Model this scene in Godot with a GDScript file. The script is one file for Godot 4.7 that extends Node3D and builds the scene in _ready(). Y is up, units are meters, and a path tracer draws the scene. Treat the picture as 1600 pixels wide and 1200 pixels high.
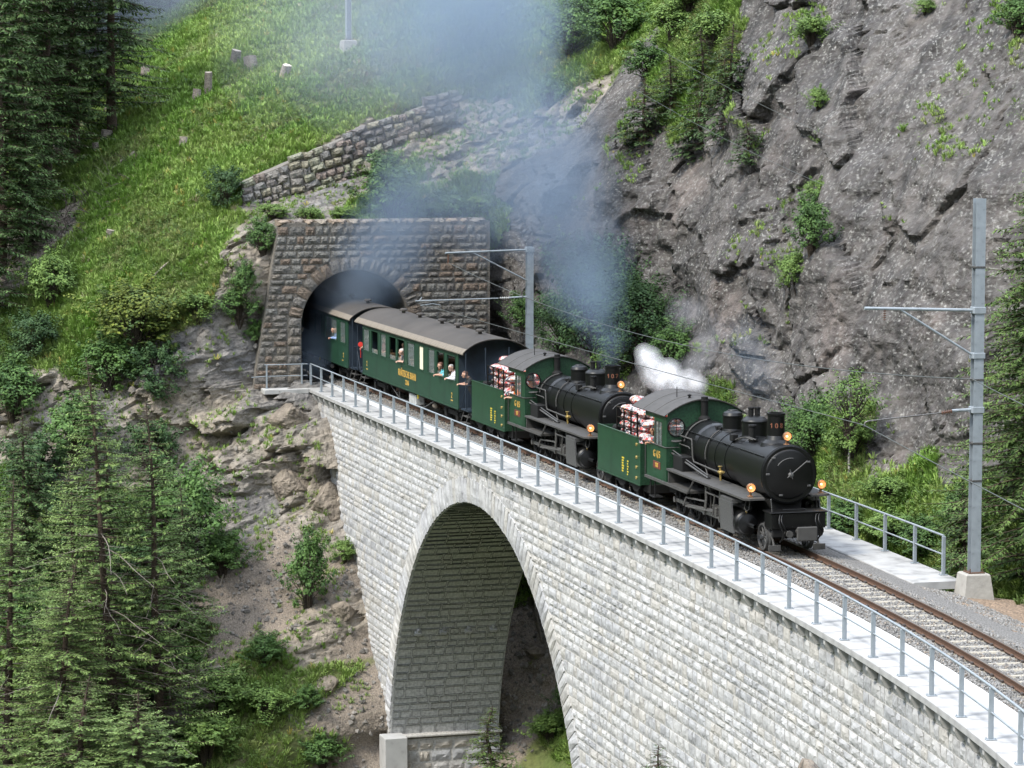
extends Node3D
# A narrow-gauge steam double-header leaving a tunnel on to a curved stone viaduct, with a rock face behind.
# Metres, y up, rail top at y = 0. Places along the line are given as (s, l, h): metres along the track,
# metres to its valley side, metres above the rails.

var rng := RandomNumberGenerator.new()
var counts := {}
var M := {}
var TX := {}


func _ready() -> void:
	rng.seed = 11
	setup_light()
	track_table()
	make_materials()
	build_land()
	build_viaduct()
	build_track()
	build_portal()
	build_dry_wall()
	build_walkways()
	build_masts()
	build_train()
	build_people()
	build_plants()
	build_smoke()


func setup_light() -> void:
	var cam := Camera3D.new()
	cam.name = "camera"
	cam.fov = rad_to_deg(2.0 * atan(600.0 / 4454.6))
	cam.near = 0.5
	cam.far = 1500.0
	add_child(cam)
	cam.position = Vector3(0, 11.0104, 0)
	cam.rotation_degrees = Vector3(-5.4963, 0, 0)
	cam.current = true
	var sky := ProceduralSkyMaterial.new()
	sky.sky_top_color = Color(0.86, 0.90, 0.97)
	sky.sky_horizon_color = Color(0.90, 0.92, 0.95)
	sky.sky_curve = 0.2
	sky.sky_energy_multiplier = 1.15
	sky.ground_bottom_color = Color(0.25, 0.27, 0.2)
	sky.ground_horizon_color = Color(0.45, 0.47, 0.42)
	sky.sun_angle_max = 30.0
	var env := Environment.new()
	env.background_mode = Environment.BG_SKY
	env.sky = Sky.new()
	env.sky.sky_material = sky
	env.tonemap_mode = Environment.TONE_MAPPER_LINEAR
	env.tonemap_exposure = 2.6
	env.sdfgi_enabled = true
	env.ssao_enabled = true
	env.ssil_enabled = true
	env.volumetric_fog_enabled = true
	env.volumetric_fog_density = 0.0
	var we := WorldEnvironment.new()
	we.name = "environment"
	we.environment = env
	add_child(we)
	var sun := DirectionalLight3D.new()
	sun.name = "sun"
	sun.light_energy = 0.6
	sun.light_color = Color(1.0, 0.975, 0.93)
	sun.light_angular_distance = 9.0
	sun.shadow_enabled = true
	sun.sky_mode = DirectionalLight3D.SKY_MODE_LIGHT_ONLY
	add_child(sun)
	sun.look_at_from_position(Vector3.ZERO, Vector3(0.50, -0.78, -0.38), Vector3.UP)


# ---------------------------------------------------------------- the line of the track
const STEP := 0.1
const S0 := -80.0
var path_p := PackedVector2Array()
var path_a := PackedFloat32Array()


func bend(s: float) -> float:
	var c := clampf(s, -48.0, 31.0)
	return deg_to_rad(75.0463) + 0.0023678 * c + 0.0000815305 * c * c + 1.6389e-6 * c * c * c + 1.8779e-8 * c * c * c * c + (s - c) * (0.0115 if s > 0.0 else 0.0)


func track_table() -> void:
	var n := 1400
	path_p.resize(n)
	path_a.resize(n)
	var at := Vector2.ZERO
	var zero := int(-S0 / STEP)
	for i in n:
		var a := bend(S0 + i * STEP)
		path_a[i] = a
		path_p[i] = at
		var m := bend(S0 + (i + 0.5) * STEP)
		at += Vector2(cos(m), sin(m)) * STEP
	var shift := Vector2(5.53865, -76.13309) - path_p[zero]
	for i in n:
		path_p[i] += shift


func frame(s: float, l := 0.0, h := 0.0) -> Transform3D:
	var f := (s - S0) / STEP
	var i := clampi(int(f), 0, path_p.size() - 2)
	var t := f - i
	var p := path_p[i].lerp(path_p[i + 1], t)
	var a := lerpf(path_a[i], path_a[i + 1], t)
	var fw := Vector3(cos(a), 0, sin(a))
	var nr := Vector3(-sin(a), 0, cos(a))
	return Transform3D(Basis(fw, Vector3.UP, nr), Vector3(p.x, h, p.y) + nr * l)


func tp(s: float, l: float, h: float) -> Vector3:
	return frame(s, l, h).origin


func to_track(p: Vector3) -> Vector3:      # (s, h, l)
	var s := -20.0
	for k in 8:
		var f := frame(s)
		s = clampf(s + (p - f.origin).dot(f.basis.x), -75.0, 55.0)
	var g := frame(s)
	return Vector3(s, p.y, (p - g.origin).dot(g.basis.z))


# ---------------------------------------------------------------- meshes
class MB:
	var v := PackedVector3Array()
	var n := PackedVector3Array()
	var c := PackedColorArray()
	var uv := PackedVector2Array()
	var ix := PackedInt32Array()
	var xf := Transform3D()
	var col := Color.WHITE

	func vert(p: Vector3, nr: Vector3) -> int:
		v.append(xf * p)
		n.append((xf.basis * nr).normalized())
		c.append(col)
		return v.size() - 1

	func face(a: int, b: int, d: int) -> void:      # counter-clockwise seen from outside
		ix.append(a)
		ix.append(d)
		ix.append(b)

	func tri(a: Vector3, b: Vector3, d: Vector3) -> void:
		var nr := (b - a).cross(d - a).normalized()
		face(vert(a, nr), vert(b, nr), vert(d, nr))

	func quad(a: Vector3, b: Vector3, d: Vector3, e: Vector3) -> void:
		var nr := (d - a).cross(e - b).normalized()
		var i := vert(a, nr)
		vert(b, nr)
		vert(d, nr)
		vert(e, nr)
		face(i, i + 1, i + 2)
		face(i, i + 2, i + 3)

	func sheet(pts: Array, toward: Vector3) -> void:      # a thin leaf, its true normal turned to one side
		var nr: Vector3 = ((pts[1] as Vector3) - pts[0]).cross((pts[2] as Vector3) - pts[0]).normalized()
		var turned := nr.dot(toward) < 0.0
		if turned:
			nr = -nr
		var i := v.size()
		for p: Vector3 in pts:
			vert(p, nr)
		for k in range(1, pts.size() - 1):
			if turned:
				face(i, i + k + 1, i + k)
			else:
				face(i, i + k, i + k + 1)

	func box(x0: float, x1: float, y0: float, y1: float, z0: float, z1: float) -> void:
		quad(Vector3(x0, y0, z1), Vector3(x1, y0, z1), Vector3(x1, y1, z1), Vector3(x0, y1, z1))
		quad(Vector3(x1, y0, z0), Vector3(x0, y0, z0), Vector3(x0, y1, z0), Vector3(x1, y1, z0))
		quad(Vector3(x1, y0, z1), Vector3(x1, y0, z0), Vector3(x1, y1, z0), Vector3(x1, y1, z1))
		quad(Vector3(x0, y0, z0), Vector3(x0, y0, z1), Vector3(x0, y1, z1), Vector3(x0, y1, z0))
		quad(Vector3(x0, y1, z1), Vector3(x1, y1, z1), Vector3(x1, y1, z0), Vector3(x0, y1, z0))
		quad(Vector3(x0, y0, z0), Vector3(x1, y0, z0), Vector3(x1, y0, z1), Vector3(x0, y0, z1))

	func cbox(x0: float, x1: float, y0: float, y1: float, z0: float, z1: float, k: float) -> void:      # chamfered
		var lo := Vector3(x0, y0, z0)
		var hi := Vector3(x1, y1, z1)
		var mid := (lo + hi) / 2.0
		var hf := (hi - lo) / 2.0
		var ax: Array[Vector3] = [Vector3.RIGHT, Vector3.UP, Vector3.BACK]
		for d in 3:
			for sg: float in [-1.0, 1.0]:
				var w: Vector3 = ax[d] * sg
				var p: Vector3 = ax[(d + 1) % 3]
				var q: Vector3 = ax[(d + 2) % 3] * sg
				var o: Vector3 = mid + w * hf[d]
				var a: float = hf[(d + 1) % 3] - k
				var b: float = hf[(d + 2) % 3] - k
				quad(o - p * a - q * b, o + p * a - q * b, o + p * a + q * b, o - p * a + q * b)
		for d in 3:
			var e := (d + 1) % 3
			var g := (d + 2) % 3
			for s1: float in [-1.0, 1.0]:
				for s2: float in [-1.0, 1.0]:
					var A: Vector3 = mid + ax[d] * s1 * hf[d] + ax[e] * s2 * (hf[e] - k)
					var B: Vector3 = mid + ax[d] * s1 * (hf[d] - k) + ax[e] * s2 * hf[e]
					var L: Vector3 = ax[g] * (hf[g] - k)
					if s1 * s2 > 0.0:
						quad(A - L, B - L, B + L, A + L)
					else:
						quad(B - L, A - L, A + L, B + L)
		for s1: float in [-1.0, 1.0]:
			for s2: float in [-1.0, 1.0]:
				for s3: float in [-1.0, 1.0]:
					var sv := Vector3(s1, s2, s3)
					var X := mid + sv * Vector3(hf.x, hf.y - k, hf.z - k)
					var Y := mid + sv * Vector3(hf.x - k, hf.y, hf.z - k)
					var Z := mid + sv * Vector3(hf.x - k, hf.y - k, hf.z)
					if s1 * s2 * s3 > 0.0:
						tri(X, Y, Z)
					else:
						tri(X, Z, Y)

	func tube(pts: PackedVector3Array, r: float, seg := 6, r1 := -1.0, caps := true) -> void:
		if pts.size() < 2:
			return
		var t0 := (pts[1] - pts[0]).normalized()
		var side := t0.cross(Vector3.UP if absf(t0.y) < 0.9 else Vector3.RIGHT).normalized()
		var rings: Array[int] = []
		for i in pts.size():
			var t := (pts[mini(i + 1, pts.size() - 1)] - pts[maxi(i - 1, 0)]).normalized()
			side = (side - t * side.dot(t)).normalized()
			var up := t.cross(side).normalized()
			var rr := r if r1 < 0.0 else lerpf(r, r1, float(i) / (pts.size() - 1))
			rings.append(v.size())
			for k in seg:
				var a := TAU * k / seg
				var d := side * cos(a) + up * sin(a)
				vert(pts[i] + d * rr, d)
		for i in pts.size() - 1:
			for k in seg:
				var k1 := (k + 1) % seg
				face(rings[i] + k, rings[i] + k1, rings[i + 1] + k1)
				face(rings[i] + k, rings[i + 1] + k1, rings[i + 1] + k)
		if caps:
			for e in [0, pts.size() - 1]:
				var t := (pts[1] - pts[0]).normalized() if e == 0 else (pts[e] - pts[e - 1]).normalized()
				var nr: Vector3 = -t if e == 0 else t
				var ids: Array[int] = []
				for k in seg:
					v.append(v[rings[e] + k])
					n.append((xf.basis * nr).normalized())
					c.append(col)
					ids.append(v.size() - 1)
				for k in range(1, seg - 1):
					if e == 0:
						face(ids[0], ids[k + 1], ids[k])
					else:
						face(ids[0], ids[k], ids[k + 1])

	func rod(a: Vector3, b: Vector3, r: float, seg := 8, r1 := -1.0) -> void:
		tube(PackedVector3Array([a, b]), r, seg, r1)

	# profile points (radius, distance along axis); axis from `at` along `dir`
	func lathe(at: Vector3, dir: Vector3, prof: Array, seg := 24, smooth := false) -> void:
		var w := dir.normalized()
		var p := w.cross(Vector3.UP if absf(w.y) < 0.9 else Vector3.RIGHT).normalized()
		var q := w.cross(p)
		for i in prof.size() - 1:
			var a: Vector2 = prof[i]
			var b: Vector2 = prof[i + 1]
			var d := b - a
			var na := Vector2(d.y, -d.x).normalized()
			var nb := na
			if smooth:
				if i > 0:
					var e: Vector2 = a - prof[i - 1]
					na = (na + Vector2(e.y, -e.x).normalized()).normalized()
				if i < prof.size() - 2:
					var e2: Vector2 = prof[i + 2] - b
					nb = (nb + Vector2(e2.y, -e2.x).normalized()).normalized()
			var first := v.size()
			for k in seg:
				var g := TAU * k / seg
				var o := p * cos(g) + q * sin(g)
				vert(at + o * a.x + w * a.y, o * na.x + w * na.y)
				vert(at + o * b.x + w * b.y, o * nb.x + w * nb.y)
			for k in seg:
				var i0 := first + 2 * k
				var i1 := first + 2 * ((k + 1) % seg)
				face(i0, i1, i1 + 1)
				face(i0, i1 + 1, i0 + 1)

	# polygon in (x, y), drawn out from z0 to z1
	func prism(poly: PackedVector2Array, z0: float, z1: float) -> void:
		var P := poly
		var area := 0.0
		for i in P.size():
			area += P[i].cross(P[(i + 1) % P.size()])
		if area < 0.0:
			P.reverse()
		var t := Geometry2D.triangulate_polygon(P)
		for i in range(0, t.size(), 3):
			var a := P[t[i]]
			var b := P[t[i + 1]]
			var d := P[t[i + 2]]
			if (b - a).cross(d - a) < 0.0:
				var k := b
				b = d
				d = k
			tri(Vector3(a.x, a.y, z1), Vector3(b.x, b.y, z1), Vector3(d.x, d.y, z1))
			tri(Vector3(a.x, a.y, z0), Vector3(d.x, d.y, z0), Vector3(b.x, b.y, z0))
		for i in P.size():
			var a := P[i]
			var b := P[(i + 1) % P.size()]
			quad(Vector3(a.x, a.y, z0), Vector3(b.x, b.y, z0), Vector3(b.x, b.y, z1), Vector3(a.x, a.y, z1))

	func ball(at: Vector3, r: Vector3, rows := 6, seg := 10) -> void:
		var first := v.size()
		for i in rows + 1:
			var p := PI * i / rows
			for k in seg:
				var a := TAU * k / seg
				var d := Vector3(sin(p) * cos(a), cos(p), sin(p) * sin(a))
				vert(at + d * r, d / r)
		for i in rows:
			for k in seg:
				var k1 := (k + 1) % seg
				face(first + i * seg + k, first + i * seg + k1, first + (i + 1) * seg + k1)
				face(first + i * seg + k, first + (i + 1) * seg + k1, first + (i + 1) * seg + k)

	func mesh() -> ArrayMesh:
		var m := ArrayMesh.new()
		if v.is_empty():
			return m
		var arr := []
		arr.resize(Mesh.ARRAY_MAX)
		arr[Mesh.ARRAY_VERTEX] = v
		arr[Mesh.ARRAY_NORMAL] = n
		arr[Mesh.ARRAY_COLOR] = c
		if uv.size() == v.size():
			arr[Mesh.ARRAY_TEX_UV] = uv
		arr[Mesh.ARRAY_INDEX] = ix
		m.add_surface_from_arrays(Mesh.PRIMITIVE_TRIANGLES, arr)
		return m


func numbered(parent: Node, called: String) -> String:
	var key := str(parent.get_instance_id()) + called
	var k: int = counts.get(key, 0)
	counts[key] = k + 1
	return called if k == 0 else "%s_%03d" % [called, k]


func put(mesh: Mesh, called: String, m: Material, parent: Node = self, at := Transform3D()) -> MeshInstance3D:
	var o := MeshInstance3D.new()
	o.mesh = mesh
	o.material_override = m
	o.name = numbered(parent, called)
	o.transform = at
	parent.add_child(o, true)
	return o


func add(mb: MB, called: String, m: Material, parent: Node = self) -> MeshInstance3D:
	return put(mb.mesh(), called, m, parent)


func tag(o: Node, label: String, category: String, group := "", kind := "") -> Node:
	if label:
		o.set_meta("label", label)
	if category:
		o.set_meta("category", category)
	if group:
		o.set_meta("group", group)
	if kind:
		o.set_meta("kind", kind)
	return o


func thing(called: String, label: String, category: String, at := Transform3D(), group := "") -> Node3D:
	var o := Node3D.new()
	o.name = numbered(self, called)
	o.transform = at
	add_child(o, true)
	tag(o, label, category, group)
	return o


func scatter(called: String, mesh: Mesh, m: Material, places: Array, tints: PackedColorArray, parent: Node = self) -> MultiMeshInstance3D:
	var mm := MultiMesh.new()
	mm.transform_format = MultiMesh.TRANSFORM_3D
	mm.use_colors = tints.size() > 0
	mm.mesh = mesh
	mm.instance_count = places.size()
	for i in places.size():
		mm.set_instance_transform(i, places[i])
		if tints.size():
			mm.set_instance_color(i, tints[i])
	var o := MultiMeshInstance3D.new()
	o.multimesh = mm
	o.material_override = m
	o.name = numbered(parent, called)
	parent.add_child(o, true)
	o.set_meta("kind", "stuff")
	return o


# ---------------------------------------------------------------- materials
func lin(r: float, g: float, b: float) -> Color:
	return Color(r, g, b).linear_to_srgb()


func ntex(key: String, freq: float, ramp: Array, octaves := 4, kind := FastNoiseLite.TYPE_SIMPLEX_SMOOTH, size := 512, warp := 0.0, ret := FastNoiseLite.RETURN_DISTANCE) -> NoiseTexture2D:
	if TX.has(key):
		return TX[key]
	var f := FastNoiseLite.new()
	f.seed = hash(key) % 10000
	f.noise_type = kind
	f.frequency = freq
	f.fractal_octaves = octaves
	f.cellular_return_type = ret
	if kind == FastNoiseLite.TYPE_CELLULAR:
		f.fractal_type = FastNoiseLite.FRACTAL_NONE if octaves <= 1 else FastNoiseLite.FRACTAL_FBM
	if warp > 0.0:
		f.domain_warp_enabled = true
		f.domain_warp_amplitude = warp
		f.domain_warp_frequency = freq * 1.5
	var t := NoiseTexture2D.new()
	t.width = size
	t.height = size
	t.seamless = true
	t.noise = f
	if ramp.size():
		var g := Gradient.new()
		var offs := PackedFloat32Array()
		var cols := PackedColorArray()
		for k in ramp:
			offs.append(k[0])
			cols.append(k[1])
		g.offsets = offs
		g.colors = cols
		t.color_ramp = g
	TX[key] = t
	return t


func grey(a: float) -> Color:
	return Color(a, a, a)


func mat(key: String, color: Color, rough := 0.8, metal := 0.0, tex: Texture2D = null, scale := 1.0, bump: Texture2D = null, bump_cm := 0.0) -> StandardMaterial3D:
	var m := StandardMaterial3D.new()
	m.resource_name = key
	m.albedo_color = color
	m.roughness = rough
	m.metallic = metal
	if tex or bump:
		m.uv1_triplanar = true
		m.uv1_scale = Vector3.ONE * scale
		m.albedo_texture = tex
	if bump:
		m.heightmap_enabled = true
		m.heightmap_texture = bump
		m.heightmap_scale = bump_cm
	M[key] = m
	return m


func tinted(key: String, rough := 0.9, tex: Texture2D = null, scale := 1.0, bump: Texture2D = null, bump_cm := 0.0, world := false) -> StandardMaterial3D:
	var m := mat(key, Color.WHITE, rough, 0.0, tex, scale, bump, bump_cm)
	m.vertex_color_use_as_albedo = true
	m.uv1_world_triplanar = world
	return m


func make_materials() -> void:
	var W := Color.WHITE
	var fine := ntex("fine_grain", 0.02, [[0.0, grey(0.62)], [0.5, grey(0.86)], [1.0, W]], 6)
	var fineb := ntex("fine_bump", 0.02, [], 6)
	var rockt := ntex("rock_tone", 0.009, [[0.0, grey(0.45)], [0.35, grey(0.72)], [0.6, grey(0.9)], [1.0, W]], 7, FastNoiseLite.TYPE_SIMPLEX_SMOOTH, 1024)
	var rockb := ntex("rock_bump", 0.012, [], 7, FastNoiseLite.TYPE_SIMPLEX, 1024)
	var r := tinted("rock", 0.92, rockt, 0.22, rockb, 14.0, true)
	r.vertex_color_use_as_albedo = true
	var c := tinted("cliff", 0.9, rockt, 0.16, rockb, 13.0, true)
	# pale lichen in spots of many sizes
	var lich := ntex("lichen", 0.04, [[0.0, Color(0.74, 0.73, 0.70, 1)], [0.22, Color(0.60, 0.59, 0.57, 0.9)], [0.31, Color(0.6, 0.6, 0.57, 0.0)], [1.0, Color(0.5, 0.5, 0.5, 0.0)]], 3, FastNoiseLite.TYPE_CELLULAR, 1024, 14.0)
	c.detail_enabled = true
	c.detail_albedo = lich
	c.detail_mask = ntex("lichen_mask", 0.008, [[0.0, grey(0.0)], [0.36, grey(0.15)], [0.58, grey(0.95)], [1.0, W]], 6)
	c.detail_uv_layer = BaseMaterial3D.DETAIL_UV_2
	c.uv2_triplanar = true
	c.uv2_world_triplanar = true
	c.uv2_scale = Vector3(0.16, 0.16, 0.075)
	c.uv1_scale = Vector3(0.16, 0.16, 0.11)
	tinted("earth", 0.95, ntex("earth_tone", 0.03, [[0.0, grey(0.5)], [0.45, grey(0.85)], [0.7, W], [1.0, Color(1, 0.98, 0.94)]], 7, FastNoiseLite.TYPE_SIMPLEX, 1024), 0.35, rockb, 5.0, true)
	tinted("grass_ground", 0.95, fine, 0.5, fineb, 4.0, true)
	tinted("forest_floor", 0.95, fine, 0.4, fineb, 5.0, true)
	tinted("stone", 0.9, ntex("stone_tone", 0.007, [[0.0, grey(0.62)], [0.4, grey(0.86)], [1.0, W]], 6), 0.45, rockb, 1.2, true)
	tinted("stone_dark", 0.9, rockt, 0.9, rockb, 2.5, true)
	mat("mortar", lin(0.5902, 0.5712, 0.5331), 0.95, 0.0, fine, 0.8, fineb, 1.0)
	mat("mortar_light", lin(0.66, 0.65, 0.62), 0.95, 0.0, fine, 0.8)
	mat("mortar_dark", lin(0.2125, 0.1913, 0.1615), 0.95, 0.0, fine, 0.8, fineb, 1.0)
	var stain := ntex("stain", 0.006, [[0.0, grey(0.72)], [0.4, grey(0.92)], [1.0, W]], 6)
	mat("concrete", lin(0.4400, 0.4356, 0.4180), 0.85, 0.0, stain, 0.35, fineb, 0.25)
	mat("concrete_white", lin(0.5518, 0.5518, 0.5392), 0.8, 0.0, ntex("clean", 0.01, [[0.0, grey(0.9)], [1.0, W]], 5), 0.5)
	mat("concrete_slab", lin(0.3784, 0.3746, 0.3633), 0.85, 0.0, ntex("slab_tone", 0.012, [[0.0, grey(0.70)], [0.35, grey(0.88)], [0.6, grey(0.96)], [1.0, W]], 7), 0.22)
	mat("concrete_old", lin(0.3696, 0.3520, 0.3168), 0.92, 0.0, stain, 0.7, fineb, 0.6)
	mat("galvanised", lin(0.2728, 0.3080, 0.3344), 0.5, 0.0, stain, 0.9)
	mat("rail_rust", lin(0.1312, 0.0697, 0.0410), 0.85, 0.0, fine, 2.0)
	mat("rail_top", lin(0.30, 0.27, 0.24), 0.4, 0.6, fine, 2.0)
	mat("sleeper", lin(0.3772, 0.3444, 0.2788), 0.9, 0.0, stain, 1.3)
	mat("clip", lin(0.05, 0.04, 0.035), 0.8)
	tinted("ballast", 0.95, fine, 3.0, fineb, 1.0)
	tinted("ballast_bed", 0.95, rockt, 1.6, rockb, 6.0, true)
	mat("black", lin(0.0033, 0.0033, 0.0033), 0.42, 0.0, stain, 0.7)
	mat("black_matt", lin(0.0049, 0.0047, 0.0045), 0.8, 0.0, stain, 0.7)
	mat("black_dusty", lin(0.0574, 0.0549, 0.0508), 0.8, 0.0, stain, 1.1)
	mat("boiler", lin(0.0049, 0.0051, 0.0053), 0.34, 0.0, stain, 0.8)
	mat("green", lin(0.0115, 0.0525, 0.0230), 0.42, 0.0, stain, 0.6)
	mat("green_dark", lin(0.0168, 0.0630, 0.0283), 0.5, 0.0, ntex("peel", 0.03, [[0.0, grey(0.35)], [0.4, grey(0.8)], [1.0, W]], 6), 0.8)
	mat("coach_green", lin(0.0147, 0.0557, 0.0305), 0.45, 0.0, stain, 0.5)
	mat("cab_roof", lin(0.0574, 0.0533, 0.0492), 0.7, 0.0, stain, 0.9)
	mat("coach_roof", lin(0.0697, 0.0615, 0.0541), 0.85, 0.0, ntex("soot", 0.006, [[0.0, grey(0.72)], [0.5, grey(0.88)], [1.0, W]], 6), 0.11)
	mat("roof_edge", lin(0.1968, 0.1681, 0.1312), 0.85, 0.0, stain, 1.0)
	mat("steel", lin(0.22, 0.21, 0.20), 0.42, 0.7, fine, 2.0)
	mat("steel_dull", lin(0.12, 0.118, 0.115), 0.55, 0.3, fine, 2.0)
	mat("copper", lin(0.42, 0.24, 0.14), 0.4, 0.8)
	mat("brass", lin(0.45, 0.32, 0.11), 0.4, 0.7)
	mat("gold_paint", lin(0.50, 0.30, 0.06), 0.6)
	mat("yellow_paint", lin(0.55, 0.42, 0.03), 0.6)
	mat("rust_paint", lin(0.17, 0.06, 0.03), 0.7)
	mat("red_plate", lin(0.12, 0.03, 0.02), 0.6)
	mat("red", lin(0.55, 0.03, 0.02), 0.5)
	mat("grey_box", lin(0.42, 0.43, 0.42), 0.7, 0.0, stain, 1.0)
	mat("interior", lin(0.03, 0.028, 0.025), 0.9)
	mat("wood_in", lin(0.16, 0.10, 0.055), 0.7)
	mat("blue_end", lin(0.0164, 0.0287, 0.0451), 0.6, 0.0, stain, 0.6)
	mat("frosted", lin(0.72, 0.68, 0.52), 0.6)
	var gl := mat("glass", Color(0.75, 0.82, 0.8, 0.12), 0.05)
	gl.transparency = BaseMaterial3D.TRANSPARENCY_ALPHA
	var lamp := mat("lamp_glow", lin(0.36, 0.21, 0.11), 0.3)
	lamp.emission_enabled = true
	lamp.emission = Color(1.0, 0.62, 0.30)
	lamp.emission_energy_multiplier = 0.015
	var hot := mat("lamp_bulb", lin(0.9, 0.8, 0.6), 0.3)
	hot.emission_enabled = true
	hot.emission = Color(1.0, 0.86, 0.58)
	hot.emission_energy_multiplier = 0.5
	mat("lamp_dish", lin(0.55, 0.36, 0.22), 0.35, 0.5)
	tinted("bag", 0.55)
	tinted("person", 0.8)
	mat("insulator", lin(0.10, 0.055, 0.04), 0.25)
	mat("wire", lin(0.09, 0.10, 0.095), 0.5, 0.3)
	tinted("bark", 0.95, rockt, 1.4, rockb, 3.0)
	var lf := tinted("leaf", 0.75)
	lf.backlight_enabled = true
	lf.backlight = Color(0.5, 0.5, 0.5)
	var nd := tinted("needle", 0.8)
	nd.backlight_enabled = true
	nd.backlight = Color(0.25, 0.25, 0.25)
	var gr := tinted("grass", 0.8)
	gr.backlight_enabled = true
	gr.backlight = Color(0.5, 0.5, 0.5)
	tinted("dead_wood", 0.95, rockt, 1.5)
	for key: String in ["boiler", "black", "black_matt"]:
		M[key].metallic_specular = 0.42
	var st := mat("steam_body", Color(0.85, 0.85, 0.86, 0.22), 1.0)
	st.transparency = BaseMaterial3D.TRANSPARENCY_ALPHA
	var sv := mat("steam_veil", Color(0.85, 0.85, 0.86, 0.08), 1.0)
	sv.transparency = BaseMaterial3D.TRANSPARENCY_ALPHA
	tinted("scree", 0.95, rockt, 2.0, rockb, 2.0)


# ---------------------------------------------------------------- the mountainside
# One surface carries the whole slope: for each (u, y) a reach w towards the valley, laid smoothly through surveyed points
# (thin-plate spline), then broken up by rock relief. u runs along the slope, w points out of it.
const TURN := deg_to_rad(40.0)
const GU := -128.0
const GY := -19.0
const GS := 0.6
const NU := 176
const NY := 76
var land_p: Array[Vector3] = []      # (u, y, w)
var land_k: Array[int] = []
var land_w := PackedFloat32Array()
var land_m: Array[PackedFloat32Array] = []
var nz := {}
const GRASS := 0
const ROCK := 1
const CLIFF := 2
const EARTH := 3
const FOREST := 4


func to_u(p: Vector3) -> Vector3:
	return Vector3(p.x * cos(TURN) + p.z * sin(TURN), p.y, -p.x * sin(TURN) + p.z * cos(TURN))


func from_u(q: Vector3) -> Vector3:
	return Vector3(q.x * cos(TURN) - q.z * sin(TURN), q.y, q.x * sin(TURN) + q.z * cos(TURN))


func land(x: float, y: float, z: float, kind: int) -> void:
	land_p.append(to_u(Vector3(x, y, z)))
	land_k.append(kind)


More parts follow.
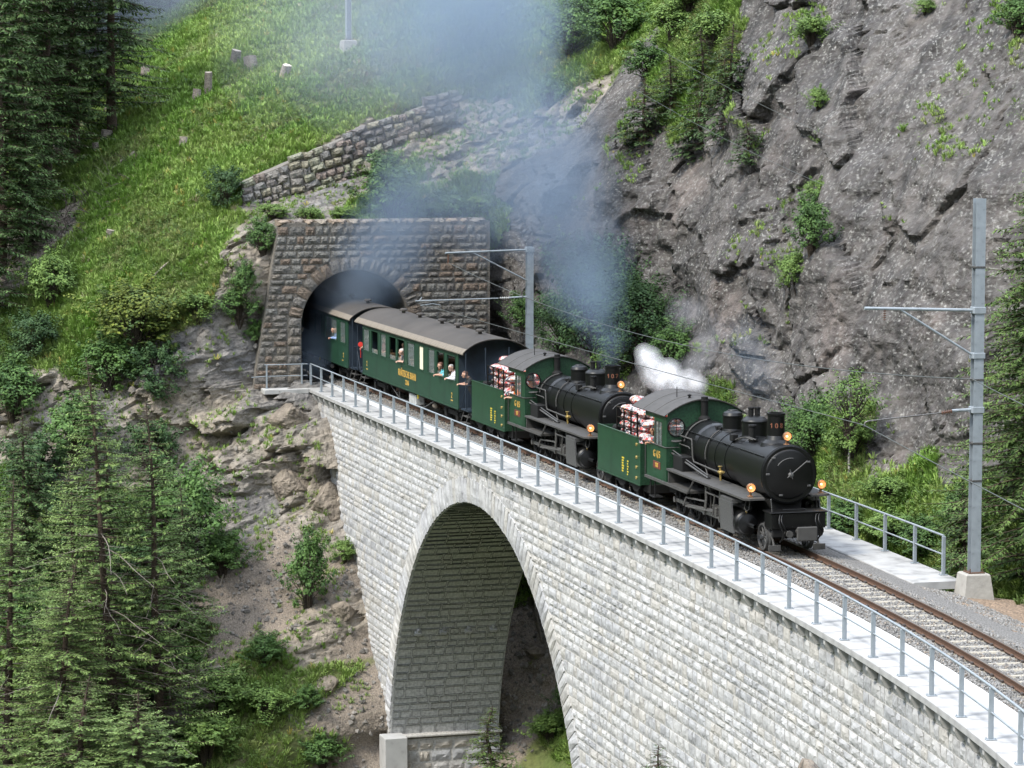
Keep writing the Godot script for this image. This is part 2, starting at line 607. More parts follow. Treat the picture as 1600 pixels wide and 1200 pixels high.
func survey() -> void:
	land(-9.7, 6.1, -117.0, ROCK)
	land(-10.2, 3.2, -116.3, ROCK)
	land(-10.6, 0.9, -115.7, ROCK)
	land(-5.3, 6.4, -119.2, GRASS)
	land(-1.2, 6.5, -119.2, GRASS)
	land(-5.4, 2.1, -120.5, ROCK)
	land(-1.1, 2.8, -119.5, CLIFF)
	land(-1.1, 0.1, -119.0, CLIFF)
	land(-10.2, -0.9, -115.8, ROCK)
	land(-8.3, -0.9, -115.0, ROCK)
	land(-7.1, -1.5, -112.9, ROCK)
	land(-6.6, -4.5, -111.1, ROCK)
	land(-5.3, -9.0, -106.7, EARTH)
	land(-4.6, -12.1, -103.9, EARTH)
	land(-7.5, -2.9, -112.3, ROCK)
	land(-8.4, -4.4, -112.0, ROCK)
	land(-9.4, -3.6, -112.4, ROCK)
	land(-10.2, -2.5, -113.2, ROCK)
	land(-11.5, -1.0, -113.6, ROCK)
	land(-12.1, 1.0, -114.5, ROCK)
	land(-14.0, 1.0, -115.0, ROCK)
	land(-13.9, -1.2, -113.8, ROCK)
	land(-13.0, -3.4, -112.5, ROCK)
	land(-10.6, -5.0, -111.2, ROCK)
	land(-7.0, -5.5, -110.0, ROCK)
	land(-7.9, -6.4, -108.9, EARTH)
	land(-9.9, -6.0, -109.3, EARTH)
	land(-6.4, -6.8, -108.2, EARTH)
	land(-9.0, -8.1, -106.9, EARTH)
	land(-10.7, -8.1, -107.0, EARTH)
	land(-11.6, -6.8, -108.3, EARTH)
	land(-7.2, -8.8, -105.8, ROCK)
	land(-6.5, -8.0, -106.7, ROCK)
	land(-9.5, -9.8, -104.3, GRASS)
	land(-7.8, -10.3, -103.6, GRASS)
	land(-5.8, -10.5, -104.3, EARTH)
	land(-5.1, -12.1, -102.9, EARTH)
	land(-5.4, -12.8, -102.3, EARTH)
	land(-11.7, -10.7, -103.0, ROCK)
	land(-12.5, -8.7, -105.3, GRASS)
	land(-10.4, -12.1, -101.0, GRASS)
	land(-8.1, -12.2, -101.2, GRASS)
	land(-12.7, -12.2, -101.3, EARTH)
	land(-15.0, -4.7, -110.6, FOREST)
	land(-17.9, -2.5, -113.3, ROCK)
	land(-20.0, -1.4, -115.3, ROCK)
	land(-20.4, -4.9, -112.6, FOREST)
	land(-17.4, -7.0, -109.2, FOREST)
	land(-15.6, -9.9, -105.2, FOREST)
	land(-19.7, -9.3, -108.0, FOREST)
	land(-17.6, -12.8, -102.6, FOREST)
	land(-13.1, 3.0, -116.3, GRASS)
	land(-15.2, 1.9, -116.3, GRASS)
	land(-17.8, 2.8, -118.2, GRASS)
	land(-20.5, 2.7, -120.0, GRASS)
	land(-21.4, 0.7, -118.5, FOREST)
	land(-21.9, 3.4, -121.7, EARTH)
	land(-20.7, 5.5, -124.5, EARTH)
	land(-17.7, 4.8, -121.3, GRASS)
	land(-15.3, 4.9, -119.8, GRASS)
	land(-12.4, 4.0, -117.4, GRASS)
	land(-12.6, 5.5, -119.0, GRASS)
	land(-10.7, 6.4, -119.3, ROCK)
	land(-13.8, 7.5, -122.8, GRASS)
	land(-16.2, 7.4, -124.7, GRASS)
	land(-19.2, 7.9, -127.7, GRASS)
	land(-21.7, 8.4, -131.0, GRASS)
	land(-21.1, 9.2, -134.0, GRASS)
	land(-11.6, 8.5, -123.4, GRASS)
	land(-17.3, 10.2, -131.0, GRASS)
	land(-17.9, 11.6, -134.5, GRASS)
	land(-16.7, 13.5, -139.5, GRASS)
	land(-15.7, 15.0, -143.5, GRASS)
	land(-19.3, 10.2, -132.5, GRASS)
	land(-14.5, 10.8, -129.7, GRASS)
	land(-10.9, 10.8, -128.3, GRASS)
	land(-15.2, 13.2, -136.0, GRASS)
	land(-13.8, 14.8, -141.0, GRASS)
	land(-11.2, 13.8, -136.3, GRASS)
	land(-7.6, 13.6, -133.2, GRASS)
	land(-8.0, 11.2, -128.5, GRASS)
	land(-10.3, 16.5, -145.0, GRASS)
	land(-6.0, 14.3, -134.3, GRASS)
	land(-4.3, 12.8, -129.5, GRASS)
	land(-2.9, 12.6, -128.2, GRASS)
	land(-3.1, 16.3, -140.0, GRASS)
	land(0.0, 14.3, -133.0, GRASS)
	land(1.5, 16.2, -137.0, GRASS)
	land(-9.0, 7.5, -122.3, ROCK)
	land(-5.6, 9.4, -124.7, ROCK)
	land(-7.6, 7.1, -120.6, ROCK)
	land(-5.4, 7.5, -121.0, GRASS)
	land(-3.0, 8.6, -121.8, ROCK)
	land(-1.6, 9.7, -122.8, ROCK)
	land(-2.7, 7.0, -119.9, GRASS)
	land(-0.3, 7.6, -119.0, CLIFF)
	land(-0.5, 4.4, -119.0, CLIFF)
	land(0.0, 1.3, -117.5, CLIFF)
	land(1.4, 10.2, -121.5, ROCK)
	land(2.2, 12.4, -125.0, GRASS)
	land(4.3, 14.5, -128.0, GRASS)
	land(4.2, 10.8, -117.3, CLIFF)
	land(2.5, 7.0, -113.0, CLIFF)
	land(1.8, 4.4, -113.5, CLIFF)
	land(3.7, 4.2, -109.0, CLIFF)
	land(4.8, 2.8, -105.5, CLIFF)
	land(4.8, 6.7, -107.3, CLIFF)
	land(4.9, 9.1, -110.5, CLIFF)
	land(6.9, 11.5, -110.5, GRASS)
	land(7.2, 14.1, -116.0, GRASS)
	land(7.1, 9.2, -106.0, CLIFF)
	land(6.9, 6.9, -102.3, CLIFF)
	land(6.7, 4.1, -99.3, CLIFF)
	land(6.3, 1.6, -100.0, CLIFF)
	land(8.3, 2.3, -92.5, CLIFF)
	land(8.5, 5.1, -94.0, CLIFF)
	land(8.7, 8.2, -97.0, CLIFF)
	land(8.9, 10.4, -99.3, CLIFF)
	land(9.1, 12.6, -102.5, CLIFF)
	land(10.1, 15.0, -106.0, CLIFF)
	land(11.3, 14.9, -101.5, CLIFF)
	land(10.7, 11.5, -96.0, CLIFF)
	land(10.3, 8.4, -91.8, CLIFF)
	land(10.0, 5.5, -88.8, CLIFF)
	land(9.7, 2.3, -86.3, CLIFF)
	land(9.3, 0.6, -84.0, GRASS)
	land(13.0, 14.7, -97.0, CLIFF)
	land(12.3, 11.4, -91.5, CLIFF)
	land(11.8, 8.5, -87.5, CLIFF)
	land(11.3, 4.8, -84.0, CLIFF)
	land(11.0, 1.4, -81.0, CLIFF)
	land(11.1, 0.2, -78.8, GRASS)
	land(14.5, 14.5, -93.0, CLIFF)
	land(13.7, 11.4, -87.5, CLIFF)
	land(13.1, 8.6, -83.3, CLIFF)
	land(12.6, 5.1, -79.7, CLIFF)
	land(12.2, 1.8, -77.2, CLIFF)
	land(11.9, 0.0, -75.0, GRASS)
	land(15.9, 14.4, -89.0, CLIFF)
	land(14.7, 10.5, -82.3, CLIFF)
	land(13.9, 6.2, -77.5, CLIFF)
	land(13.4, 2.2, -74.0, CLIFF)
	land(13.0, -0.1, -71.5, GRASS)
	land(9.0, -0.5, -81.0, GRASS)
	land(9.7, -0.7, -78.2, GRASS)
	land(15.9, 8.9, -74.5, CLIFF)
	land(14.4, 1.5, -67.0, GRASS)
	land(16.0, 6.3, -64.5, CLIFF)
	land(0.0, -7.0, -109.5, FOREST)
	land(1.0, -6.9, -109.0, FOREST)
	land(0.0, -9.2, -107.5, EARTH)
	land(1.0, -10.1, -106.0, EARTH)
	land(0.0, -12.4, -105.2, EARTH)
	land(1.6, -12.6, -103.0, GRASS)
	land(-3.8, -12.4, -105.3, EARTH)
	land(-2.4, -12.7, -105.9, EARTH)
	land(-1.2, -12.9, -106.4, EARTH)
	land(-2.4, -13.8, -104.6, EARTH)
	land(-4.2, -13.8, -103.0, EARTH)
	land(-5.4, -14.5, -99.0, EARTH)
	land(-8.5, -14.1, -97.5, GRASS)
	land(-2.3, -15.6, -101.5, EARTH)
	land(0.5, -14.7, -100.0, EARTH)
	land(4.4, -4.9, -96.5, FOREST)
	land(7.8, -5.1, -86.0, FOREST)
	land(10.5, -5.2, -77.0, FOREST)
	land(12.7, -4.4, -69.5, FOREST)
	land(2.4, -1.4, -104.0, FOREST)
	land(6.4, -0.3, -95.0, FOREST)
	land(-0.5, -3.6, -110.0, FOREST)
	land(-29.0, -3.5, -122.0, FOREST)
	land(-32.9, 7.0, -140.0, FOREST)
	land(-26.3, -12.2, -110.0, FOREST)
	land(-28.4, 12.6, -172.0, FOREST)
	land(-26.9, 16.0, -186.0, FOREST)
	land(-23.0, 16.1, -182.0, FOREST)
	land(-20.7, 19.1, -186.0, FOREST)
	land(-27.1, 13.4, -176.0, FOREST)
	land(-24.5, 13.5, -174.0, FOREST)
	land(-26.3, 11.1, -166.0, FOREST)
	land(-28.8, 10.3, -165.0, FOREST)
	land(-23.8, 14.3, -178.0, FOREST)
	land(-21.9, 17.6, -184.0, FOREST)
	land(-3.4, 21.8, -152.0, GRASS)
	land(10.1, 20.4, -114.0, CLIFF)
	land(16.0, 18.9, -96.0, CLIFF)


func fit_land() -> void:
	var n := land_p.size()
	var N := n + 3
	var A: Array[PackedFloat64Array] = []
	for i in N:
		var row := PackedFloat64Array()
		row.resize(N + 1)
		A.append(row)
	for i in n:
		for j in n:
			var r2 := Vector2(land_p[i].x - land_p[j].x, land_p[i].y - land_p[j].y).length_squared()
			A[i][j] = 0.5 * r2 * log(r2) if r2 > 1e-9 else 0.0
		A[i][i] += 0.3
		A[i][n] = 1.0
		A[i][n + 1] = land_p[i].x
		A[i][n + 2] = land_p[i].y
		A[n][i] = 1.0
		A[n + 1][i] = land_p[i].x
		A[n + 2][i] = land_p[i].y
		A[i][N] = land_p[i].z
	for c in N:
		var best := c
		for r in range(c + 1, N):
			if absf(A[r][c]) > absf(A[best][c]):
				best = r
		var sw := A[c]
		A[c] = A[best]
		A[best] = sw
		var pc := A[c]
		for r in range(c + 1, N):
			var rowr := A[r]
			var k := rowr[c] / pc[c]
			if k != 0.0:
				for j in range(c, N + 1):
					rowr[j] -= k * pc[j]
			A[r] = rowr
	var X := PackedFloat64Array()
	X.resize(N)
	for c in range(N - 1, -1, -1):
		var t := A[c][N]
		for j in range(c + 1, N):
			t -= A[c][j] * X[j]
		X[c] = t / A[c][c]
	land_w.resize(NU * NY)
	for k in 5:
		var m := PackedFloat32Array()
		m.resize(NU * NY)
		land_m.append(m)
	for iu in NU:
		var u := GU + iu * GS
		for iy in NY:
			var y := GY + iy * GS
			var w := X[n] + X[n + 1] * u + X[n + 2] * y
			var at := iu * NY + iy
			var sum := 0.0
			for i in n:
				var q := land_p[i]
				var du := u - q.x
				var dy := y - q.y
				var r2 := du * du + dy * dy + 1e-9
				w += X[i] * 0.5 * r2 * log(r2)
				if r2 < 120.0:
					var g := 1.0 / ((r2 + 0.2) * (r2 + 0.2))
					land_m[land_k[i]][at] += g
					sum += g
			land_w[at] = w
			for k in 5:
				land_m[k][at] = land_m[k][at] / sum if sum > 0.0 else (1.0 if k == GRASS else 0.0)


func noise(key: String, freq: float, kind := FastNoiseLite.TYPE_SIMPLEX_SMOOTH, oct := 4, ret := FastNoiseLite.RETURN_DISTANCE, warp := 0.0) -> FastNoiseLite:
	var f := FastNoiseLite.new()
	f.seed = hash(key) % 9973
	f.noise_type = kind
	f.frequency = freq
	f.fractal_octaves = oct
	if kind == FastNoiseLite.TYPE_CELLULAR:
		f.fractal_type = FastNoiseLite.FRACTAL_NONE
	f.cellular_return_type = ret
	if warp > 0.0:
		f.domain_warp_enabled = true
		f.domain_warp_amplitude = warp
		f.domain_warp_frequency = freq * 1.2
		f.domain_warp_fractal_type = FastNoiseLite.DOMAIN_WARP_FRACTAL_NONE
	nz[key] = f
	return f


func base_at(u: float, y: float) -> Array:      # [w, grass, rock, cliff, earth, forest]
	var fu := clampf((u - GU) / GS, 0.0, NU - 1.001)
	var fy := clampf((y - GY) / GS, 0.0, NY - 1.001)
	var iu := int(fu)
	var iy := int(fy)
	var a := fu - iu
	var b := fy - iy
	var p := iu * NY + iy
	var c0 := (1 - a) * (1 - b)
	var c1 := (1 - a) * b
	var c2 := a * (1 - b)
	var c3 := a * b
	var q := p + NY
	return [
		land_w[p] * c0 + land_w[p + 1] * c1 + land_w[q] * c2 + land_w[q + 1] * c3,
		land_m[0][p] * c0 + land_m[0][p + 1] * c1 + land_m[0][q] * c2 + land_m[0][q + 1] * c3,
		land_m[1][p] * c0 + land_m[1][p + 1] * c1 + land_m[1][q] * c2 + land_m[1][q + 1] * c3,
		land_m[2][p] * c0 + land_m[2][p + 1] * c1 + land_m[2][q] * c2 + land_m[2][q + 1] * c3,
		land_m[3][p] * c0 + land_m[3][p + 1] * c1 + land_m[3][q] * c2 + land_m[3][q + 1] * c3,
		land_m[4][p] * c0 + land_m[4][p + 1] * c1 + land_m[4][q] * c2 + land_m[4][q + 1] * c3,
	]


# Fractured rock: cells with a step and a tilted face each. Returns (height, nearness of a joint).
var cells := PackedFloat32Array()


func facets(u: float, y: float, size: float, shift: int, step: float, tilt: float) -> Vector2:
	if cells.is_empty():
		var g := RandomNumberGenerator.new()
		g.seed = 99
		for i in 64 * 64 * 5:
			cells.append(g.randf())
	var gx := u / size
	var gy := y / size
	var ix := int(floor(gx))
	var iy := int(floor(gy))
	var best := 9.0
	var second := 9.0
	var h := 0.0
	for i in range(ix - 1, ix + 2):
		for j in range(iy - 1, iy + 2):
			var c := ((((i + shift) & 63) << 6) | ((j + shift * 3) & 63)) * 5
			var dx := gx - i - cells[c]
			var dy := gy - j - cells[c + 1]
			var d := absf(dx) + absf(dy) + 0.35 * maxf(absf(dx), absf(dy))
			if d < best:
				second = best
				best = d
				h = (cells[c + 2] - 0.5) * step + ((cells[c + 3] - 0.5) * dx + (cells[c + 4] - 0.5) * dy) * tilt * size
			elif d < second:
				second = d
	return Vector2(h, second - best)


# rock relief by kind; k1..k5 are the shares of the kinds
func relief(u: float, y: float, k: Array) -> float:
	var d := 0.0
	var soft: float = nz.soft.get_noise_2d(u, y)
	d += soft * (0.35 * k[1] + 0.25 * k[4] + 0.3 * k[5])
	var fine: float = nz.fine.get_noise_2d(u, y)
	if k[2] > 0.02:
		var wu: float = u + 0.35 * nz.edge.get_noise_2d(u * 1.3, y * 1.3)
		var wy: float = y + 0.35 * nz.edge.get_noise_2d(u * 1.3 + 31.0, y * 1.3)
		var a := facets(wu * 0.9 + wy * 0.35, wy * 0.8 - wu * 0.25, 1.7, 3, 1.25, 1.3)
		var b := facets(wu * 0.95 + wy * 0.3, wy - wu * 0.2, 0.62, 17, 0.42, 1.2)
		d += k[2] * (a.x * smoothstep(0.0, 0.10, a.y) + b.x - 0.35 * maxf(0.0, 0.10 - a.y) / 0.10 - 0.10 * maxf(0.0, 0.14 - b.y) / 0.14 + 0.3 * nz.tilt.get_noise_2d(u, y) + 0.10 * fine)
	if k[3] > 0.02:
		# broad sheets parted by steep fissures, with broken steps here and there
		var wu: float = u * 0.46 + 0.5 * nz.edge.get_noise_2d(u * 0.4, y * 0.6)
		var wy: float = y + 0.5 * nz.edge.get_noise_2d(u * 0.4 + 31.0, y * 0.6)
		var some: float = clampf(0.45 + 2.0 * nz.tone.get_noise_2d(u * 0.9 + 40.0, y * 1.8), 0.0, 1.0)
		var brk: float = clampf(0.15 + 2.6 * nz.patch.get_noise_2d(u * 0.6, y * 1.1 + 90.0), 0.0, 1.0)
		var a := facets(wu * 1.1 + wy * 0.30, wy * 0.55 - wu * 0.15, 1.9, 7, 1.25, 0.6)
		var b := facets(wu + wy * 0.25, wy * 0.8, 0.8, 29, 0.45, 0.8)
		d += k[3] * (a.x * (0.35 + 0.65 * some) * smoothstep(0.0, 0.16, a.y) + b.x * brk * smoothstep(0.0, 0.2, b.y) + 0.35 * nz.tilt.get_noise_2d(u * 0.2, y * 0.35) + 0.14 * nz.tilt.get_noise_2d(u * 0.9, y * 1.6) - 0.38 * some * maxf(0.0, 0.07 - a.y) / 0.07 - 0.12 * brk * maxf(0.0, 0.10 - b.y) / 0.10 + 0.12 * nz.fine.get_noise_2d(u * 0.4, y * 0.9) + 0.07 * nz.fine.get_noise_2d(u * 1.2, y * 3.0))
	if k[4] > 0.02:
		d += k[4] * (0.16 * fine + 0.06 * nz.fine.get_noise_2d(u * 3.0, y * 3.0) + 0.35 * maxf(0.0, nz.block2.get_noise_2d(u * 1.3, y * 1.3) - 0.35))
	d += (k[1] + k[5]) * 0.08 * fine
	return d


func surf(u: float, y: float) -> Vector3:
	var k := base_at(u, y)
	return from_u(Vector3(u, y, k[0] + relief(u, y, k)))


func grow_at(p: Vector3, sink := 0.05) -> Vector3:      # the point of the slope that a plant at p stands on
	var q := to_u(p)
	var s := surf(q.x, q.y)
	var inw := from_u(Vector3(0, 0, -sink))
	return s + inw


func land_normal(u: float, y: float) -> Vector3:
	var e := 0.4
	var a := surf(u + e, y) - surf(u - e, y)
	var b := surf(u, y + e) - surf(u, y - e)
	return a.cross(b).normalized()


func kind_color(kind: int, u: float, y: float) -> Color:
	var f: float = nz.tone.get_noise_2d(u, y)
	var g: float = nz.fine.get_noise_2d(u * 1.7, y * 1.7)
	var h: float = nz.patch.get_noise_2d(u, y)
	match kind:
		GRASS:
			return Color(0.11, 0.17, 0.035).lerp(Color(0.18, 0.18, 0.07), clampf(0.35 + f + 0.4 * g, 0.0, 1.0))
		ROCK:
			var c := Color(0.29, 0.255, 0.21).lerp(Color(0.38, 0.325, 0.255), clampf(0.5 + f, 0.0, 1.0))
			return c.lerp(Color(0.19, 0.19, 0.195), clampf(h * 1.6 + 0.05, 0.0, 0.9)) * (1.0 + 0.35 * g)
		CLIFF:
			var c2 := Color(0.080, 0.072, 0.066).lerp(Color(0.122, 0.109, 0.099), clampf(0.5 + f * 1.2, 0.0, 1.0))
			c2 = c2.lerp(Color(0.21, 0.17, 0.15), clampf((h - 0.3) * 2.0, 0.0, 0.5))
			c2 = c2.lerp(Color(0.055, 0.052, 0.052), clampf((-h - 0.34) * 2.0, 0.0, 0.55))
			var run: float = nz.fine.get_noise_2d(u * 1.1, y * 0.10 + 7.0)      # dark water stains running down
			c2 = c2 * (1.0 - 0.5 * clampf((run - 0.12) * 3.0, 0.0, 1.0))
			return c2 * (1.0 + 0.3 * g)
		EARTH:
			return Color(0.30, 0.255, 0.205).lerp(Color(0.23, 0.19, 0.15), clampf(0.5 + f, 0.0, 1.0)) * (1.0 + 0.25 * g)
		_:
			return Color(0.09, 0.085, 0.05).lerp(Color(0.07, 0.10, 0.035), clampf(0.5 + f + g * 0.5, 0.0, 1.0))


func build_land() -> void:
	noise("soft", 0.16, FastNoiseLite.TYPE_SIMPLEX_SMOOTH, 4)
	noise("fine", 0.7, FastNoiseLite.TYPE_SIMPLEX_SMOOTH, 5)
	noise("tone", 0.12, FastNoiseLite.TYPE_SIMPLEX_SMOOTH, 3)
	noise("patch", 0.16, FastNoiseLite.TYPE_SIMPLEX_SMOOTH, 3)
	noise("tilt", 0.3, FastNoiseLite.TYPE_SIMPLEX, 3)
	noise("edge", 0.55, FastNoiseLite.TYPE_SIMPLEX_SMOOTH, 4)
	noise("block2", 1.5, FastNoiseLite.TYPE_CELLULAR, 1, FastNoiseLite.RETURN_CELL_VALUE, 0.2)
	survey()
	fit_land()
	land_sheet(-127.0, -93.6, 0.22, -15.0, 25.0)
	land_sheet(-94.0, -75.6, 0.09, -17.0, 24.0)
	land_sheet(-76.0, -26.0, 0.12, -15.0, 23.0)
	scree()
	# the far side of the valley and the ground out to the horizon
	var far := MB.new()
	far.col = Color(0.05, 0.065, 0.03)
	for i in 40:
		for j in 14:
			var q: Array[Vector3] = []
			for c: Array in [[0, 0], [1, 0], [1, 1], [0, 1]]:
				var a: float = (i + c[0]) / 40.0
				var b: float = (j + c[1]) / 14.0
				var x := lerpf(-160.0, 120.0, a)
				var z := -190.0 - b * 130.0 - 12.0 * sin(a * 9.0)
				var y: float = -26.0 + pow(b, 0.9) * 150.0 + 4.0 * nz.soft.get_noise_2d(x * 0.2, z * 0.2)
				q.append(Vector3(x, y, z))
			far.quad(q[0], q[1], q[2], q[3])
	tag(add(far, "far_hillside", M.forest_floor), "wooded hillside across the valley, behind the grass slope", "", "", "structure")
	# the wooded side of the valley behind the viewer, which takes away the low sky
	var opp := MB.new()
	for i in 36:
		for j in 10:
			var q: Array[Vector3] = []
			for c: Array in [[0, 0], [1, 0], [1, 1], [0, 1]]:
				var a := lerpf(-0.35, 1.15, (i + c[0]) / 36.0) * PI
				var b: float = (j + c[1]) / 10.0
				var r: float = 120.0 + 190.0 * b + 14.0 * sin(a * 5.0)
				q.append(Vector3(-cos(a) * r, -27.0 + 150.0 * pow(b, 1.1) * (1.0 + 0.15 * sin(a * 7.0)), -70.0 + sin(a) * r))
			opp.col = Color(0.045, 0.06, 0.026) * (1.0 + 0.4 * nz.fine.get_noise_2d(i, j))
			opp.quad(q[1], q[0], q[3], q[2])
	tag(add(opp, "opposite_hillside", M.forest_floor), "wooded hillside on the other side of the valley", "", "", "structure")
	var g := MB.new()
	g.col = Color(0.06, 0.08, 0.03)
	g.quad(Vector3(-900, -27, 300), Vector3(900, -27, 300), Vector3(900, -27, -1200), Vector3(-900, -27, -1200))
	tag(add(g, "ground", M.forest_floor), "valley floor far below the viaduct", "", "", "structure")


func scree() -> void:      # loose stones on bare earth and on the ledges of the outcrop
	var g := RandomNumberGenerator.new()
	g.seed = 5
	var st := MB.new()
	var pts: Array[Vector3] = []
	for p: Vector3 in [Vector3(0.5, 0.05, 0.1), Vector3(0.1, 0.1, -0.5), Vector3(-0.5, -0.05, -0.05), Vector3(-0.1, -0.02, 0.45)]:
		pts.append(p)
	for i in 4:
		var a := pts[i]
		var b := pts[(i + 1) % 4]
		var m := (a + b) * 0.42 + Vector3.UP * 0.22
		st.tri(a, b, m)
		st.tri(b, Vector3(0.02, 0.36, -0.03), m)
		st.tri(m, Vector3(0.02, 0.36, -0.03), a)
		st.tri(b, a, Vector3(0, -0.35, 0))
	var places: Array = []
	var tints := PackedColorArray()
	var tries := 0
	while places.size() < 9000 and tries < 60000:
		tries += 1
		var u := g.randf_range(-95.0, -58.0)
		var y := g.randf_range(-15.0, 9.0)
		var k := base_at(u, y)
		if k[4] + 0.35 * k[2] + 0.25 * k[5] < 0.32 + 0.3 * g.randf():
			continue
		var p := surf(u, y)
		var sz := 0.05 + 0.28 * pow(g.randf(), 4.0)
		places.append(Transform3D(Basis.from_euler(Vector3(g.randf() * TAU, g.randf() * TAU, g.randf() * TAU)).scaled(Vector3.ONE * sz), p))
		var t := g.randf_range(0.22, 0.46)
		tints.append(Color(t, t * 0.92, t * 0.82))
	tag(scatter("scree_stones", st.mesh(), M.scree, places, tints), "loose stones strewn over the bare earth bank", "stones", "", "stuff")


func land_sheet(u0: float, u1: float, step: float, y0: float, y1: float) -> void:
	var nu := int((u1 - u0) / step) + 1
	var ny := int((y1 - y0) / step) + 1
	var pos := PackedVector3Array()
	pos.resize(nu * ny)
	var cols := PackedColorArray()
	cols.resize(nu * ny)
	var kinds := PackedByteArray()
	kinds.resize(nu * ny)
	for iu in nu:
		var u := u0 + iu * step
		for iy in ny:
			var y := y0 + iy * step
			var k := base_at(u, y)
			var w: float = k[0] + relief(u, y, k)
			var at := iu * ny + iy
			pos[at] = from_u(Vector3(u, y, w))
			var e: float = nz.edge.get_noise_2d(u, y)
			var e2: float = nz.edge.get_noise_2d(u + 57.0, y - 31.0)
			var s: Array[float] = [k[1] + 0.34 * e, k[2] + 0.22 * e2, k[3] - 0.22 * e, k[4] - 0.05 - 0.42 * e2, k[5]]
			var best := 0
			var second := 0
			for i in range(1, 5):
				if s[i] > s[best]:
					best = i
			second = 1 if best == 0 else 0
			for i in 5:
				if i != best and s[i] > s[second]:
					second = i
			kinds[at] = best
			var c := kind_color(best, u, y)
			if s[best] - s[second] < 0.12:
				c = c.lerp(kind_color(second, u, y), 0.5 - (s[best] - s[second]) / 0.24)
			cols[at] = c
	var norm := PackedVector3Array()
	norm.resize(nu * ny)
	for iu in nu:
		for iy in ny:
			var a := pos[mini(iu + 1, nu - 1) * ny + iy] - pos[maxi(iu - 1, 0) * ny + iy]
			var b := pos[iu * ny + mini(iy + 1, ny - 1)] - pos[iu * ny + maxi(iy - 1, 0)]
			norm[iu * ny + iy] = a.cross(b).normalized()
	var hole := PackedByteArray()
	hole.resize(nu * ny)
	for at in nu * ny:
		var p := pos[at]
		if p.y > -2.0 and p.y < 5.2 and p.x < 2.0 and p.x > -14.0:
			var t := to_track(p)
			if t.x < -42.2 and absf(t.z - 0.25) < 2.75 and t.y < 4.75 and t.y > -1.0:
				hole[at] = 1
	var names := ["grassy_slope_ground", "rock_outcrop", "cliff", "earth_bank", "forest_floor"]
	var ms: Array[StandardMaterial3D] = [M.grass_ground, M.rock, M.cliff, M.earth, M.forest_floor]
	for kind in 5:
		var remap := PackedInt32Array()
		remap.resize(nu * ny)
		remap.fill(-1)
		var mb := MB.new()
		for iu in nu - 1:
			for iy in ny - 1:
				var a := iu * ny + iy
				if kinds[a] != kind or hole[a] or hole[a + 1] or hole[a + ny] or hole[a + ny + 1]:
					continue
				if kind == ROCK or kind == CLIFF:
					for t: Array in [[a, a + ny, a + ny + 1], [a, a + ny + 1, a + 1]]:
						var fn := (pos[t[1]] - pos[t[0]]).cross(pos[t[2]] - pos[t[0]]).normalized()
						var i0 := mb.v.size()
						for i: int in t:
							mb.v.append(pos[i])
							mb.n.append((fn * 0.65 + norm[i] * 0.35).normalized())
							mb.c.append(cols[i])
						mb.face(i0, i0 + 1, i0 + 2)
					continue
				for i: int in [a, a + 1, a + ny, a + ny + 1]:
					if remap[i] < 0:
						remap[i] = mb.v.size()
						mb.v.append(pos[i])
						mb.n.append(norm[i])
						mb.c.append(cols[i])
				mb.face(remap[a], remap[a + ny], remap[a + ny + 1])
				mb.face(remap[a], remap[a + ny + 1], remap[a + 1])
		if mb.v.size():
			tag(add(mb, names[kind], ms[kind]), "", "", "", "structure")


# ---------------------------------------------------------------- masonry
var stone_shapes: Array[MB] = []
const ARCH_S := -17.2
const ARCH_H := -13.9
const ARCH_R := 12.06
const RING := 0.86
const WALL := 2.08


# a rock-faced block in a unit box, its rough face towards +z
func stone_shape(sd: int, bulge: float, rough: float) -> MB:
	var r := RandomNumberGenerator.new()
	r.seed = sd
	var mb := MB.new()
	var nx := 4
	var ny := 3
	var g: Array[PackedVector3Array] = []
	for j in ny + 1:
		var row := PackedVector3Array()
		for i in nx + 1:
			var x := float(i) / nx - 0.5
			var y := float(j) / ny - 0.5
			var edge := 0.0 if i == 0 or j == 0 or i == nx or j == ny else 1.0
			var z := 0.1 + edge * (bulge + r.randf_range(-rough, rough))
			if edge > 0.0:
				x += r.randf_range(-0.07, 0.07)
				y += r.randf_range(-0.08, 0.08)
			else:
				x *= r.randf_range(0.93, 1.0)
				y *= r.randf_range(0.90, 1.0)
			row.append(Vector3(x, y, z))
		g.append(row)
	for j in ny:
		for i in nx:
			if (i + j) % 2 == 0:
				mb.tri(g[j][i], g[j][i + 1], g[j + 1][i + 1])
				mb.tri(g[j][i], g[j + 1][i + 1], g[j + 1][i])
			else:
				mb.tri(g[j][i], g[j][i + 1], g[j + 1][i])
				mb.tri(g[j][i + 1], g[j + 1][i + 1], g[j + 1][i])
	var back := Vector3(0, 0, -0.45)
	for i in nx:
		for e: Array in [[g[0][i + 1], g[0][i]], [g[ny][i], g[ny][i + 1]]]:
			var a: Vector3 = e[0]
			var b: Vector3 = e[1]
			mb.quad(a, b, Vector3(b.x, b.y, -0.45), Vector3(a.x, a.y, -0.45))
	for j in ny:
		for e: Array in [[g[j][0], g[j + 1][0]], [g[j + 1][nx], g[j][nx]]]:
			var a: Vector3 = e[0]
			var b: Vector3 = e[1]
			mb.quad(a, b, Vector3(b.x, b.y, -0.45), Vector3(a.x, a.y, -0.45))
	return mb


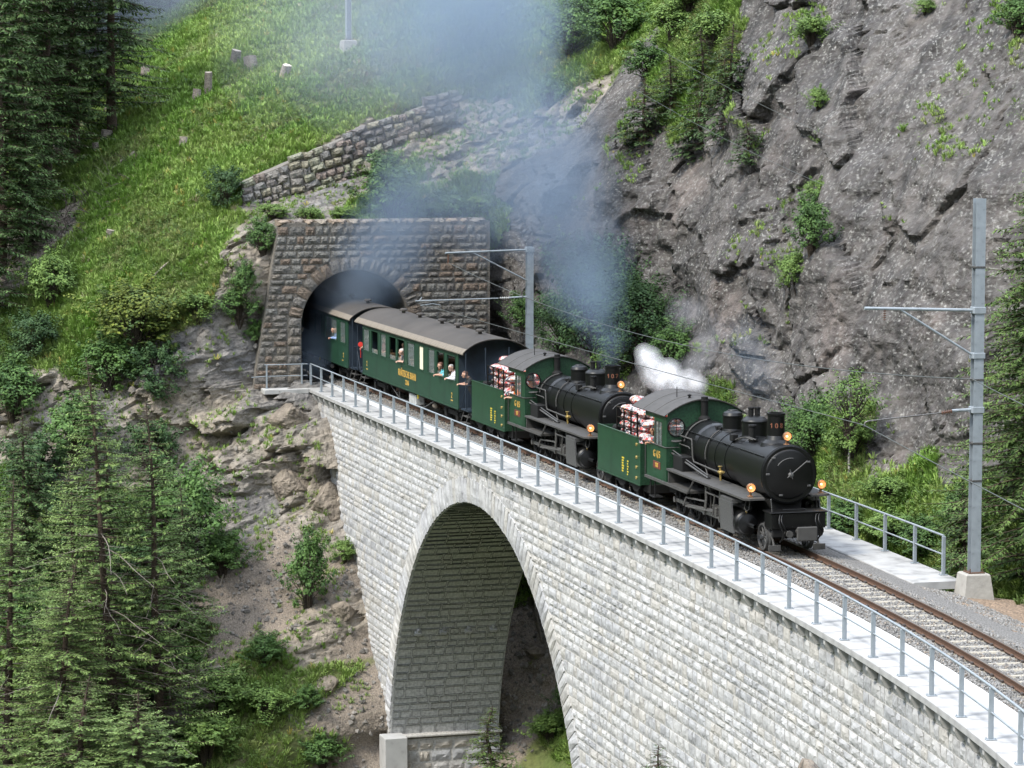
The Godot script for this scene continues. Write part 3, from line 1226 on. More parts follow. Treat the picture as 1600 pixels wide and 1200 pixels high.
# Lays the blocks listed in `blocks` ([transform, colour]): the largest in the picture as parts, the rest joined into one.
func lay(root: Node3D, blocks: Array, called: String, rest: String, m: Material, most: int, tones: Array[Color]) -> void:
	if stone_shapes.is_empty():
		for i in 7:
			stone_shapes.append(stone_shape(40 + i, 0.20, 0.11))
	var inv := root.transform.affine_inverse()
	var eye := Vector3(0, 11.0, 0)
	for b: Array in blocks:
		var x: Transform3D = b[0]
		var d := x.origin - eye
		var size := x.basis.x.length() * x.basis.y.length() / d.length_squared() * maxf(0.05, absf(x.basis.z.normalized().dot(d.normalized())))
		var fx := d.x / -d.z
		var fy := (d.y / -d.z) + 0.0962
		if absf(fx) > 0.184 or absf(fy) > 0.139 or x.basis.z.dot(d) > 0.0:
			size *= 0.001
		b.append(size)
	blocks.sort_custom(func(p: Array, q: Array) -> bool: return p[1] > q[1])
	var made := {}
	var joined := MB.new()
	for i in blocks.size():
		var b: Array = blocks[i]
		var shape := rng.randi() % stone_shapes.size()
		var spot: float = nz.tone.get_noise_3dv((b[0] as Transform3D).origin * 2.0)
		var tone: int = clampi(int((0.5 + spot * 0.9 + rng.randf_range(-0.45, 0.45)) * tones.size()), 0, tones.size() - 1)
		var x: Transform3D = inv * (b[0] as Transform3D)
		if rng.randf() < 0.5:
			x.basis = x.basis * Basis.from_euler(Vector3(0, 0, PI))
		if i < most:
			var key := shape * 100 + tone
			if not made.has(key):
				var one := MB.new()
				one.v = stone_shapes[shape].v
				one.n = stone_shapes[shape].n
				one.ix = stone_shapes[shape].ix
				one.c.resize(one.v.size())
				one.c.fill(tones[tone])
				made[key] = one.mesh()
			put(made[key], called, m, root, x)
		else:
			join(joined, stone_shapes[shape], x, tones[tone])
	if joined.v.size():
		var o := add(joined, rest, m, root)
		o.set_meta("kind", "stuff")


func join(mb: MB, part: MB, x: Transform3D, tone: Color) -> void:
	var base := mb.v.size()
	var nb := x.basis.inverse().transposed()
	for i in part.v.size():
		mb.v.append(x * part.v[i])
		mb.n.append((nb * part.n[i]).normalized())
		mb.c.append(tone)
	for i in part.ix:
		mb.ix.append(base + i)


func block_at(f: Transform3D, right: Vector3, up: Vector3, w: float, h: float, deep: float) -> Transform3D:
	var out := right.cross(up).normalized()
	return Transform3D(Basis(right.normalized() * w, up.normalized() * h, out * deep), f.origin)


func build_viaduct() -> void:
	var root := thing("stone_viaduct", "curved viaduct of pale grey rock-faced stone with one tall arch under the train", "viaduct", Transform3D(Basis(), tp(ARCH_S, 0, ARCH_H)))
	var inv := root.transform.affine_inverse()
	# mortar body
	var ss: Array[float] = []
	var s := -43.5
	while s < 36.0:
		ss.append(s)
		s += 0.5
	for i in 61:
		ss.append(ARCH_S - ARCH_R * cos(PI * i / 60.0))
	ss.sort()
	var body := MB.new()
	body.xf = inv
	var vault := MB.new()
	vault.xf = inv
	var top := -0.42
	for i in ss.size() - 1:
		var a := ss[i]
		var b := ss[i + 1]
		if b - a < 0.001:
			continue
		var la := -22.0
		var lb := -22.0
		if absf((a + b) / 2.0 - ARCH_S) < ARCH_R:
			la = ARCH_H + sqrt(maxf(0.0, ARCH_R * ARCH_R - (a - ARCH_S) * (a - ARCH_S)))
			lb = ARCH_H + sqrt(maxf(0.0, ARCH_R * ARCH_R - (b - ARCH_S) * (b - ARCH_S)))
			vault.quad(tp(a, WALL, la), tp(a, -WALL, la), tp(b, -WALL, lb), tp(b, WALL, lb))
		body.quad(tp(a, WALL, la), tp(b, WALL, lb), tp(b, WALL, top), tp(a, WALL, top))
		body.quad(tp(b, -WALL, lb), tp(a, -WALL, la), tp(a, -WALL, top), tp(b, -WALL, top))
		body.quad(tp(a, WALL, top), tp(b, WALL, top), tp(b, -WALL, top), tp(a, -WALL, top))
	for e: float in [-1.0, 1.0]:
		var q := ARCH_S + e * ARCH_R
		if e < 0.0:
			body.quad(tp(q, WALL, -22), tp(q, -WALL, -22), tp(q, -WALL, ARCH_H), tp(q, WALL, ARCH_H))
		else:
			body.quad(tp(q, -WALL, -22), tp(q, WALL, -22), tp(q, WALL, ARCH_H), tp(q, -WALL, ARCH_H))
	add(body, "mortar_body", M.mortar, root)
	add(vault, "vault_mortar", M.mortar_light, root)
	# courses of the spandrel and wing walls
	var blocks: Array = []
	var h := -0.47
	while h > -16.0:
		var ch := rng.randf_range(0.18, 0.36)
		var mid := h - ch / 2.0
		var ro := ARCH_R + RING
		var half := sqrt(maxf(0.0, ro * ro - (mid - ARCH_H) * (mid - ARCH_H))) if mid > ARCH_H else ro
		var runs: Array = [[-43.0, ARCH_S - half], [ARCH_S + half, 34.5]] if half > 0.01 else [[-43.0, 34.5]]
		for run: Array in runs:
			var x: float = run[0]
			while x < run[1] - 0.12:
				var w := rng.randf_range(0.22, 0.5) + 0.45 * pow(rng.randf(), 2.0)
				w = minf(w, run[1] - x)
				if run[1] - x - w < 0.16:
					w = run[1] - x
				var f := frame(x + w / 2.0, WALL, mid)
				blocks.append([block_at(f, f.basis.x, Vector3.UP, w - 0.03, ch - 0.03, rng.randf_range(0.08, 0.15))])
				x += w
		h -= ch
	lay(root, blocks, "wall_stone", "wall_stones", M.stone, 300, [Color(0.447, 0.450, 0.458), Color(0.476, 0.476, 0.476), Color(0.499, 0.496, 0.487), Color(0.528, 0.524, 0.513), Color(0.510, 0.493, 0.458), Color(0.551, 0.545, 0.528), Color(0.534, 0.534, 0.534)])
	# the ring of the arch
	blocks = []
	var n := 96
	for i in n:
		var a := lerpf(0.15, PI - 0.15, (i + 0.5) / n)
		var rad := Vector2(cos(a), sin(a))
		var len := RING + rng.randf_range(-0.06, 0.05)
		var f := frame(ARCH_S + rad.x * (ARCH_R + len / 2.0), WALL + 0.03, ARCH_H + rad.y * (ARCH_R + len / 2.0))
		var up := f.basis.x * rad.x + Vector3.UP * rad.y
		var right := f.basis.x * rad.y - Vector3.UP * rad.x
		var w := (PI - 0.3) / n * (ARCH_R + len / 2.0)
		blocks.append([block_at(f, right, up, w - 0.03, len, 0.15)])
	lay(root, blocks, "arch_stone", "arch_stones", M.stone, 300, [Color(0.467, 0.470, 0.477), Color(0.490, 0.490, 0.490), Color(0.519, 0.515, 0.507), Color(0.502, 0.488, 0.456)])
	# the underside of the arch, course by course from the springing
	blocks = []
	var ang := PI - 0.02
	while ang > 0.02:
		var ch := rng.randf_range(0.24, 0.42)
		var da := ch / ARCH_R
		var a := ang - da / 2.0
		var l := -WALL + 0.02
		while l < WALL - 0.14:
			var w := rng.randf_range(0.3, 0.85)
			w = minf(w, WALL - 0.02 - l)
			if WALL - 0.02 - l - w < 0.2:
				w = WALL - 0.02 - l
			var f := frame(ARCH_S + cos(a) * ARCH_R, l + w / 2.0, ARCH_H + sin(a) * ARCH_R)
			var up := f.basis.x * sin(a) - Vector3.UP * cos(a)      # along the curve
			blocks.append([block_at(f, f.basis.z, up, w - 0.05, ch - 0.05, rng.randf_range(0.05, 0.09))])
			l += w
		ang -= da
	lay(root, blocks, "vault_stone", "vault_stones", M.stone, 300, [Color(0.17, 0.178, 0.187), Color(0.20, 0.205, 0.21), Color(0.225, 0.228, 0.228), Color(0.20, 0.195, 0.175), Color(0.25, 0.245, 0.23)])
	# foot of the far pier: a ledge and coarser stones
	var ledge := MB.new()
	ledge.xf = inv
	var f0 := frame(-29.3, 0, -11.95)
	ledge.xf = inv * f0
	ledge.cbox(-0.6, 0.58, -0.10, 0.0, -WALL - 0.05, WALL + 0.05, 0.03)
	ledge.box(-0.8, 0.44, -6.0, -0.16, -WALL + 0.02, WALL - 0.02)
	add(ledge, "pier_footing", M.mortar, root)
	blocks = []
	h = -12.13
	while h > -15.0:
		var ch := rng.randf_range(0.35, 0.55)
		var l := -WALL
		while l < WALL - 0.2:
			var w := minf(rng.randf_range(0.4, 0.9), WALL - l)
			var f := frame(-29.3 + 0.44, l + w / 2.0, h - ch / 2.0)
			blocks.append([block_at(f, -f.basis.z, Vector3.UP, w - 0.08, ch - 0.08, 0.18)])
			l += w
		h -= ch
	lay(root, blocks, "footing_stone", "footing_stones", M.stone, 60, [Color(0.44, 0.445, 0.45), Color(0.48, 0.47, 0.45), Color(0.50, 0.46, 0.40)])
	# old scaffold sockets filled with pale mortar, in a row across the vault
	for k in 4:
		var a := PI - 0.52
		var f := frame(ARCH_S + cos(a) * ARCH_R, -1.45 + k * 0.95, ARCH_H + sin(a) * ARCH_R)
		var out := -(f.basis.x * cos(a) + Vector3.UP * sin(a))
		var mb := MB.new()
		mb.xf = inv * Transform3D(Basis(f.basis.z, out.cross(f.basis.z), out), f.origin)
		mb.cbox(-0.13, 0.13, -0.07, 0.07, -0.05, 0.16, 0.02)
		mb.cbox(-0.05, 0.05, -0.19, -0.06, -0.05, 0.13, 0.02)
		add(mb, "socket_plug", M.concrete, root)
	var blk := MB.new()
	var fb := frame(-28.75, 2.0, -11.9)
	blk.cbox(-0.35, 0.55, -5.0, 0.0, -0.35, 0.5, 0.02)
	var o := add(blk, "concrete_block", M.concrete)
	o.transform = fb
	tag(o, "upright concrete block at the foot of the far arch pier", "concrete block")


# ---------------------------------------------------------------- track
func strip(mb: MB, prof: PackedVector2Array, s0: float, s1: float, step: float, inv := Transform3D(), closed := true) -> void:      # profile in (l, h), clockwise seen from the front of the train
	var n := maxi(1, int(ceil((s1 - s0) / step)))
	mb.xf = inv
	for i in n:
		var a := lerpf(s0, s1, float(i) / n)
		var b := lerpf(s0, s1, float(i + 1) / n)
		for k in (prof.size() if closed else prof.size() - 1):
			var p := prof[k]
			var q := prof[(k + 1) % prof.size()]
			mb.quad(tp(a, p.x, p.y), tp(b, p.x, p.y), tp(b, q.x, q.y), tp(a, q.x, q.y))
	if closed:
		for e in 2:
			var sx := s0 if e == 0 else s1
			var t := Geometry2D.triangulate_polygon(prof)
			for i in range(0, t.size(), 3):
				var A := tp(sx, prof[t[i]].x, prof[t[i]].y)
				var B := tp(sx, prof[t[i + 1]].x, prof[t[i + 1]].y)
				var C := tp(sx, prof[t[i + 2]].x, prof[t[i + 2]].y)
				var out := frame(sx).basis.x * (-1.0 if e == 0 else 1.0)
				if (B - A).cross(C - A).dot(out) < 0.0:
					mb.tri(A, C, B)
				else:
					mb.tri(A, B, C)


func build_track() -> void:
	var bed := MB.new()
	var s := -58.0
	var prof: Array[Vector2] = [Vector2(1.3, -0.36), Vector2(1.07, -0.22), Vector2(0.85, -0.165), Vector2(0.6, -0.185), Vector2(0.3, -0.18), Vector2(0.0, -0.18), Vector2(-0.3, -0.18), Vector2(-0.6, -0.185), Vector2(-0.9, -0.165), Vector2(-1.3, -0.20), Vector2(-1.7, -0.28), Vector2(-2.0, -0.36)]
	bed.col = Color(0.36, 0.345, 0.325)
	while s < 38.0:
		for k in prof.size() - 1:
			var q: Array[Vector3] = []
			for c: Vector2 in [Vector2(s, k), Vector2(s + 0.25, k), Vector2(s + 0.25, k + 1), Vector2(s, k + 1)]:
				var pr := prof[int(c.y)]
				q.append(tp(c.x, pr.x, pr.y + 0.025 * nz.fine.get_noise_2d(c.x * 3.0, pr.x * 3.0)))
			bed.quad(q[0], q[1], q[2], q[3])
		s += 0.25
	tag(add(bed, "ballast_bed", M.ballast_bed), "bed of grey ballast under the track", "", "", "structure")
	var peb := MB.new()
	for p: Array in [[Vector3(0.5, 0, 0), Vector3(0, 0.32, 0), Vector3(0, 0, 0.42)]]:
		var A := Vector3(0.5, 0.05, 0.1)
		var B := Vector3(-0.45, -0.05, 0.12)
		var C := Vector3(0.1, 0.1, -0.5)
		var D := Vector3(-0.1, -0.02, 0.48)
		var T := Vector3(0.05, 0.38, -0.03)
		var U := Vector3(-0.02, -0.36, 0.05)
		var ring: Array[Vector3] = [A, C, B, D]
		for i in 4:
			peb.tri(ring[i], ring[(i + 1) % 4], T)
			peb.tri(ring[(i + 1) % 4], ring[i], U)
	var places: Array = []
	var tints := PackedColorArray()
	for i in 70000:
		var ps := rng.randf_range(-44.0, 32.0)
		if i % 2 == 0:
			ps = rng.randf_range(0.0, 32.0)
		var wide := ps > 9.4
		var l := rng.randf_range(-1.95, 1.09) if not wide else rng.randf_range(-2.9, 1.09)
		var hh := -0.168 + 0.02 * clampf((absf(l) - 0.55) / 0.3, 0.0, 1.0) - 0.10 * maxf(0.0, absf(l) - 0.88) / 0.4 + rng.randf_range(-0.02, 0.02)
		if l < -1.9:
			hh = -0.34 - (absf(l) - 1.9) * 0.22
		if absf(absf(l) - 0.53) < 0.1:
			continue
		var sz := rng.randf_range(0.04, 0.085)
		places.append(Transform3D(Basis.from_euler(Vector3(rng.randf() * TAU, rng.randf() * TAU, rng.randf() * TAU)).scaled(Vector3.ONE * sz), tp(ps, l, hh)))
		var g := rng.randf_range(0.24, 0.52)
		tints.append(Color(g, g * 0.97, g * 0.92) if rng.randf() < 0.85 else Color(g * 1.05, g * 0.9, g * 0.75))
	tag(scatter("ballast_stones", peb.mesh(), M.ballast, places, tints), "loose grey ballast stones between and beside the rails", "ballast", "", "stuff")
	var root := thing("railway_track", "single metre-gauge track on pale steel sleepers, curving out of the tunnel", "railway track", Transform3D(Basis(), tp(0, 0, -0.2)))
	var inv := root.transform.affine_inverse()
	for sd: float in [0.535, -0.535]:
		var rail := MB.new()
		var c := sd
		strip(rail, PackedVector2Array([Vector2(c + 0.032, -0.004), Vector2(c + 0.034, -0.03), Vector2(c + 0.009, -0.045), Vector2(c + 0.009, -0.115), Vector2(c + 0.058, -0.13), Vector2(c + 0.058, -0.14), Vector2(c - 0.058, -0.14), Vector2(c - 0.058, -0.13), Vector2(c - 0.009, -0.115), Vector2(c - 0.009, -0.045), Vector2(c - 0.034, -0.03), Vector2(c - 0.032, -0.004)]), -58.0, 38.0, 1.0, inv)
		var r := add(rail, "rail", M.rail_rust, root)
		var head := MB.new()
		strip(head, PackedVector2Array([Vector2(c + 0.026, 0.0), Vector2(c + 0.032, -0.0045), Vector2(c - 0.032, -0.0045), Vector2(c - 0.026, 0.0)]), -58.0, 38.0, 1.0, inv)
		add(head, "running_surface", M.rail_top, r)
	var sl := MB.new()
	var clip := MB.new()
	var poly := PackedVector2Array([Vector2(-0.93, -0.10), Vector2(-0.80, -0.012), Vector2(-0.3, 0.0), Vector2(0.3, 0.0), Vector2(0.80, -0.012), Vector2(0.93, -0.10)])
	for k in poly.size() - 1:
		var a := poly[k]
		var b := poly[k + 1]
		sl.quad(Vector3(0.055, a.y, a.x), Vector3(0.055, b.y, b.x), Vector3(-0.055, b.y, b.x), Vector3(-0.055, a.y, a.x))
		sl.quad(Vector3(0.115, a.y - 0.1, a.x), Vector3(0.115, b.y - 0.1, b.x), Vector3(0.055, b.y, b.x), Vector3(0.055, a.y, a.x))
		sl.quad(Vector3(-0.055, a.y, a.x), Vector3(-0.055, b.y, b.x), Vector3(-0.115, b.y - 0.1, b.x), Vector3(-0.115, a.y - 0.1, a.x))
	for c: float in [0.535, -0.535]:
		for e: float in [-0.085, 0.085]:
			clip.cbox(-0.05, 0.05, -0.01, 0.05, c + e - 0.03, c + e + 0.03, 0.012)
	var sm := sl.mesh()
	var cm := clip.mesh()
	var k := -46.0
	while k < 36.0:
		var o := put(sm, "sleeper", M.sleeper, root, inv * frame(k, 0, -0.145))
		put(cm, "rail_clips", M.clip, o).set_meta("kind", "stuff")
		k += 0.62
	# verge on the hill side, beyond the end of the far walkway
	var verge := MB.new()
	for i in 110:
		for j in 18:
			var q: Array[Vector3] = []
			for c: Vector2 in [Vector2(0, 0), Vector2(1, 0), Vector2(1, 1), Vector2(0, 1)]:
				var vs := 7.4 + (i + c.x) * 0.3
				var vl := -1.8 - (j + c.y) * 0.42
				var hh := -0.35 - 0.22 * clampf(-vl - 1.9, 0.0, 1.2) - 0.10 * clampf(-vl - 3.4, 0.0, 9.0) - 1.5 * maxf(0.0, 9.5 - vs)
				hh += 0.10 * nz.fine.get_noise_2d(vs, vl)
				q.append(tp(vs, vl, hh))
			var t: float = nz.edge.get_noise_2d(i * 0.3, j * 0.42)
			verge.col = Color(0.28, 0.20, 0.14) if j + t * 5.0 < 6.0 else Color(0.12, 0.13, 0.045)
			verge.quad(q[0], q[1], q[2], q[3])
	tag(add(verge, "embankment", M.earth), "trodden earth verge between track and rock face", "", "", "structure")


# ---------------------------------------------------------------- walkways and railings
func slab_piece(prof: PackedVector2Array, s0: float, s1: float) -> ArrayMesh:
	var mb := MB.new()
	strip(mb, prof, s0 + 0.006, s1 - 0.006, 1.0, frame((s0 + s1) / 2.0, 2.2, -0.44).affine_inverse())
	return mb.mesh()


func railing(root: Node3D, pts: Array, posts: Array) -> void:      # pts: points of the line at slab level; posts: indices that carry a post
	var inv := root.transform.affine_inverse()
	for hh: float in [0.965, 0.5]:
		var line := PackedVector3Array()
		for p: Vector3 in pts:
			line.append(inv * (p + Vector3.UP * hh))
		var mb := MB.new()
		mb.tube(line, 0.026 if hh > 0.9 else 0.02, 6)
		add(mb, "handrail" if hh > 0.9 else "middle_rail", M.galvanised, root)
	var post := MB.new()
	post.cbox(-0.03, 0.03, 0.012, 0.95, -0.045, 0.045, 0.008)
	var pm := post.mesh()
	var foot := MB.new()
	foot.cbox(-0.07, 0.07, 0.0, 0.015, -0.1, 0.1, 0.004)
	for q: Vector3 in [Vector3(-0.045, 0, 0.075), Vector3(0.045, 0, -0.075)]:
		foot.rod(q, q + Vector3.UP * 0.035, 0.012, 6)
	var fm := foot.mesh()
	for i: int in posts:
		var p: Vector3 = pts[i]
		var a: Vector3 = pts[maxi(i - 1, 0)]
		var b: Vector3 = pts[mini(i + 1, pts.size() - 1)]
		var d := (b - a).normalized()
		var x := Transform3D(Basis(d, Vector3.UP, d.cross(Vector3.UP)), p)
		var o := put(pm, "post", M.galvanised, root, inv * x)
		put(fm, "base_plate", M.galvanised, o)


func build_walkways() -> void:
	var near := thing("walkway", "white concrete walkway slab along the valley side of the viaduct", "walkway", frame(-10, 2.2, -0.44))
	var inv := near.transform.affine_inverse()
	var prof := PackedVector2Array([Vector2(1.08, -0.44), Vector2(2.30, -0.44), Vector2(2.34, -0.42), Vector2(2.34, -0.295), Vector2(2.325, -0.28), Vector2(1.46, -0.275), Vector2(1.08, -0.275)])
	var kerb := PackedVector2Array([Vector2(1.08, -0.274), Vector2(1.45, -0.274), Vector2(1.42, -0.225), Vector2(1.10, -0.215), Vector2(1.08, -0.235)])
	var s := -43.0
	while s < 34.0:
		var x := frame(s + 1.0, 2.2, -0.44)
		var so := put(slab_piece(prof, s, s + 2.0), "slab", M.concrete_slab, near, inv * x)
		put(slab_piece(kerb, s, s + 2.0), "kerb", M.concrete_white, so)
		s += 2.0
	var br := MB.new()
	br.prism(PackedVector2Array([Vector2(0.0, 0.0), Vector2(0.21, 0.0), Vector2(0.21, -0.1), Vector2(0.12, -0.27), Vector2(0.0, -0.27)]), -0.065, 0.065)
	var bm := br.mesh()
	s = -42.0
	while s < 34.0:
		var f := frame(s, WALL + 0.015, -0.444)
		put(bm, "bracket", M.concrete, near, inv * Transform3D(Basis(f.basis.z, Vector3.UP, -f.basis.x), f.origin))
		s += 1.0
	# return slab in front of the portal
	var ret := MB.new()
	ret.xf = inv * frame(-42.0, 2.35, -0.28)
	ret.cbox(-0.45, 0.5, -0.2, 0.0, 0.0, 1.85, 0.02)
	add(ret, "end_slab", M.concrete, near)
	var ret2 := MB.new()
	ret2.xf = inv * frame(-42.0, 2.35, -0.48)
	ret2.cbox(0.0, 0.35, -0.32, 0.0, 0.85, 1.1, 0.01)
	ret2.cbox(-0.3, 0.25, -0.5, 0.0, 0.0, 0.18, 0.01)
	add(ret2, "end_bracket", M.concrete_old, near)
	var far := thing("walkway", "short pale concrete walkway slab on the hill side, ending near the right-hand mast", "walkway", frame(0, -2.5, -0.44))
	inv = far.transform.affine_inverse()
	var prof2 := PackedVector2Array([Vector2(-3.12, -0.46), Vector2(-1.87, -0.46), Vector2(-1.85, -0.30), Vector2(-1.87, -0.275), Vector2(-3.11, -0.275), Vector2(-3.12, -0.29)])
	s = -40.7
	while s < 9.2:
		var mb := MB.new()
		strip(mb, prof2, s + 0.004, s + 1.996, 1.0, inv)
		add(mb, "slab", M.concrete_slab, far)
		s += 2.0
	var pts: Array = []
	var posts: Array = []
	for i in 39:
		pts.append(tp(-42.0 + 2.0 * i, 2.17, -0.275))
		posts.append(i)
	var r1 := thing("railing", "long galvanised railing of many posts along the valley side of the viaduct", "railing", Transform3D(Basis(), tp(-10, 2.17, -0.28)))
	railing(r1, pts, posts)
	var r2 := thing("railing", "short railing turning left in front of the tunnel portal wall", "railing", Transform3D(Basis(), tp(-41.9, 3.0, -0.28)))
	railing(r2, [tp(-42.0, 2.31, -0.28), tp(-42.0, 2.55, -0.28), tp(-42.0, 4.0, -0.28), tp(-42.0, 4.1, -0.28)], [1, 2])
	var inv2 := r2.transform.affine_inverse()
	var ext := MB.new()
	ext.rod(inv2 * tp(-42.0, 4.1, 0.22), inv2 * tp(-42.1, 4.62, 0.18), 0.02)
	add(ext, "rail_end", M.galvanised, r2)
	var r3 := thing("railing", "galvanised railing on the hill-side walkway beside the leading locomotive", "railing", Transform3D(Basis(), tp(0, -2.98, -0.28)))
	pts = []
	posts = []
	for i in 8:
		pts.append(tp(-5.45 + 2.0 * i if i < 7 else 8.4, -2.98, -0.272))
		posts.append(i)
	railing(r3, pts, posts)


# ---------------------------------------------------------------- tunnel portal
func build_portal() -> void:
	var f := frame(-42.3, 0, 0)
	var root := thing("tunnel_portal", "brown stone tunnel portal wall with arched mouth swallowing the last coach", "tunnel portal", f)
	var cl := 0.22
	var ch := 2.2
	var R := 2.27
	var left := func(hh: float) -> float: return 4.45 - 0.165 * hh
	var core := MB.new()
	var zs: Array[float] = [-5.5]
	var z := -5.25
	while z < 4.6:
		zs.append(z)
		z += 0.25
	for i in 41:
		zs.append(cl - R * cos(PI * i / 40.0))
	zs.sort()
	for i in zs.size() - 1:
		var a := zs[i]
		var b := zs[i + 1]
		if b - a < 0.0005:
			continue
		var la := -1.2
		var lb := -1.2
		if absf((a + b) / 2.0 - cl) < R:
			la = ch + sqrt(maxf(0.0, R * R - (a - cl) * (a - cl)))
			lb = ch + sqrt(maxf(0.0, R * R - (b - cl) * (b - cl)))
		var ta := minf(6.42, (4.45 - a) / 0.165)
		var tb := minf(6.42, (4.45 - b) / 0.165)
		if ta <= la and tb <= lb:
			continue
		core.quad(Vector3(0, lb, b), Vector3(0, la, a), Vector3(0, maxf(ta, la), a), Vector3(0, maxf(tb, lb), b))
		core.quad(Vector3(-1.1, la, a), Vector3(-1.1, lb, b), Vector3(-1.1, maxf(tb, lb), b), Vector3(-1.1, maxf(ta, la), a))
		core.quad(Vector3(0, maxf(tb, lb), b), Vector3(0, maxf(ta, la), a), Vector3(-1.1, maxf(ta, la), a), Vector3(-1.1, maxf(tb, lb), b))
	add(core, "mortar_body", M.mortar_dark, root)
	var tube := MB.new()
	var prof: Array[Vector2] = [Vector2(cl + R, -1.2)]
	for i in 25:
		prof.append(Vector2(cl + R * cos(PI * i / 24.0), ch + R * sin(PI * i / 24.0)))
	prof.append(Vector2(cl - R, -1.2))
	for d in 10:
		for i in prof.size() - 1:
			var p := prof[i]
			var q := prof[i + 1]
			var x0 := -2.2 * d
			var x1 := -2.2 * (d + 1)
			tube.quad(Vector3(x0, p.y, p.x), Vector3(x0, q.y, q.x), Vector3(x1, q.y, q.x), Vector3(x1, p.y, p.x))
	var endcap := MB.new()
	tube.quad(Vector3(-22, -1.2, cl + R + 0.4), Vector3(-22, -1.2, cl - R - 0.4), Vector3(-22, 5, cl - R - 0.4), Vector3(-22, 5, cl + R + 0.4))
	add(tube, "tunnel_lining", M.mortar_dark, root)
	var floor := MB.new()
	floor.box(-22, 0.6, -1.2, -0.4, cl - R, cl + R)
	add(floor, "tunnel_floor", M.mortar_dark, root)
	var blocks: Array = []
	var h := -1.0
	var ro := R + 0.58
	while h < 6.2:
		var co := rng.randf_range(0.22, 0.36)
		if h + co > 6.15:
			co = 6.3 - h
		var mid := h + co / 2.0
		var half := ro if mid < ch else (sqrt(ro * ro - (mid - ch) * (mid - ch)) if mid - ch < ro else 0.0)
		var runs: Array = [[-5.4, cl - half], [cl + half, left.call(mid)]] if half > 0.02 else [[-5.4, left.call(mid)]]
		for run: Array in runs:
			var x: float = run[0]
			while x < run[1] - 0.1:
				var w := minf(rng.randf_range(0.28, 0.72), run[1] - x)
				if run[1] - x - w < 0.2:
					w = run[1] - x
				var c := f * Vector3(0.0, mid, x + w / 2.0)
				blocks.append([block_at(Transform3D(Basis(), c), -f.basis.z, Vector3.UP, w - 0.045, co - 0.045, rng.randf_range(0.14, 0.24))])
				x += w
		h += co
	lay(root, blocks, "wall_stone", "wall_stones", M.stone_dark, 300, [Color(0.20, 0.185, 0.165), Color(0.185, 0.172, 0.155), Color(0.235, 0.205, 0.17), Color(0.175, 0.165, 0.152), Color(0.225, 0.175, 0.135), Color(0.215, 0.20, 0.182), Color(0.235, 0.225, 0.205)])
	blocks = []
	var n := 19
	for i in n:
		var a := lerpf(-0.02, PI + 0.02, (i + 0.5) / n)
		var rad := Vector2(cos(a), sin(a))
		var c := f * Vector3(0.02, ch + rad.y * (R + 0.28), cl + rad.x * (R + 0.28))
		var up := f.basis.z * rad.x + Vector3.UP * rad.y
		var right := -f.basis.z * rad.y + Vector3.UP * rad.x
		blocks.append([block_at(Transform3D(Basis(), c), right, up, PI / n * (R + 0.28) - 0.04, 0.55, 0.24)])
	for sd: float in [-1.0, 1.0]:
		for k in 8:
			var w := 0.5 if k % 2 == 0 else 0.6
			var c := f * Vector3(0.02, ch - 0.2 - k * 0.38, cl + sd * (R + w / 2.0))
			blocks.append([block_at(Transform3D(Basis(), c), -f.basis.z, Vector3.UP, w - 0.04, 0.34, 0.24)])
	lay(root, blocks, "arch_stone", "arch_stones", M.stone_dark, 300, [Color(0.235, 0.20, 0.165), Color(0.205, 0.19, 0.17), Color(0.225, 0.18, 0.14), Color(0.22, 0.205, 0.185)])
	blocks = []
	var x := -5.4
	while x < 3.35:
		var w := minf(rng.randf_range(0.35, 0.8), 3.45 - x)
		var c := f * Vector3(-0.25, 6.42, x + w / 2.0)
		blocks.append([block_at(Transform3D(Basis(), c), -f.basis.z, Vector3.UP, w - 0.03, 0.26, 0.85)])
		x += w
	lay(root, blocks, "coping_stone", "coping_stones", M.stone_dark, 300, [Color(0.286, 0.247, 0.195), Color(0.247, 0.215, 0.182), Color(0.312, 0.247, 0.182)])


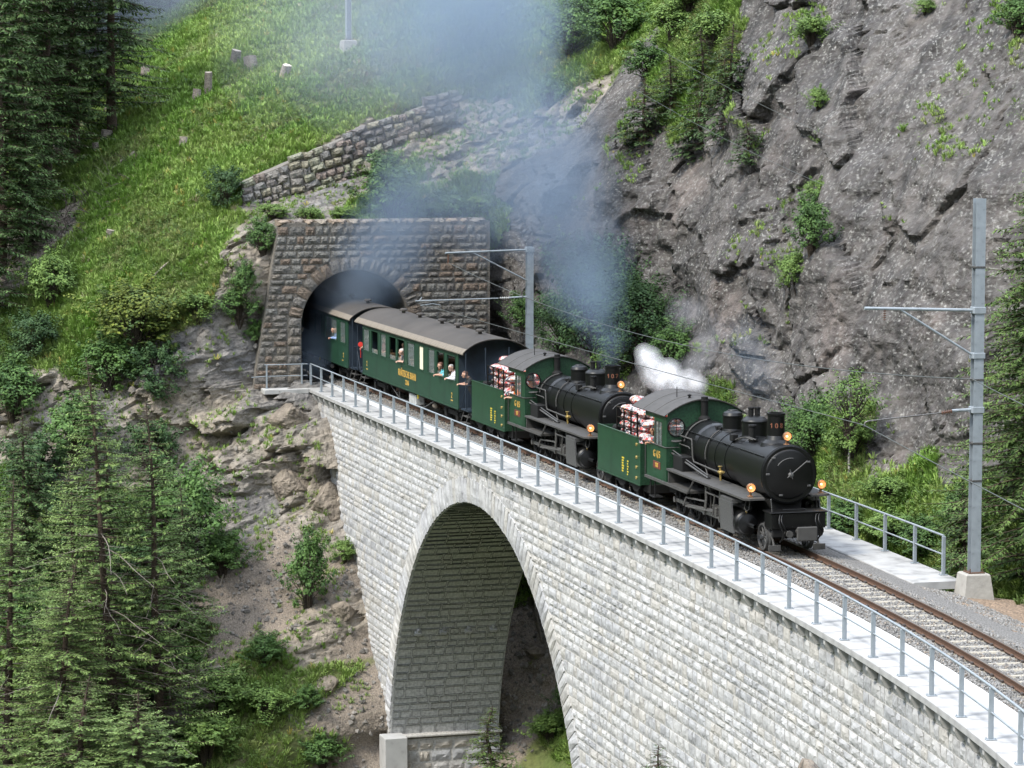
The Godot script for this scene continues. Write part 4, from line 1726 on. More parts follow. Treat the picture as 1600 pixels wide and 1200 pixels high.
func build_dry_wall() -> void:
	var A := Vector3(-11.41, 6.72, -121.20)
	var B := Vector3(-2.45, 11.74, -124.60)
	var d := Vector3(B.x - A.x, 0, B.z - A.z)
	var L := d.length()
	d = d.normalized()
	var root := thing("retaining_wall", "lichened dry-stone retaining wall climbing the slope above the tunnel portal", "stone wall", Transform3D(Basis(), A))
	var rise := B.y - A.y
	# top and foot of the wall, as heights over A along the wall
	var top := func(x: float) -> float: return 1.25 + (rise - 1.25) * pow(clampf(x / L, 0.0, 1.0), 0.92) + 0.08 * nz.fine.get_noise_1d(x * 2.0)
	var foot := func(x: float) -> float: return -0.25 + 1.5 * clampf((x - 1.0) / 4.0, 0.0, 1.0) + (rise - 2.2) * pow(clampf((x - 4.0) / (L - 4.0), 0.0, 1.0), 1.25)
	var blocks: Array = []
	var h := -3.4
	while h < rise + 0.4:
		var ch := rng.randf_range(0.24, 0.40)
		var x := 0.0
		while x < L:
			var w := rng.randf_range(0.26, 0.7)
			var mx := x + w / 2.0
			var mh: float = h + ch / 2.0 + 0.30 * mx + 0.16 * nz.fine.get_noise_2d(mx * 1.1, h * 1.3)
			if mh < top.call(mx) and mh > foot.call(mx) - 0.15:
				var c := A + d * mx + Vector3.UP * mh - d.cross(Vector3.UP) * 0.12 * mh
				var tilt := rng.randf_range(0.05, 0.48)
				var right := (d + Vector3.UP * tilt).normalized()
				var up := (Vector3.UP - d * tilt).normalized()
				blocks.append([block_at(Transform3D(Basis(), c), right, up, w * rng.randf_range(0.92, 1.03), ch * rng.randf_range(0.9, 1.12), rng.randf_range(0.35, 0.6))])
			x += w
		h += ch
	lay(root, blocks, "wall_stone", "wall_stones", M.stone_dark, 300, [Color(0.264, 0.246, 0.216), Color(0.228, 0.222, 0.210), Color(0.300, 0.276, 0.204), Color(0.204, 0.186, 0.174), Color(0.252, 0.204, 0.180), Color(0.312, 0.306, 0.228)])
	var core := MB.new()
	core.xf = Transform3D(Basis(d, Vector3.UP, d.cross(Vector3.UP)), Vector3.ZERO)
	var n := 24
	for i in n:
		var xa := L * i / n
		var xb := L * (i + 1) / n
		var fa: float = foot.call(xa) - 0.3
		var fb: float = foot.call(xb) - 0.3
		var ta: float = top.call(xa) - 0.16
		var tb: float = top.call(xb) - 0.16
		core.quad(Vector3(xa, fa, -0.05 - 0.12 * fa), Vector3(xb, fb, -0.05 - 0.12 * fb), Vector3(xb, tb, -0.05 - 0.12 * tb), Vector3(xa, ta, -0.05 - 0.12 * ta))
		core.quad(Vector3(xa, ta, -0.05 - 0.12 * ta), Vector3(xb, tb, -0.05 - 0.12 * tb), Vector3(xb, tb, -1.2), Vector3(xa, ta, -1.2))
	add(core, "wall_core", M.mortar_dark, root)


# ---------------------------------------------------------------- catenary masts and wires
func mast(label: String, f: Transform3D, height: float, low: float) -> Node3D:
	var root := thing("catenary_mast", label, "catenary mast", f)
	var fd := MB.new()
	var b0 := 0.44
	var b1 := 0.30
	for k in 4:
		var a0 := Vector3(1, 0, 1).rotated(Vector3.UP, PI / 2 * k)
		var a1 := Vector3(1, 0, 1).rotated(Vector3.UP, PI / 2 * (k + 1))
		fd.quad(a0 * b0 + Vector3.UP * low, a1 * b0 + Vector3.UP * low, a1 * b1 - Vector3.UP * 0.03, a0 * b1 - Vector3.UP * 0.03)
		fd.quad(a0 * b1 - Vector3.UP * 0.03, a1 * b1 - Vector3.UP * 0.03, a1 * (b1 - 0.03), a0 * (b1 - 0.03))
	fd.quad(Vector3(-b1 + 0.03, 0, b1 - 0.03), Vector3(b1 - 0.03, 0, b1 - 0.03), Vector3(b1 - 0.03, 0, -b1 + 0.03), Vector3(-b1 + 0.03, 0, -b1 + 0.03))
	var fo := add(fd, "foundation", M.concrete_old, root)
	var bp := MB.new()
	bp.cbox(-0.2, 0.2, 0.0, 0.03, -0.2, 0.2, 0.006)
	for q: Vector3 in [Vector3(0.16, 0, 0.16), Vector3(-0.16, 0, 0.16), Vector3(0.16, 0, -0.16), Vector3(-0.16, 0, -0.16)]:
		bp.rod(q, q + Vector3.UP * 0.12, 0.015, 6)
	add(bp, "base_plate", M.rail_rust, fo)
	var p := MB.new()
	p.box(-0.115, -0.1, 0.03, height, -0.12, 0.12)
	p.box(0.1, 0.115, 0.03, height, -0.12, 0.12)
	p.box(-0.1, 0.1, 0.031, height - 0.001, -0.006, 0.006)
	add(p, "post", M.galvanised, root)
	return root


func build_masts() -> void:
	var f := frame(9.6, -3.27, -0.03)
	var m1 := mast("tall galvanised catenary mast on a concrete foot beside the hill-side walkway end", f, 8.95, -1.1)
	var a := MB.new()
	a.rod(Vector3(0, 6.30, 0.1), Vector3(0, 6.39, 2.85), 0.038, 8)
	a.rod(Vector3(0, 5.22, 0.1), Vector3(0, 6.34, 1.95), 0.028, 8)
	a.cbox(-0.14, 0.14, 6.22, 6.38, -0.15, 0.15, 0.01)
	a.cbox(-0.14, 0.14, 5.15, 5.29, -0.15, 0.15, 0.01)
	add(a, "bracket_arm", M.galvanised, m1)
	var i1 := MB.new()
	for k in 5:
		i1.lathe(Vector3(0, 6.33 - 0.05 * k, 2.35), Vector3.DOWN, [Vector2(0.02, 0), Vector2(0.05, 0.015), Vector2(0.02, 0.03)], 10)
	add(i1, "insulator", M.insulator, m1)
	var a2 := MB.new()
	a2.rod(Vector3(0, 3.93, 0.1), Vector3(0, 3.91, 0.62), 0.04, 8)
	a2.cbox(-0.14, 0.14, 3.85, 4.0, -0.15, 0.15, 0.01)
	add(a2, "lower_arm", M.galvanised, m1)
	var i2 := MB.new()
	for k in 5:
		i2.lathe(Vector3(0, 3.905 - 0.008 * k, 0.62 + 0.055 * k), Vector3(0, -0.1, 1), [Vector2(0.025, 0), Vector2(0.055, 0.02), Vector2(0.025, 0.04), Vector2(0.025, 0.06)], 10)
	add(i2, "insulator", M.insulator, m1)
	var t := MB.new()
	t.tube(PackedVector3Array([Vector3(0, 3.87, 0.88), Vector3(0, 3.72, 2.72), Vector3(0, 3.69, 2.8), Vector3(0, 3.58, 2.82)]), 0.018, 6)
	add(t, "steady_tube", M.steel, m1)
	var bands := MB.new()
	for hh: float in [2.2, 3.1, 4.62, 7.3]:
		bands.cbox(-0.125, 0.125, hh, hh + 0.05, -0.13, 0.13, 0.005)
	add(bands, "clamp_bands", M.steel_dull, m1)
	var f2 := frame(-29.0, -3.25, -0.3)
	var m2 := mast("smaller galvanised catenary mast rising behind the front coach and second locomotive", f2, 6.3, -1.0)
	var b := MB.new()
	b.rod(Vector3(0, 6.18, 0.1), Vector3(0, 6.10, 3.22), 0.036, 8)
	b.rod(Vector3(0, 5.05, 0.1), Vector3(0, 6.12, 2.2), 0.026, 8)
	b.cbox(-0.14, 0.14, 6.1, 6.26, -0.15, 0.15, 0.01)
	add(b, "bracket_arm", M.galvanised, m2)
	var b2 := MB.new()
	b2.rod(Vector3(0, 6.05, 3.1), Vector3(0, 5.72, 3.1), 0.035, 8)
	add(b2, "insulator", M.insulator, m2)
	var b3 := MB.new()
	b3.rod(Vector3(0, 4.45, 0.1), Vector3(0, 4.42, 0.8), 0.035, 8)
	b3.rod(Vector3(0, 4.41, 1.2), Vector3(0, 4.37, 4.35), 0.022, 8)
	b3.tube(PackedVector3Array([Vector3(0, 4.2, 3.4), Vector3(0, 4.26, 3.7), Vector3(0, 4.2, 4.15)]), 0.016, 6)
	b3.rod(Vector3(0, 4.37, 4.2), Vector3(0, 4.5, 4.1), 0.02, 6)
	add(b3, "steady_tube", M.galvanised, m2)
	var b4 := MB.new()
	for k in 5:
		b4.lathe(Vector3(0, 4.42, 0.8 + 0.07 * k), Vector3(0, 0, 1), [Vector2(0.02, 0), Vector2(0.05, 0.02), Vector2(0.02, 0.04), Vector2(0.02, 0.07)], 10)
	add(b4, "insulator", M.grey_box, m2)
	var at := Vector3(-7.68, 13.79, -134.00)
	var m3 := mast("catenary mast on a white concrete foot high on the grass slope", Transform3D(Basis.from_euler(Vector3(0, 0.4, 0)), grow_at(at) + Vector3.UP * 0.45), 9.0, -1.2)
	wire("sagging feeder wire between the two trackside masts", tp(-29.0, -0.15, 5.45), tp(9.6, -3.15, 4.63), 0.9, 0.012)
	wire("contact wire over the train from the tunnel to the right-hand mast", tp(-29.0, 1.0, 4.0), tp(9.6, -0.43, 3.6), 0.05, 0.011)
	wire("contact wire running on to the lower right past the tall mast", tp(9.6, -0.43, 3.6), tp(40.0, -0.2, 3.5), 0.05, 0.011)
	wire("feeder wire leading from the tall mast out of the right edge", tp(9.6, -3.15, 4.63), tp(40.0, -4.2, 4.6), 0.5, 0.012)
	wire("upper of two thin wires strung in front of the shrubby cliff", Vector3(4.50, 13.55, -101.00), Vector3(10.40, 10.11, -93.00), 0.15, 0.007)
	wire("lower of two thin wires strung in front of the shrubby cliff", Vector3(4.30, 11.85, -104.00), Vector3(9.99, 8.60, -91.00), 0.15, 0.007)


func wire(label: String, a: Vector3, b: Vector3, sag: float, r: float) -> void:
	var mb := MB.new()
	var pts := PackedVector3Array()
	for i in 25:
		var t := i / 24.0
		pts.append(a.lerp(b, t) - Vector3.UP * sag * 4.0 * t * (1.0 - t) - a)
	mb.tube(pts, r, 5)
	var o := add(mb, "overhead_wire", M.wire)
	o.position = a
	tag(o, label, "wire")


# ---------------------------------------------------------------- the train
# Vehicles are built in their own (s, h, l) axes: x forward, y up, z to the valley side.
func arc(c: Vector3, axis_y: Vector3, axis_z: Vector3, r: float, a0: float, a1: float, n: int) -> PackedVector3Array:
	var p := PackedVector3Array()
	for i in n + 1:
		var a := lerpf(a0, a1, float(i) / n)
		p.append(c + (axis_y * cos(a) + axis_z * sin(a)) * r)
	return p


func wheel(parent: Node3D, called: String, at: Vector3, r: float, out: float, spokes: int, m: Material, weight := false) -> Node3D:
	var t := MB.new()
	t.lathe(at, Vector3(0, 0, out), [Vector2(r * 0.86, -0.05), Vector2(r + 0.03, -0.05), Vector2(r + 0.025, -0.025), Vector2(r, -0.015), Vector2(r * 0.985, 0.055), Vector2(r * 0.86, 0.06), Vector2(r * 0.84, 0.02), Vector2(r * 0.86, -0.05)], 28)
	t.lathe(at, Vector3(0, 0, out), [Vector2(0.0, 0.09), Vector2(r * 0.17, 0.09), Vector2(r * 0.2, 0.05), Vector2(r * 0.2, -0.05), Vector2(0.0, -0.05)], 14)
	for k in spokes:
		var a := TAU * k / spokes
		var d := Vector3(cos(a), sin(a), 0)
		t.tube(PackedVector3Array([at + d * r * 0.15, at + d * r * 0.88]), 0.028, 5, 0.02, false)
	if weight:
		var poly := PackedVector2Array()
		for i in 9:
			var a := lerpf(-0.7, 0.7, i / 8.0) - 0.6
			poly.append(Vector2(at.x + cos(a) * r * 0.86, at.y + sin(a) * r * 0.86))
		t.prism(poly, at.z - 0.03, at.z + 0.03)
	return add(t, called, m, parent)


func headlamp(parent: Node3D, at: Vector3, r: float) -> void:
	var mb := MB.new()
	mb.lathe(at + Vector3(-0.16, 0, 0), Vector3.RIGHT, [Vector2(0.0, 0.0), Vector2(r * 0.55, 0.0), Vector2(r * 0.95, 0.07), Vector2(r, 0.10), Vector2(r * 1.08, 0.13), Vector2(r * 1.08, 0.165), Vector2(r * 0.94, 0.17), Vector2(r * 0.9, 0.15)], 22)
	mb.rod(at + Vector3(-0.08, -r * 0.9, 0), at + Vector3(-0.08, -r - 0.1, 0), 0.035, 8)
	mb.cbox(at.x - 0.14, at.x - 0.02, at.y - r - 0.13, at.y - r - 0.09, at.z - 0.06, at.z + 0.06, 0.006)
	var o := add(mb, "headlight", M.copper, parent)
	var dish := MB.new()
	dish.lathe(at + Vector3(-0.12, 0, 0), Vector3.RIGHT, [Vector2(r * 0.92, 0.115), Vector2(r * 0.6, 0.05), Vector2(0.03, 0.0)], 22, true)
	add(dish, "reflector", M.lamp_glow, o)
	var bulb := MB.new()
	bulb.ball(at + Vector3(-0.05, 0, 0), Vector3.ONE * 0.034, 6, 10)
	add(bulb, "lamp_bulb", M.lamp_bulb, o)
	var lens := MB.new()
	lens.lathe(at + Vector3(-0.16, 0, 0), Vector3.RIGHT, [Vector2(r * 0.93, 0.158), Vector2(r * 0.5, 0.175), Vector2(0.0, 0.18)], 20, true)
	add(lens, "lens", M.glass, o)
	var li := OmniLight3D.new()
	li.name = numbered(o, "light")
	li.light_energy = 0.02
	li.light_color = Color(1.0, 0.78, 0.48)
	li.light_size = 0.045
	li.omni_range = 12.0
	li.omni_attenuation = 2.0
	li.shadow_enabled = true
	li.position = at + Vector3(0.03, 0, 0)
	o.add_child(li, true)


func lettering(parent: Node3D, text: String, called: String, m: Material, x: Transform3D, size: float, wide := 1.0, serif := false) -> void:
	var tm := TextMesh.new()
	tm.text = text
	tm.font_size = 64
	tm.pixel_size = size / 64.0
	tm.depth = 0.006
	var f := SystemFont.new()
	f.font_names = PackedStringArray(["Droid Serif" if serif else "Droid Sans"])
	f.font_weight = 700
	tm.font = f
	tm.curve_step = 4.0
	var o := put(tm, called, m, parent, x)
	o.basis = o.basis * Basis.from_scale(Vector3(wide, 1, 1))


func side_of(s: float, h: float, l: float) -> Transform3D:      # writing on the valley side reads along +x, out of +z
	return Transform3D(Basis(), Vector3(s, h, l))


func make_engine(number: String, label: String, base_s: float) -> Node3D:
	var piv := 1.0
	var root := thing("steam_locomotive", label, "steam locomotive", frame(base_s + piv))
	var off := Transform3D(Basis(), Vector3(-piv, 0, 0))
	var nb := func() -> MB:
		var q := MB.new()
		q.xf = off
		return q
	# frames and buffer beam
	var b: MB = nb.call()
	b.box(-2.9, 5.75, 0.42, 0.86, -0.42, -0.36)
	b.box(-2.9, 5.75, 0.42, 0.86, 0.36, 0.42)
	b.box(-2.85, 5.7, 0.78, 0.86, -0.36, 0.36)
	b.box(3.3, 5.3, 0.86, 1.25, -0.40, 0.40)
	b.box(-2.9, 1.2, 0.86, 1.3, -0.45, 0.45)
	add(b, "frame", M.black_matt, root)
	b = nb.call()
	b.cbox(5.5, 6.02, 0.62, 1.02, -0.78, 0.66, 0.02)
	for k in 9:
		for hh: float in [0.96, 0.68]:
			b.ball(Vector3(6.02, hh, -0.72 + k * 0.165), Vector3.ONE * 0.014, 4, 6)
	b.cbox(5.45, 6.06, 1.02, 1.05, -0.82, 0.70, 0.008)
	b.cbox(5.6, 5.75, 1.05, 1.075, -0.35, 0.25, 0.006)
	var beam := add(b, "buffer_beam", M.black, root)
	b = nb.call()
	b.cbox(5.85, 5.98, 0.42, 0.62, -0.72, 0.60, 0.01)
	add(b, "lower_beam", M.black_matt, beam)
	b = nb.call()
	b.rod(Vector3(5.9, 0.56, -0.06), Vector3(6.35, 0.56, -0.06), 0.075, 12)
	b.cbox(6.35, 6.41, 0.36, 0.72, -0.42, 0.12, 0.025)
	b.rod(Vector3(6.0, 0.52, 0.25), Vector3(6.22, 0.52, 0.25), 0.06, 10)
	b.rod(Vector3(6.2, 0.52, 0.25), Vector3(6.24, 0.52, 0.25), 0.09, 12)
	add(b, "centre_buffer", M.black_dusty, root)
	for e: Array in [[0.44, 0.0], [0.38, 0.1], [-0.52, 0.0], [-0.60, 0.1]]:
		b = nb.call()
		var z: float = e[0]
		var p := PackedVector3Array()
		for i in 9:
			var t := i / 8.0
			p.append(Vector3(6.04 + 0.16 * sin(PI * t), lerpf(0.98, 0.3 + float(e[1]), t), z + 0.06 * sin(TAU * t)))
		b.tube(p, 0.022, 6)
		add(b, "brake_hose", M.black, root)
	for sd: float in [0.56, -0.62]:
		b = nb.call()
		b.rod(Vector3(5.75, 0.5, sd), Vector3(5.95, 0.2, sd), 0.03, 6)
		b.cbox(5.95, 5.985, 0.07, 0.22, sd - 0.17, sd + 0.15, 0.006)
		add(b, "rail_guard", M.black_dusty, root)
	b = nb.call()
	b.rod(Vector3(5.98, 0.95, 0.62), Vector3(5.98, 1.36, 0.66), 0.013, 6)
	b.ball(Vector3(5.98, 1.37, 0.66), Vector3.ONE * 0.02, 5, 8)
	add(b, "beam_rod", M.steel_dull, root)
	# boiler
	var c := Vector3(-1.1, 1.92, 0)
	b = nb.call()
	b.lathe(c, Vector3.RIGHT, [Vector2(0.70, 0.0), Vector2(0.70, 1.0), Vector2(0.665, 1.15), Vector2(0.665, 4.35)], 48)
	var boiler := add(b, "boiler", M.boiler, root)
	for x: float in [0.98, 1.9, 2.75, 3.55, 4.32]:
		b = nb.call()
		b.lathe(c, Vector3.RIGHT, [Vector2(0.66, x - 0.03), Vector2(0.679, x - 0.03), Vector2(0.679, x + 0.03), Vector2(0.66, x + 0.03)], 48)
		add(b, "boiler_band", M.boiler, boiler)
	b = nb.call()
	b.lathe(c, Vector3.RIGHT, [Vector2(0.66, 4.4), Vector2(0.715, 4.4), Vector2(0.715, 6.46), Vector2(0.745, 6.47), Vector2(0.745, 6.54), Vector2(0.70, 6.56), Vector2(0.63, 6.56)], 56)
	for k in 36:
		var a := TAU * k / 36
		b.ball(c + Vector3(6.555, sin(a) * 0.70, cos(a) * 0.70), Vector3.ONE * 0.011, 3, 5)
	b.box(3.9, 5.2, 0.9, 1.45, -0.38, 0.38)
	var smokebox := add(b, "smokebox", M.boiler, root)
	b = nb.call()
	b.lathe(c, Vector3.RIGHT, [Vector2(0.64, 6.54), Vector2(0.61, 6.585), Vector2(0.58, 6.59), Vector2(0.42, 6.64), Vector2(0.2, 6.67), Vector2(0.0, 6.675)], 48, true)
	var door := add(b, "smokebox_door", M.black, smokebox)
	b = nb.call()
	b.lathe(c, Vector3.RIGHT, [Vector2(0.07, 6.66), Vector2(0.07, 6.73), Vector2(0.04, 6.76), Vector2(0.0, 6.77)], 16)
	b.rod(c + Vector3(6.74, -0.06, 0.1), c + Vector3(6.74, 0.35, -0.42), 0.014, 6)
	b.rod(c + Vector3(6.75, -0.1, -0.03), c + Vector3(6.75, 0.14, 0.04), 0.013, 6)
	b.tube(arc(c + Vector3(6.69, 0, 0), Vector3.UP, Vector3.BACK, 0.42, -0.15, 0.95, 12), 0.013, 6)
	for q: Vector2 in [Vector2(0.3, -0.5), Vector2(-0.3, -0.52), Vector2(0.02, 0.57), Vector2(-0.52, 0.22), Vector2(0.42, 0.42)]:
		b.cbox(c.x + 6.56, c.x + 6.62, c.y + q.x - 0.025, c.y + q.x + 0.025, q.y - 0.05, q.y + 0.05, 0.01)
	add(b, "door_handle", M.steel_dull, smokebox)
	# chimney, domes, pipes
	b = nb.call()
	b.lathe(Vector3(4.5, 2.5, 0), Vector3.UP, [Vector2(0.40, 0.02), Vector2(0.36, 0.12), Vector2(0.27, 0.20), Vector2(0.225, 0.30), Vector2(0.215, 0.80), Vector2(0.235, 0.82), Vector2(0.235, 0.87), Vector2(0.19, 0.87), Vector2(0.185, 0.3), Vector2(0.0, 0.25)], 32)
	var chim := add(b, "chimney", M.black, root)
	for k in 3:
		var a := 0.30 - 0.62 * (k - 1)
		var d := Vector3(cos(a), 0, sin(a))
		lettering(chim, number[k], "chimney_number", M.rust_paint, Transform3D(Basis(Vector3(sin(a), 0, -cos(a)), Vector3.UP, d), Vector3(4.5 - piv, 3.06, 0) + d * 0.219), 0.17)
	b = nb.call()
	b.lathe(Vector3(2.92, 2.42, 0), Vector3.UP, [Vector2(0.44, 0.02), Vector2(0.36, 0.14), Vector2(0.335, 0.22), Vector2(0.335, 0.54), Vector2(0.35, 0.55), Vector2(0.35, 0.585), Vector2(0.325, 0.62), Vector2(0.24, 0.685), Vector2(0.12, 0.71), Vector2(0.0, 0.715)], 32)
	var dome := add(b, "steam_dome", M.black, root)
	b = nb.call()
	for z: float in [-0.09, 0.09]:
		b.lathe(Vector3(2.85, 3.1, z), Vector3.UP, [Vector2(0.07, 0.0), Vector2(0.07, 0.2), Vector2(0.085, 0.21), Vector2(0.085, 0.25), Vector2(0.0, 0.26)], 12)
	add(b, "safety_valve", M.black_matt, dome)
	b = nb.call()
	b.lathe(Vector3(3.55, 2.40, 0.30), Vector3.UP, [Vector2(0.12, 0.0), Vector2(0.09, 0.1), Vector2(0.09, 0.52), Vector2(0.11, 0.53), Vector2(0.11, 0.57), Vector2(0.0, 0.58)], 14)
	b.rod(Vector3(3.55, 2.60, 0.30), Vector3(3.9, 2.62, 0.30), 0.03, 6)
	add(b, "side_valve", M.black_matt, root)
	b = nb.call()
	b.lathe(Vector3(1.17, 2.42, 0), Vector3.UP, [Vector2(0.36, 0.04), Vector2(0.28, 0.14), Vector2(0.26, 0.2), Vector2(0.26, 0.50), Vector2(0.275, 0.51), Vector2(0.275, 0.55), Vector2(0.24, 0.62), Vector2(0.14, 0.67), Vector2(0.13, 0.69), Vector2(0.0, 0.70)], 28)
	add(b, "sand_dome", M.black, root)
	b = nb.call()
	b.lathe(Vector3(-0.98, 2.52, 0.06), Vector3.UP, [Vector2(0.17, 0.0), Vector2(0.17, 0.14), Vector2(0.11, 0.2), Vector2(0.095, 0.22), Vector2(0.095, 0.6), Vector2(0.115, 0.61), Vector2(0.115, 0.64), Vector2(0.095, 0.65), Vector2(0.095, 0.73), Vector2(0.0, 0.73)], 16)
	add(b, "whistle_stand", M.black_matt, root)
	headlamp(root, Vector3(5.42 - piv, 2.87, 0.03), 0.105)
	headlamp(root, Vector3(5.20 - piv, 1.57, 0.90), 0.112)
	headlamp(root, Vector3(5.20 - piv, 1.60, -0.98), 0.112)
	# handrail and pipework along the boiler
	for z: float in [1.0, -1.0]:
		b = nb.call()
		var line := PackedVector3Array()
		for i in 14:
			line.append(Vector3(lerpf(-1.05, 5.25, i / 13.0), 2.36, 0.60 * z))
		b.tube(line, 0.017, 6)
		for x: float in [-0.4, 0.9, 2.2, 3.5, 4.7]:
			b.rod(Vector3(x, 2.28, 0.52 * z), Vector3(x, 2.36, 0.60 * z), 0.018, 6)
			b.ball(Vector3(x, 2.36, 0.60 * z), Vector3.ONE * 0.028, 5, 8)
		add(b, "boiler_handrail", M.black, root)
	b = nb.call()
	b.tube(arc(Vector3(-0.72, 1.92, 0), Vector3.UP, Vector3.BACK, 0.73, 0.1, 1.35, 12), 0.026, 6)
	b.tube(arc(Vector3(1.0, 1.92, 0), Vector3.UP, Vector3.BACK, 0.70, 0.45, 1.75, 14), 0.022, 6)
	b.tube(PackedVector3Array([Vector3(-1.0, 2.2, 0.73), Vector3(-0.1, 2.2, 0.72), Vector3(0.0, 2.16, 0.74), Vector3(0.05, 1.72, 0.73), Vector3(0.12, 1.62, 0.72), Vector3(1.5, 1.60, 0.73), Vector3(2.35, 1.60, 0.74)]), 0.024, 6)
	b.tube(PackedVector3Array([Vector3(-1.0, 1.98, 0.76), Vector3(-0.2, 1.98, 0.76), Vector3(-0.1, 1.94, 0.76)]), 0.018, 6)
	b.tube(PackedVector3Array([Vector3(1.0, 1.62, 0.70), Vector3(1.25, 1.42, 0.72), Vector3(1.42, 1.34, 0.72)]), 0.022, 6)
	b.tube(arc(Vector3(-0.95, 2.06, 0.86), Vector3.RIGHT, Vector3.BACK, 0.13, 0.0, TAU, 14), 0.02, 6)
	for z2: float in [0.06, -0.02]:
		b.tube(PackedVector3Array([Vector3(3.9, 2.62, 0.34 + z2), Vector3(3.6, 2.66, 0.42 + z2), Vector3(3.2, 2.60, 0.46 + z2), Vector3(2.9, 2.52, 0.46 + z2)]), 0.018, 6)
	add(b, "pipework", M.black_dusty, root)
	b = nb.call()
	b.rod(Vector3(-1.1, 1.72, 0.94), Vector3(1.55, 1.36, 0.80), 0.028, 6)
	b.rod(Vector3(-1.1, 1.80, 0.92), Vector3(1.5, 1.42, 0.78), 0.018, 6)
	add(b, "reversing_rod", M.steel_dull, root)
	b = nb.call()
	b.ball(Vector3(2.5, 1.62, 0.78), Vector3(0.08, 0.07, 0.06), 5, 8)
	b.rod(Vector3(2.32, 1.62, 0.78), Vector3(2.72, 1.66, 0.78), 0.035, 8)
	b.rod(Vector3(2.5, 1.42, 0.78), Vector3(2.5, 1.78, 0.80), 0.03, 8)
	b.lathe(Vector3(2.5, 1.78, 0.80), Vector3.UP, [Vector2(0.06, 0.0), Vector2(0.06, 0.015), Vector2(0.0, 0.02)], 10)
	add(b, "feed_valve", M.brass, root)
	b = nb.call()
	b.cbox(2.35, 2.6, 2.44, 2.62, 0.34, 0.5, 0.015)
	b.rod(Vector3(0.6, 2.55, 0.22), Vector3(0.95, 2.6, 0.22), 0.03, 6)
	b.cbox(0.55, 0.7, 2.55, 2.63, 0.16, 0.28, 0.01)
	add(b, "lubricator", M.black_matt, root)
	# running boards, with the stepped lower board by the cab
	for z: float in [1.0, -1.0]:
		b = nb.call()
		var poly := PackedVector2Array([Vector2(-0.95, 0.45), Vector2(4.6, 0.45), Vector2(5.42, 0.62), Vector2(5.42, 1.02), Vector2(5.30, 1.15), Vector2(-0.95, 1.15)])
		var at := MB.new()
		at.xf = off * Transform3D(Basis(Vector3.RIGHT, Vector3(0, 0, z), Vector3(0, -z, 0)), Vector3(0, 1.33, 0))
		at.prism(poly, 0.0, 0.05)
		add(at, "running_board", M.black_dusty, root)
		b = nb.call()
		b.box(-2.9, 0.85, 0.86, 0.93, minf(0.5 * z, 1.16 * z), maxf(0.5 * z, 1.16 * z))
		b.box(-0.95, -0.9, 0.93, 1.28, minf(0.5 * z, 1.1 * z), maxf(0.5 * z, 1.1 * z))
		b.tube(PackedVector3Array([Vector3(0.85, 0.9, 1.12 * z), Vector3(1.3, 1.26, 1.12 * z)]), 0.03, 6)
		add(b, "lower_footboard", M.black_dusty, root)
		b = nb.call()
		b.cbox(-2.6, -2.1, 0.36, 0.4, minf(0.85 * z, 1.12 * z), maxf(0.85 * z, 1.12 * z), 0.01)
		b.rod(Vector3(-2.55, 0.38, 1.08 * z), Vector3(-2.55, 0.88, 1.08 * z), 0.02, 6)
		b.rod(Vector3(-2.15, 0.38, 1.08 * z), Vector3(-2.15, 0.88, 1.08 * z), 0.02, 6)
		add(b, "cab_step", M.black_matt, root)
	b = nb.call()
	b.cbox(-0.88, -0.1, 1.33, 1.72, 0.6, 0.98, 0.015)
	add(b, "tool_chest", M.black_matt, root)
	# cylinders and valve gear
	for z: float in [1.0, -1.0]:
		var Z := 0.88 * z
		b = nb.call()
		b.lathe(Vector3(3.6, 0.62, Z), Vector3.RIGHT, [Vector2(0.0, 0.0), Vector2(0.22, 0.0), Vector2(0.31, 0.05), Vector2(0.31, 1.18), Vector2(0.27, 1.22), Vector2(0.25, 1.32), Vector2(0.12, 1.36), Vector2(0.05, 1.38), Vector2(0.05, 1.85)], 26)
		b.lathe(Vector3(3.7, 1.02, Z * 0.95), Vector3.RIGHT, [Vector2(0.0, 0.0), Vector2(0.13, 0.0), Vector2(0.13, 1.05), Vector2(0.05, 1.08), Vector2(0.05, 1.25), Vector2(0.0, 1.25)], 16)
		var cyl := add(b, "cylinder", M.black, root)
		b = nb.call()
		var pl := PackedVector2Array([Vector2(3.62, 1.12), Vector2(4.52, 1.12), Vector2(4.72, 0.36), Vector2(3.72, 0.36)])
		b.prism(pl, minf(1.16 * z, 1.20 * z), maxf(1.16 * z, 1.20 * z))
		b.box(3.62, 4.52, 1.10, 1.2, minf(0.75 * z, 1.18 * z), maxf(0.75 * z, 1.18 * z))
		add(b, "cylinder_cover", M.steel_dull, cyl)
		b = nb.call()
		b.rod(Vector3(4.8, 0.78, Z), Vector3(4.8, 0.9, Z), 0.02, 8)
		b.ball(Vector3(4.8, 0.92, Z), Vector3.ONE * 0.03, 5, 8)
		add(b, "drain_cock", M.brass, cyl)
		b = nb.call()
		b.box(-1.2, 2.65, 0.40, 0.50, minf(0.78 * z, 0.83 * z), maxf(0.78 * z, 0.83 * z))
		for x: float in [-1.15, 0.1, 1.35, 2.6]:
			b.lathe(Vector3(x, 0.45, 0.76 * z), Vector3(0, 0, z), [Vector2(0.0, 0.1), Vector2(0.085, 0.1), Vector2(0.085, 0.0)], 12)
		add(b, "coupling_rod", M.steel, root)
		b = nb.call()
		b.tube(PackedVector3Array([Vector3(2.55, 0.62, 0.92 * z), Vector3(0.1, 0.46, 0.92 * z)]), 0.045, 6, 0.055)
		b.rod(Vector3(2.4, 0.62, Z), Vector3(3.65, 0.62, Z), 0.03, 8)
		b.box(2.3, 3.55, 0.73, 0.77, minf(0.83 * z, 0.95 * z), maxf(0.83 * z, 0.95 * z))
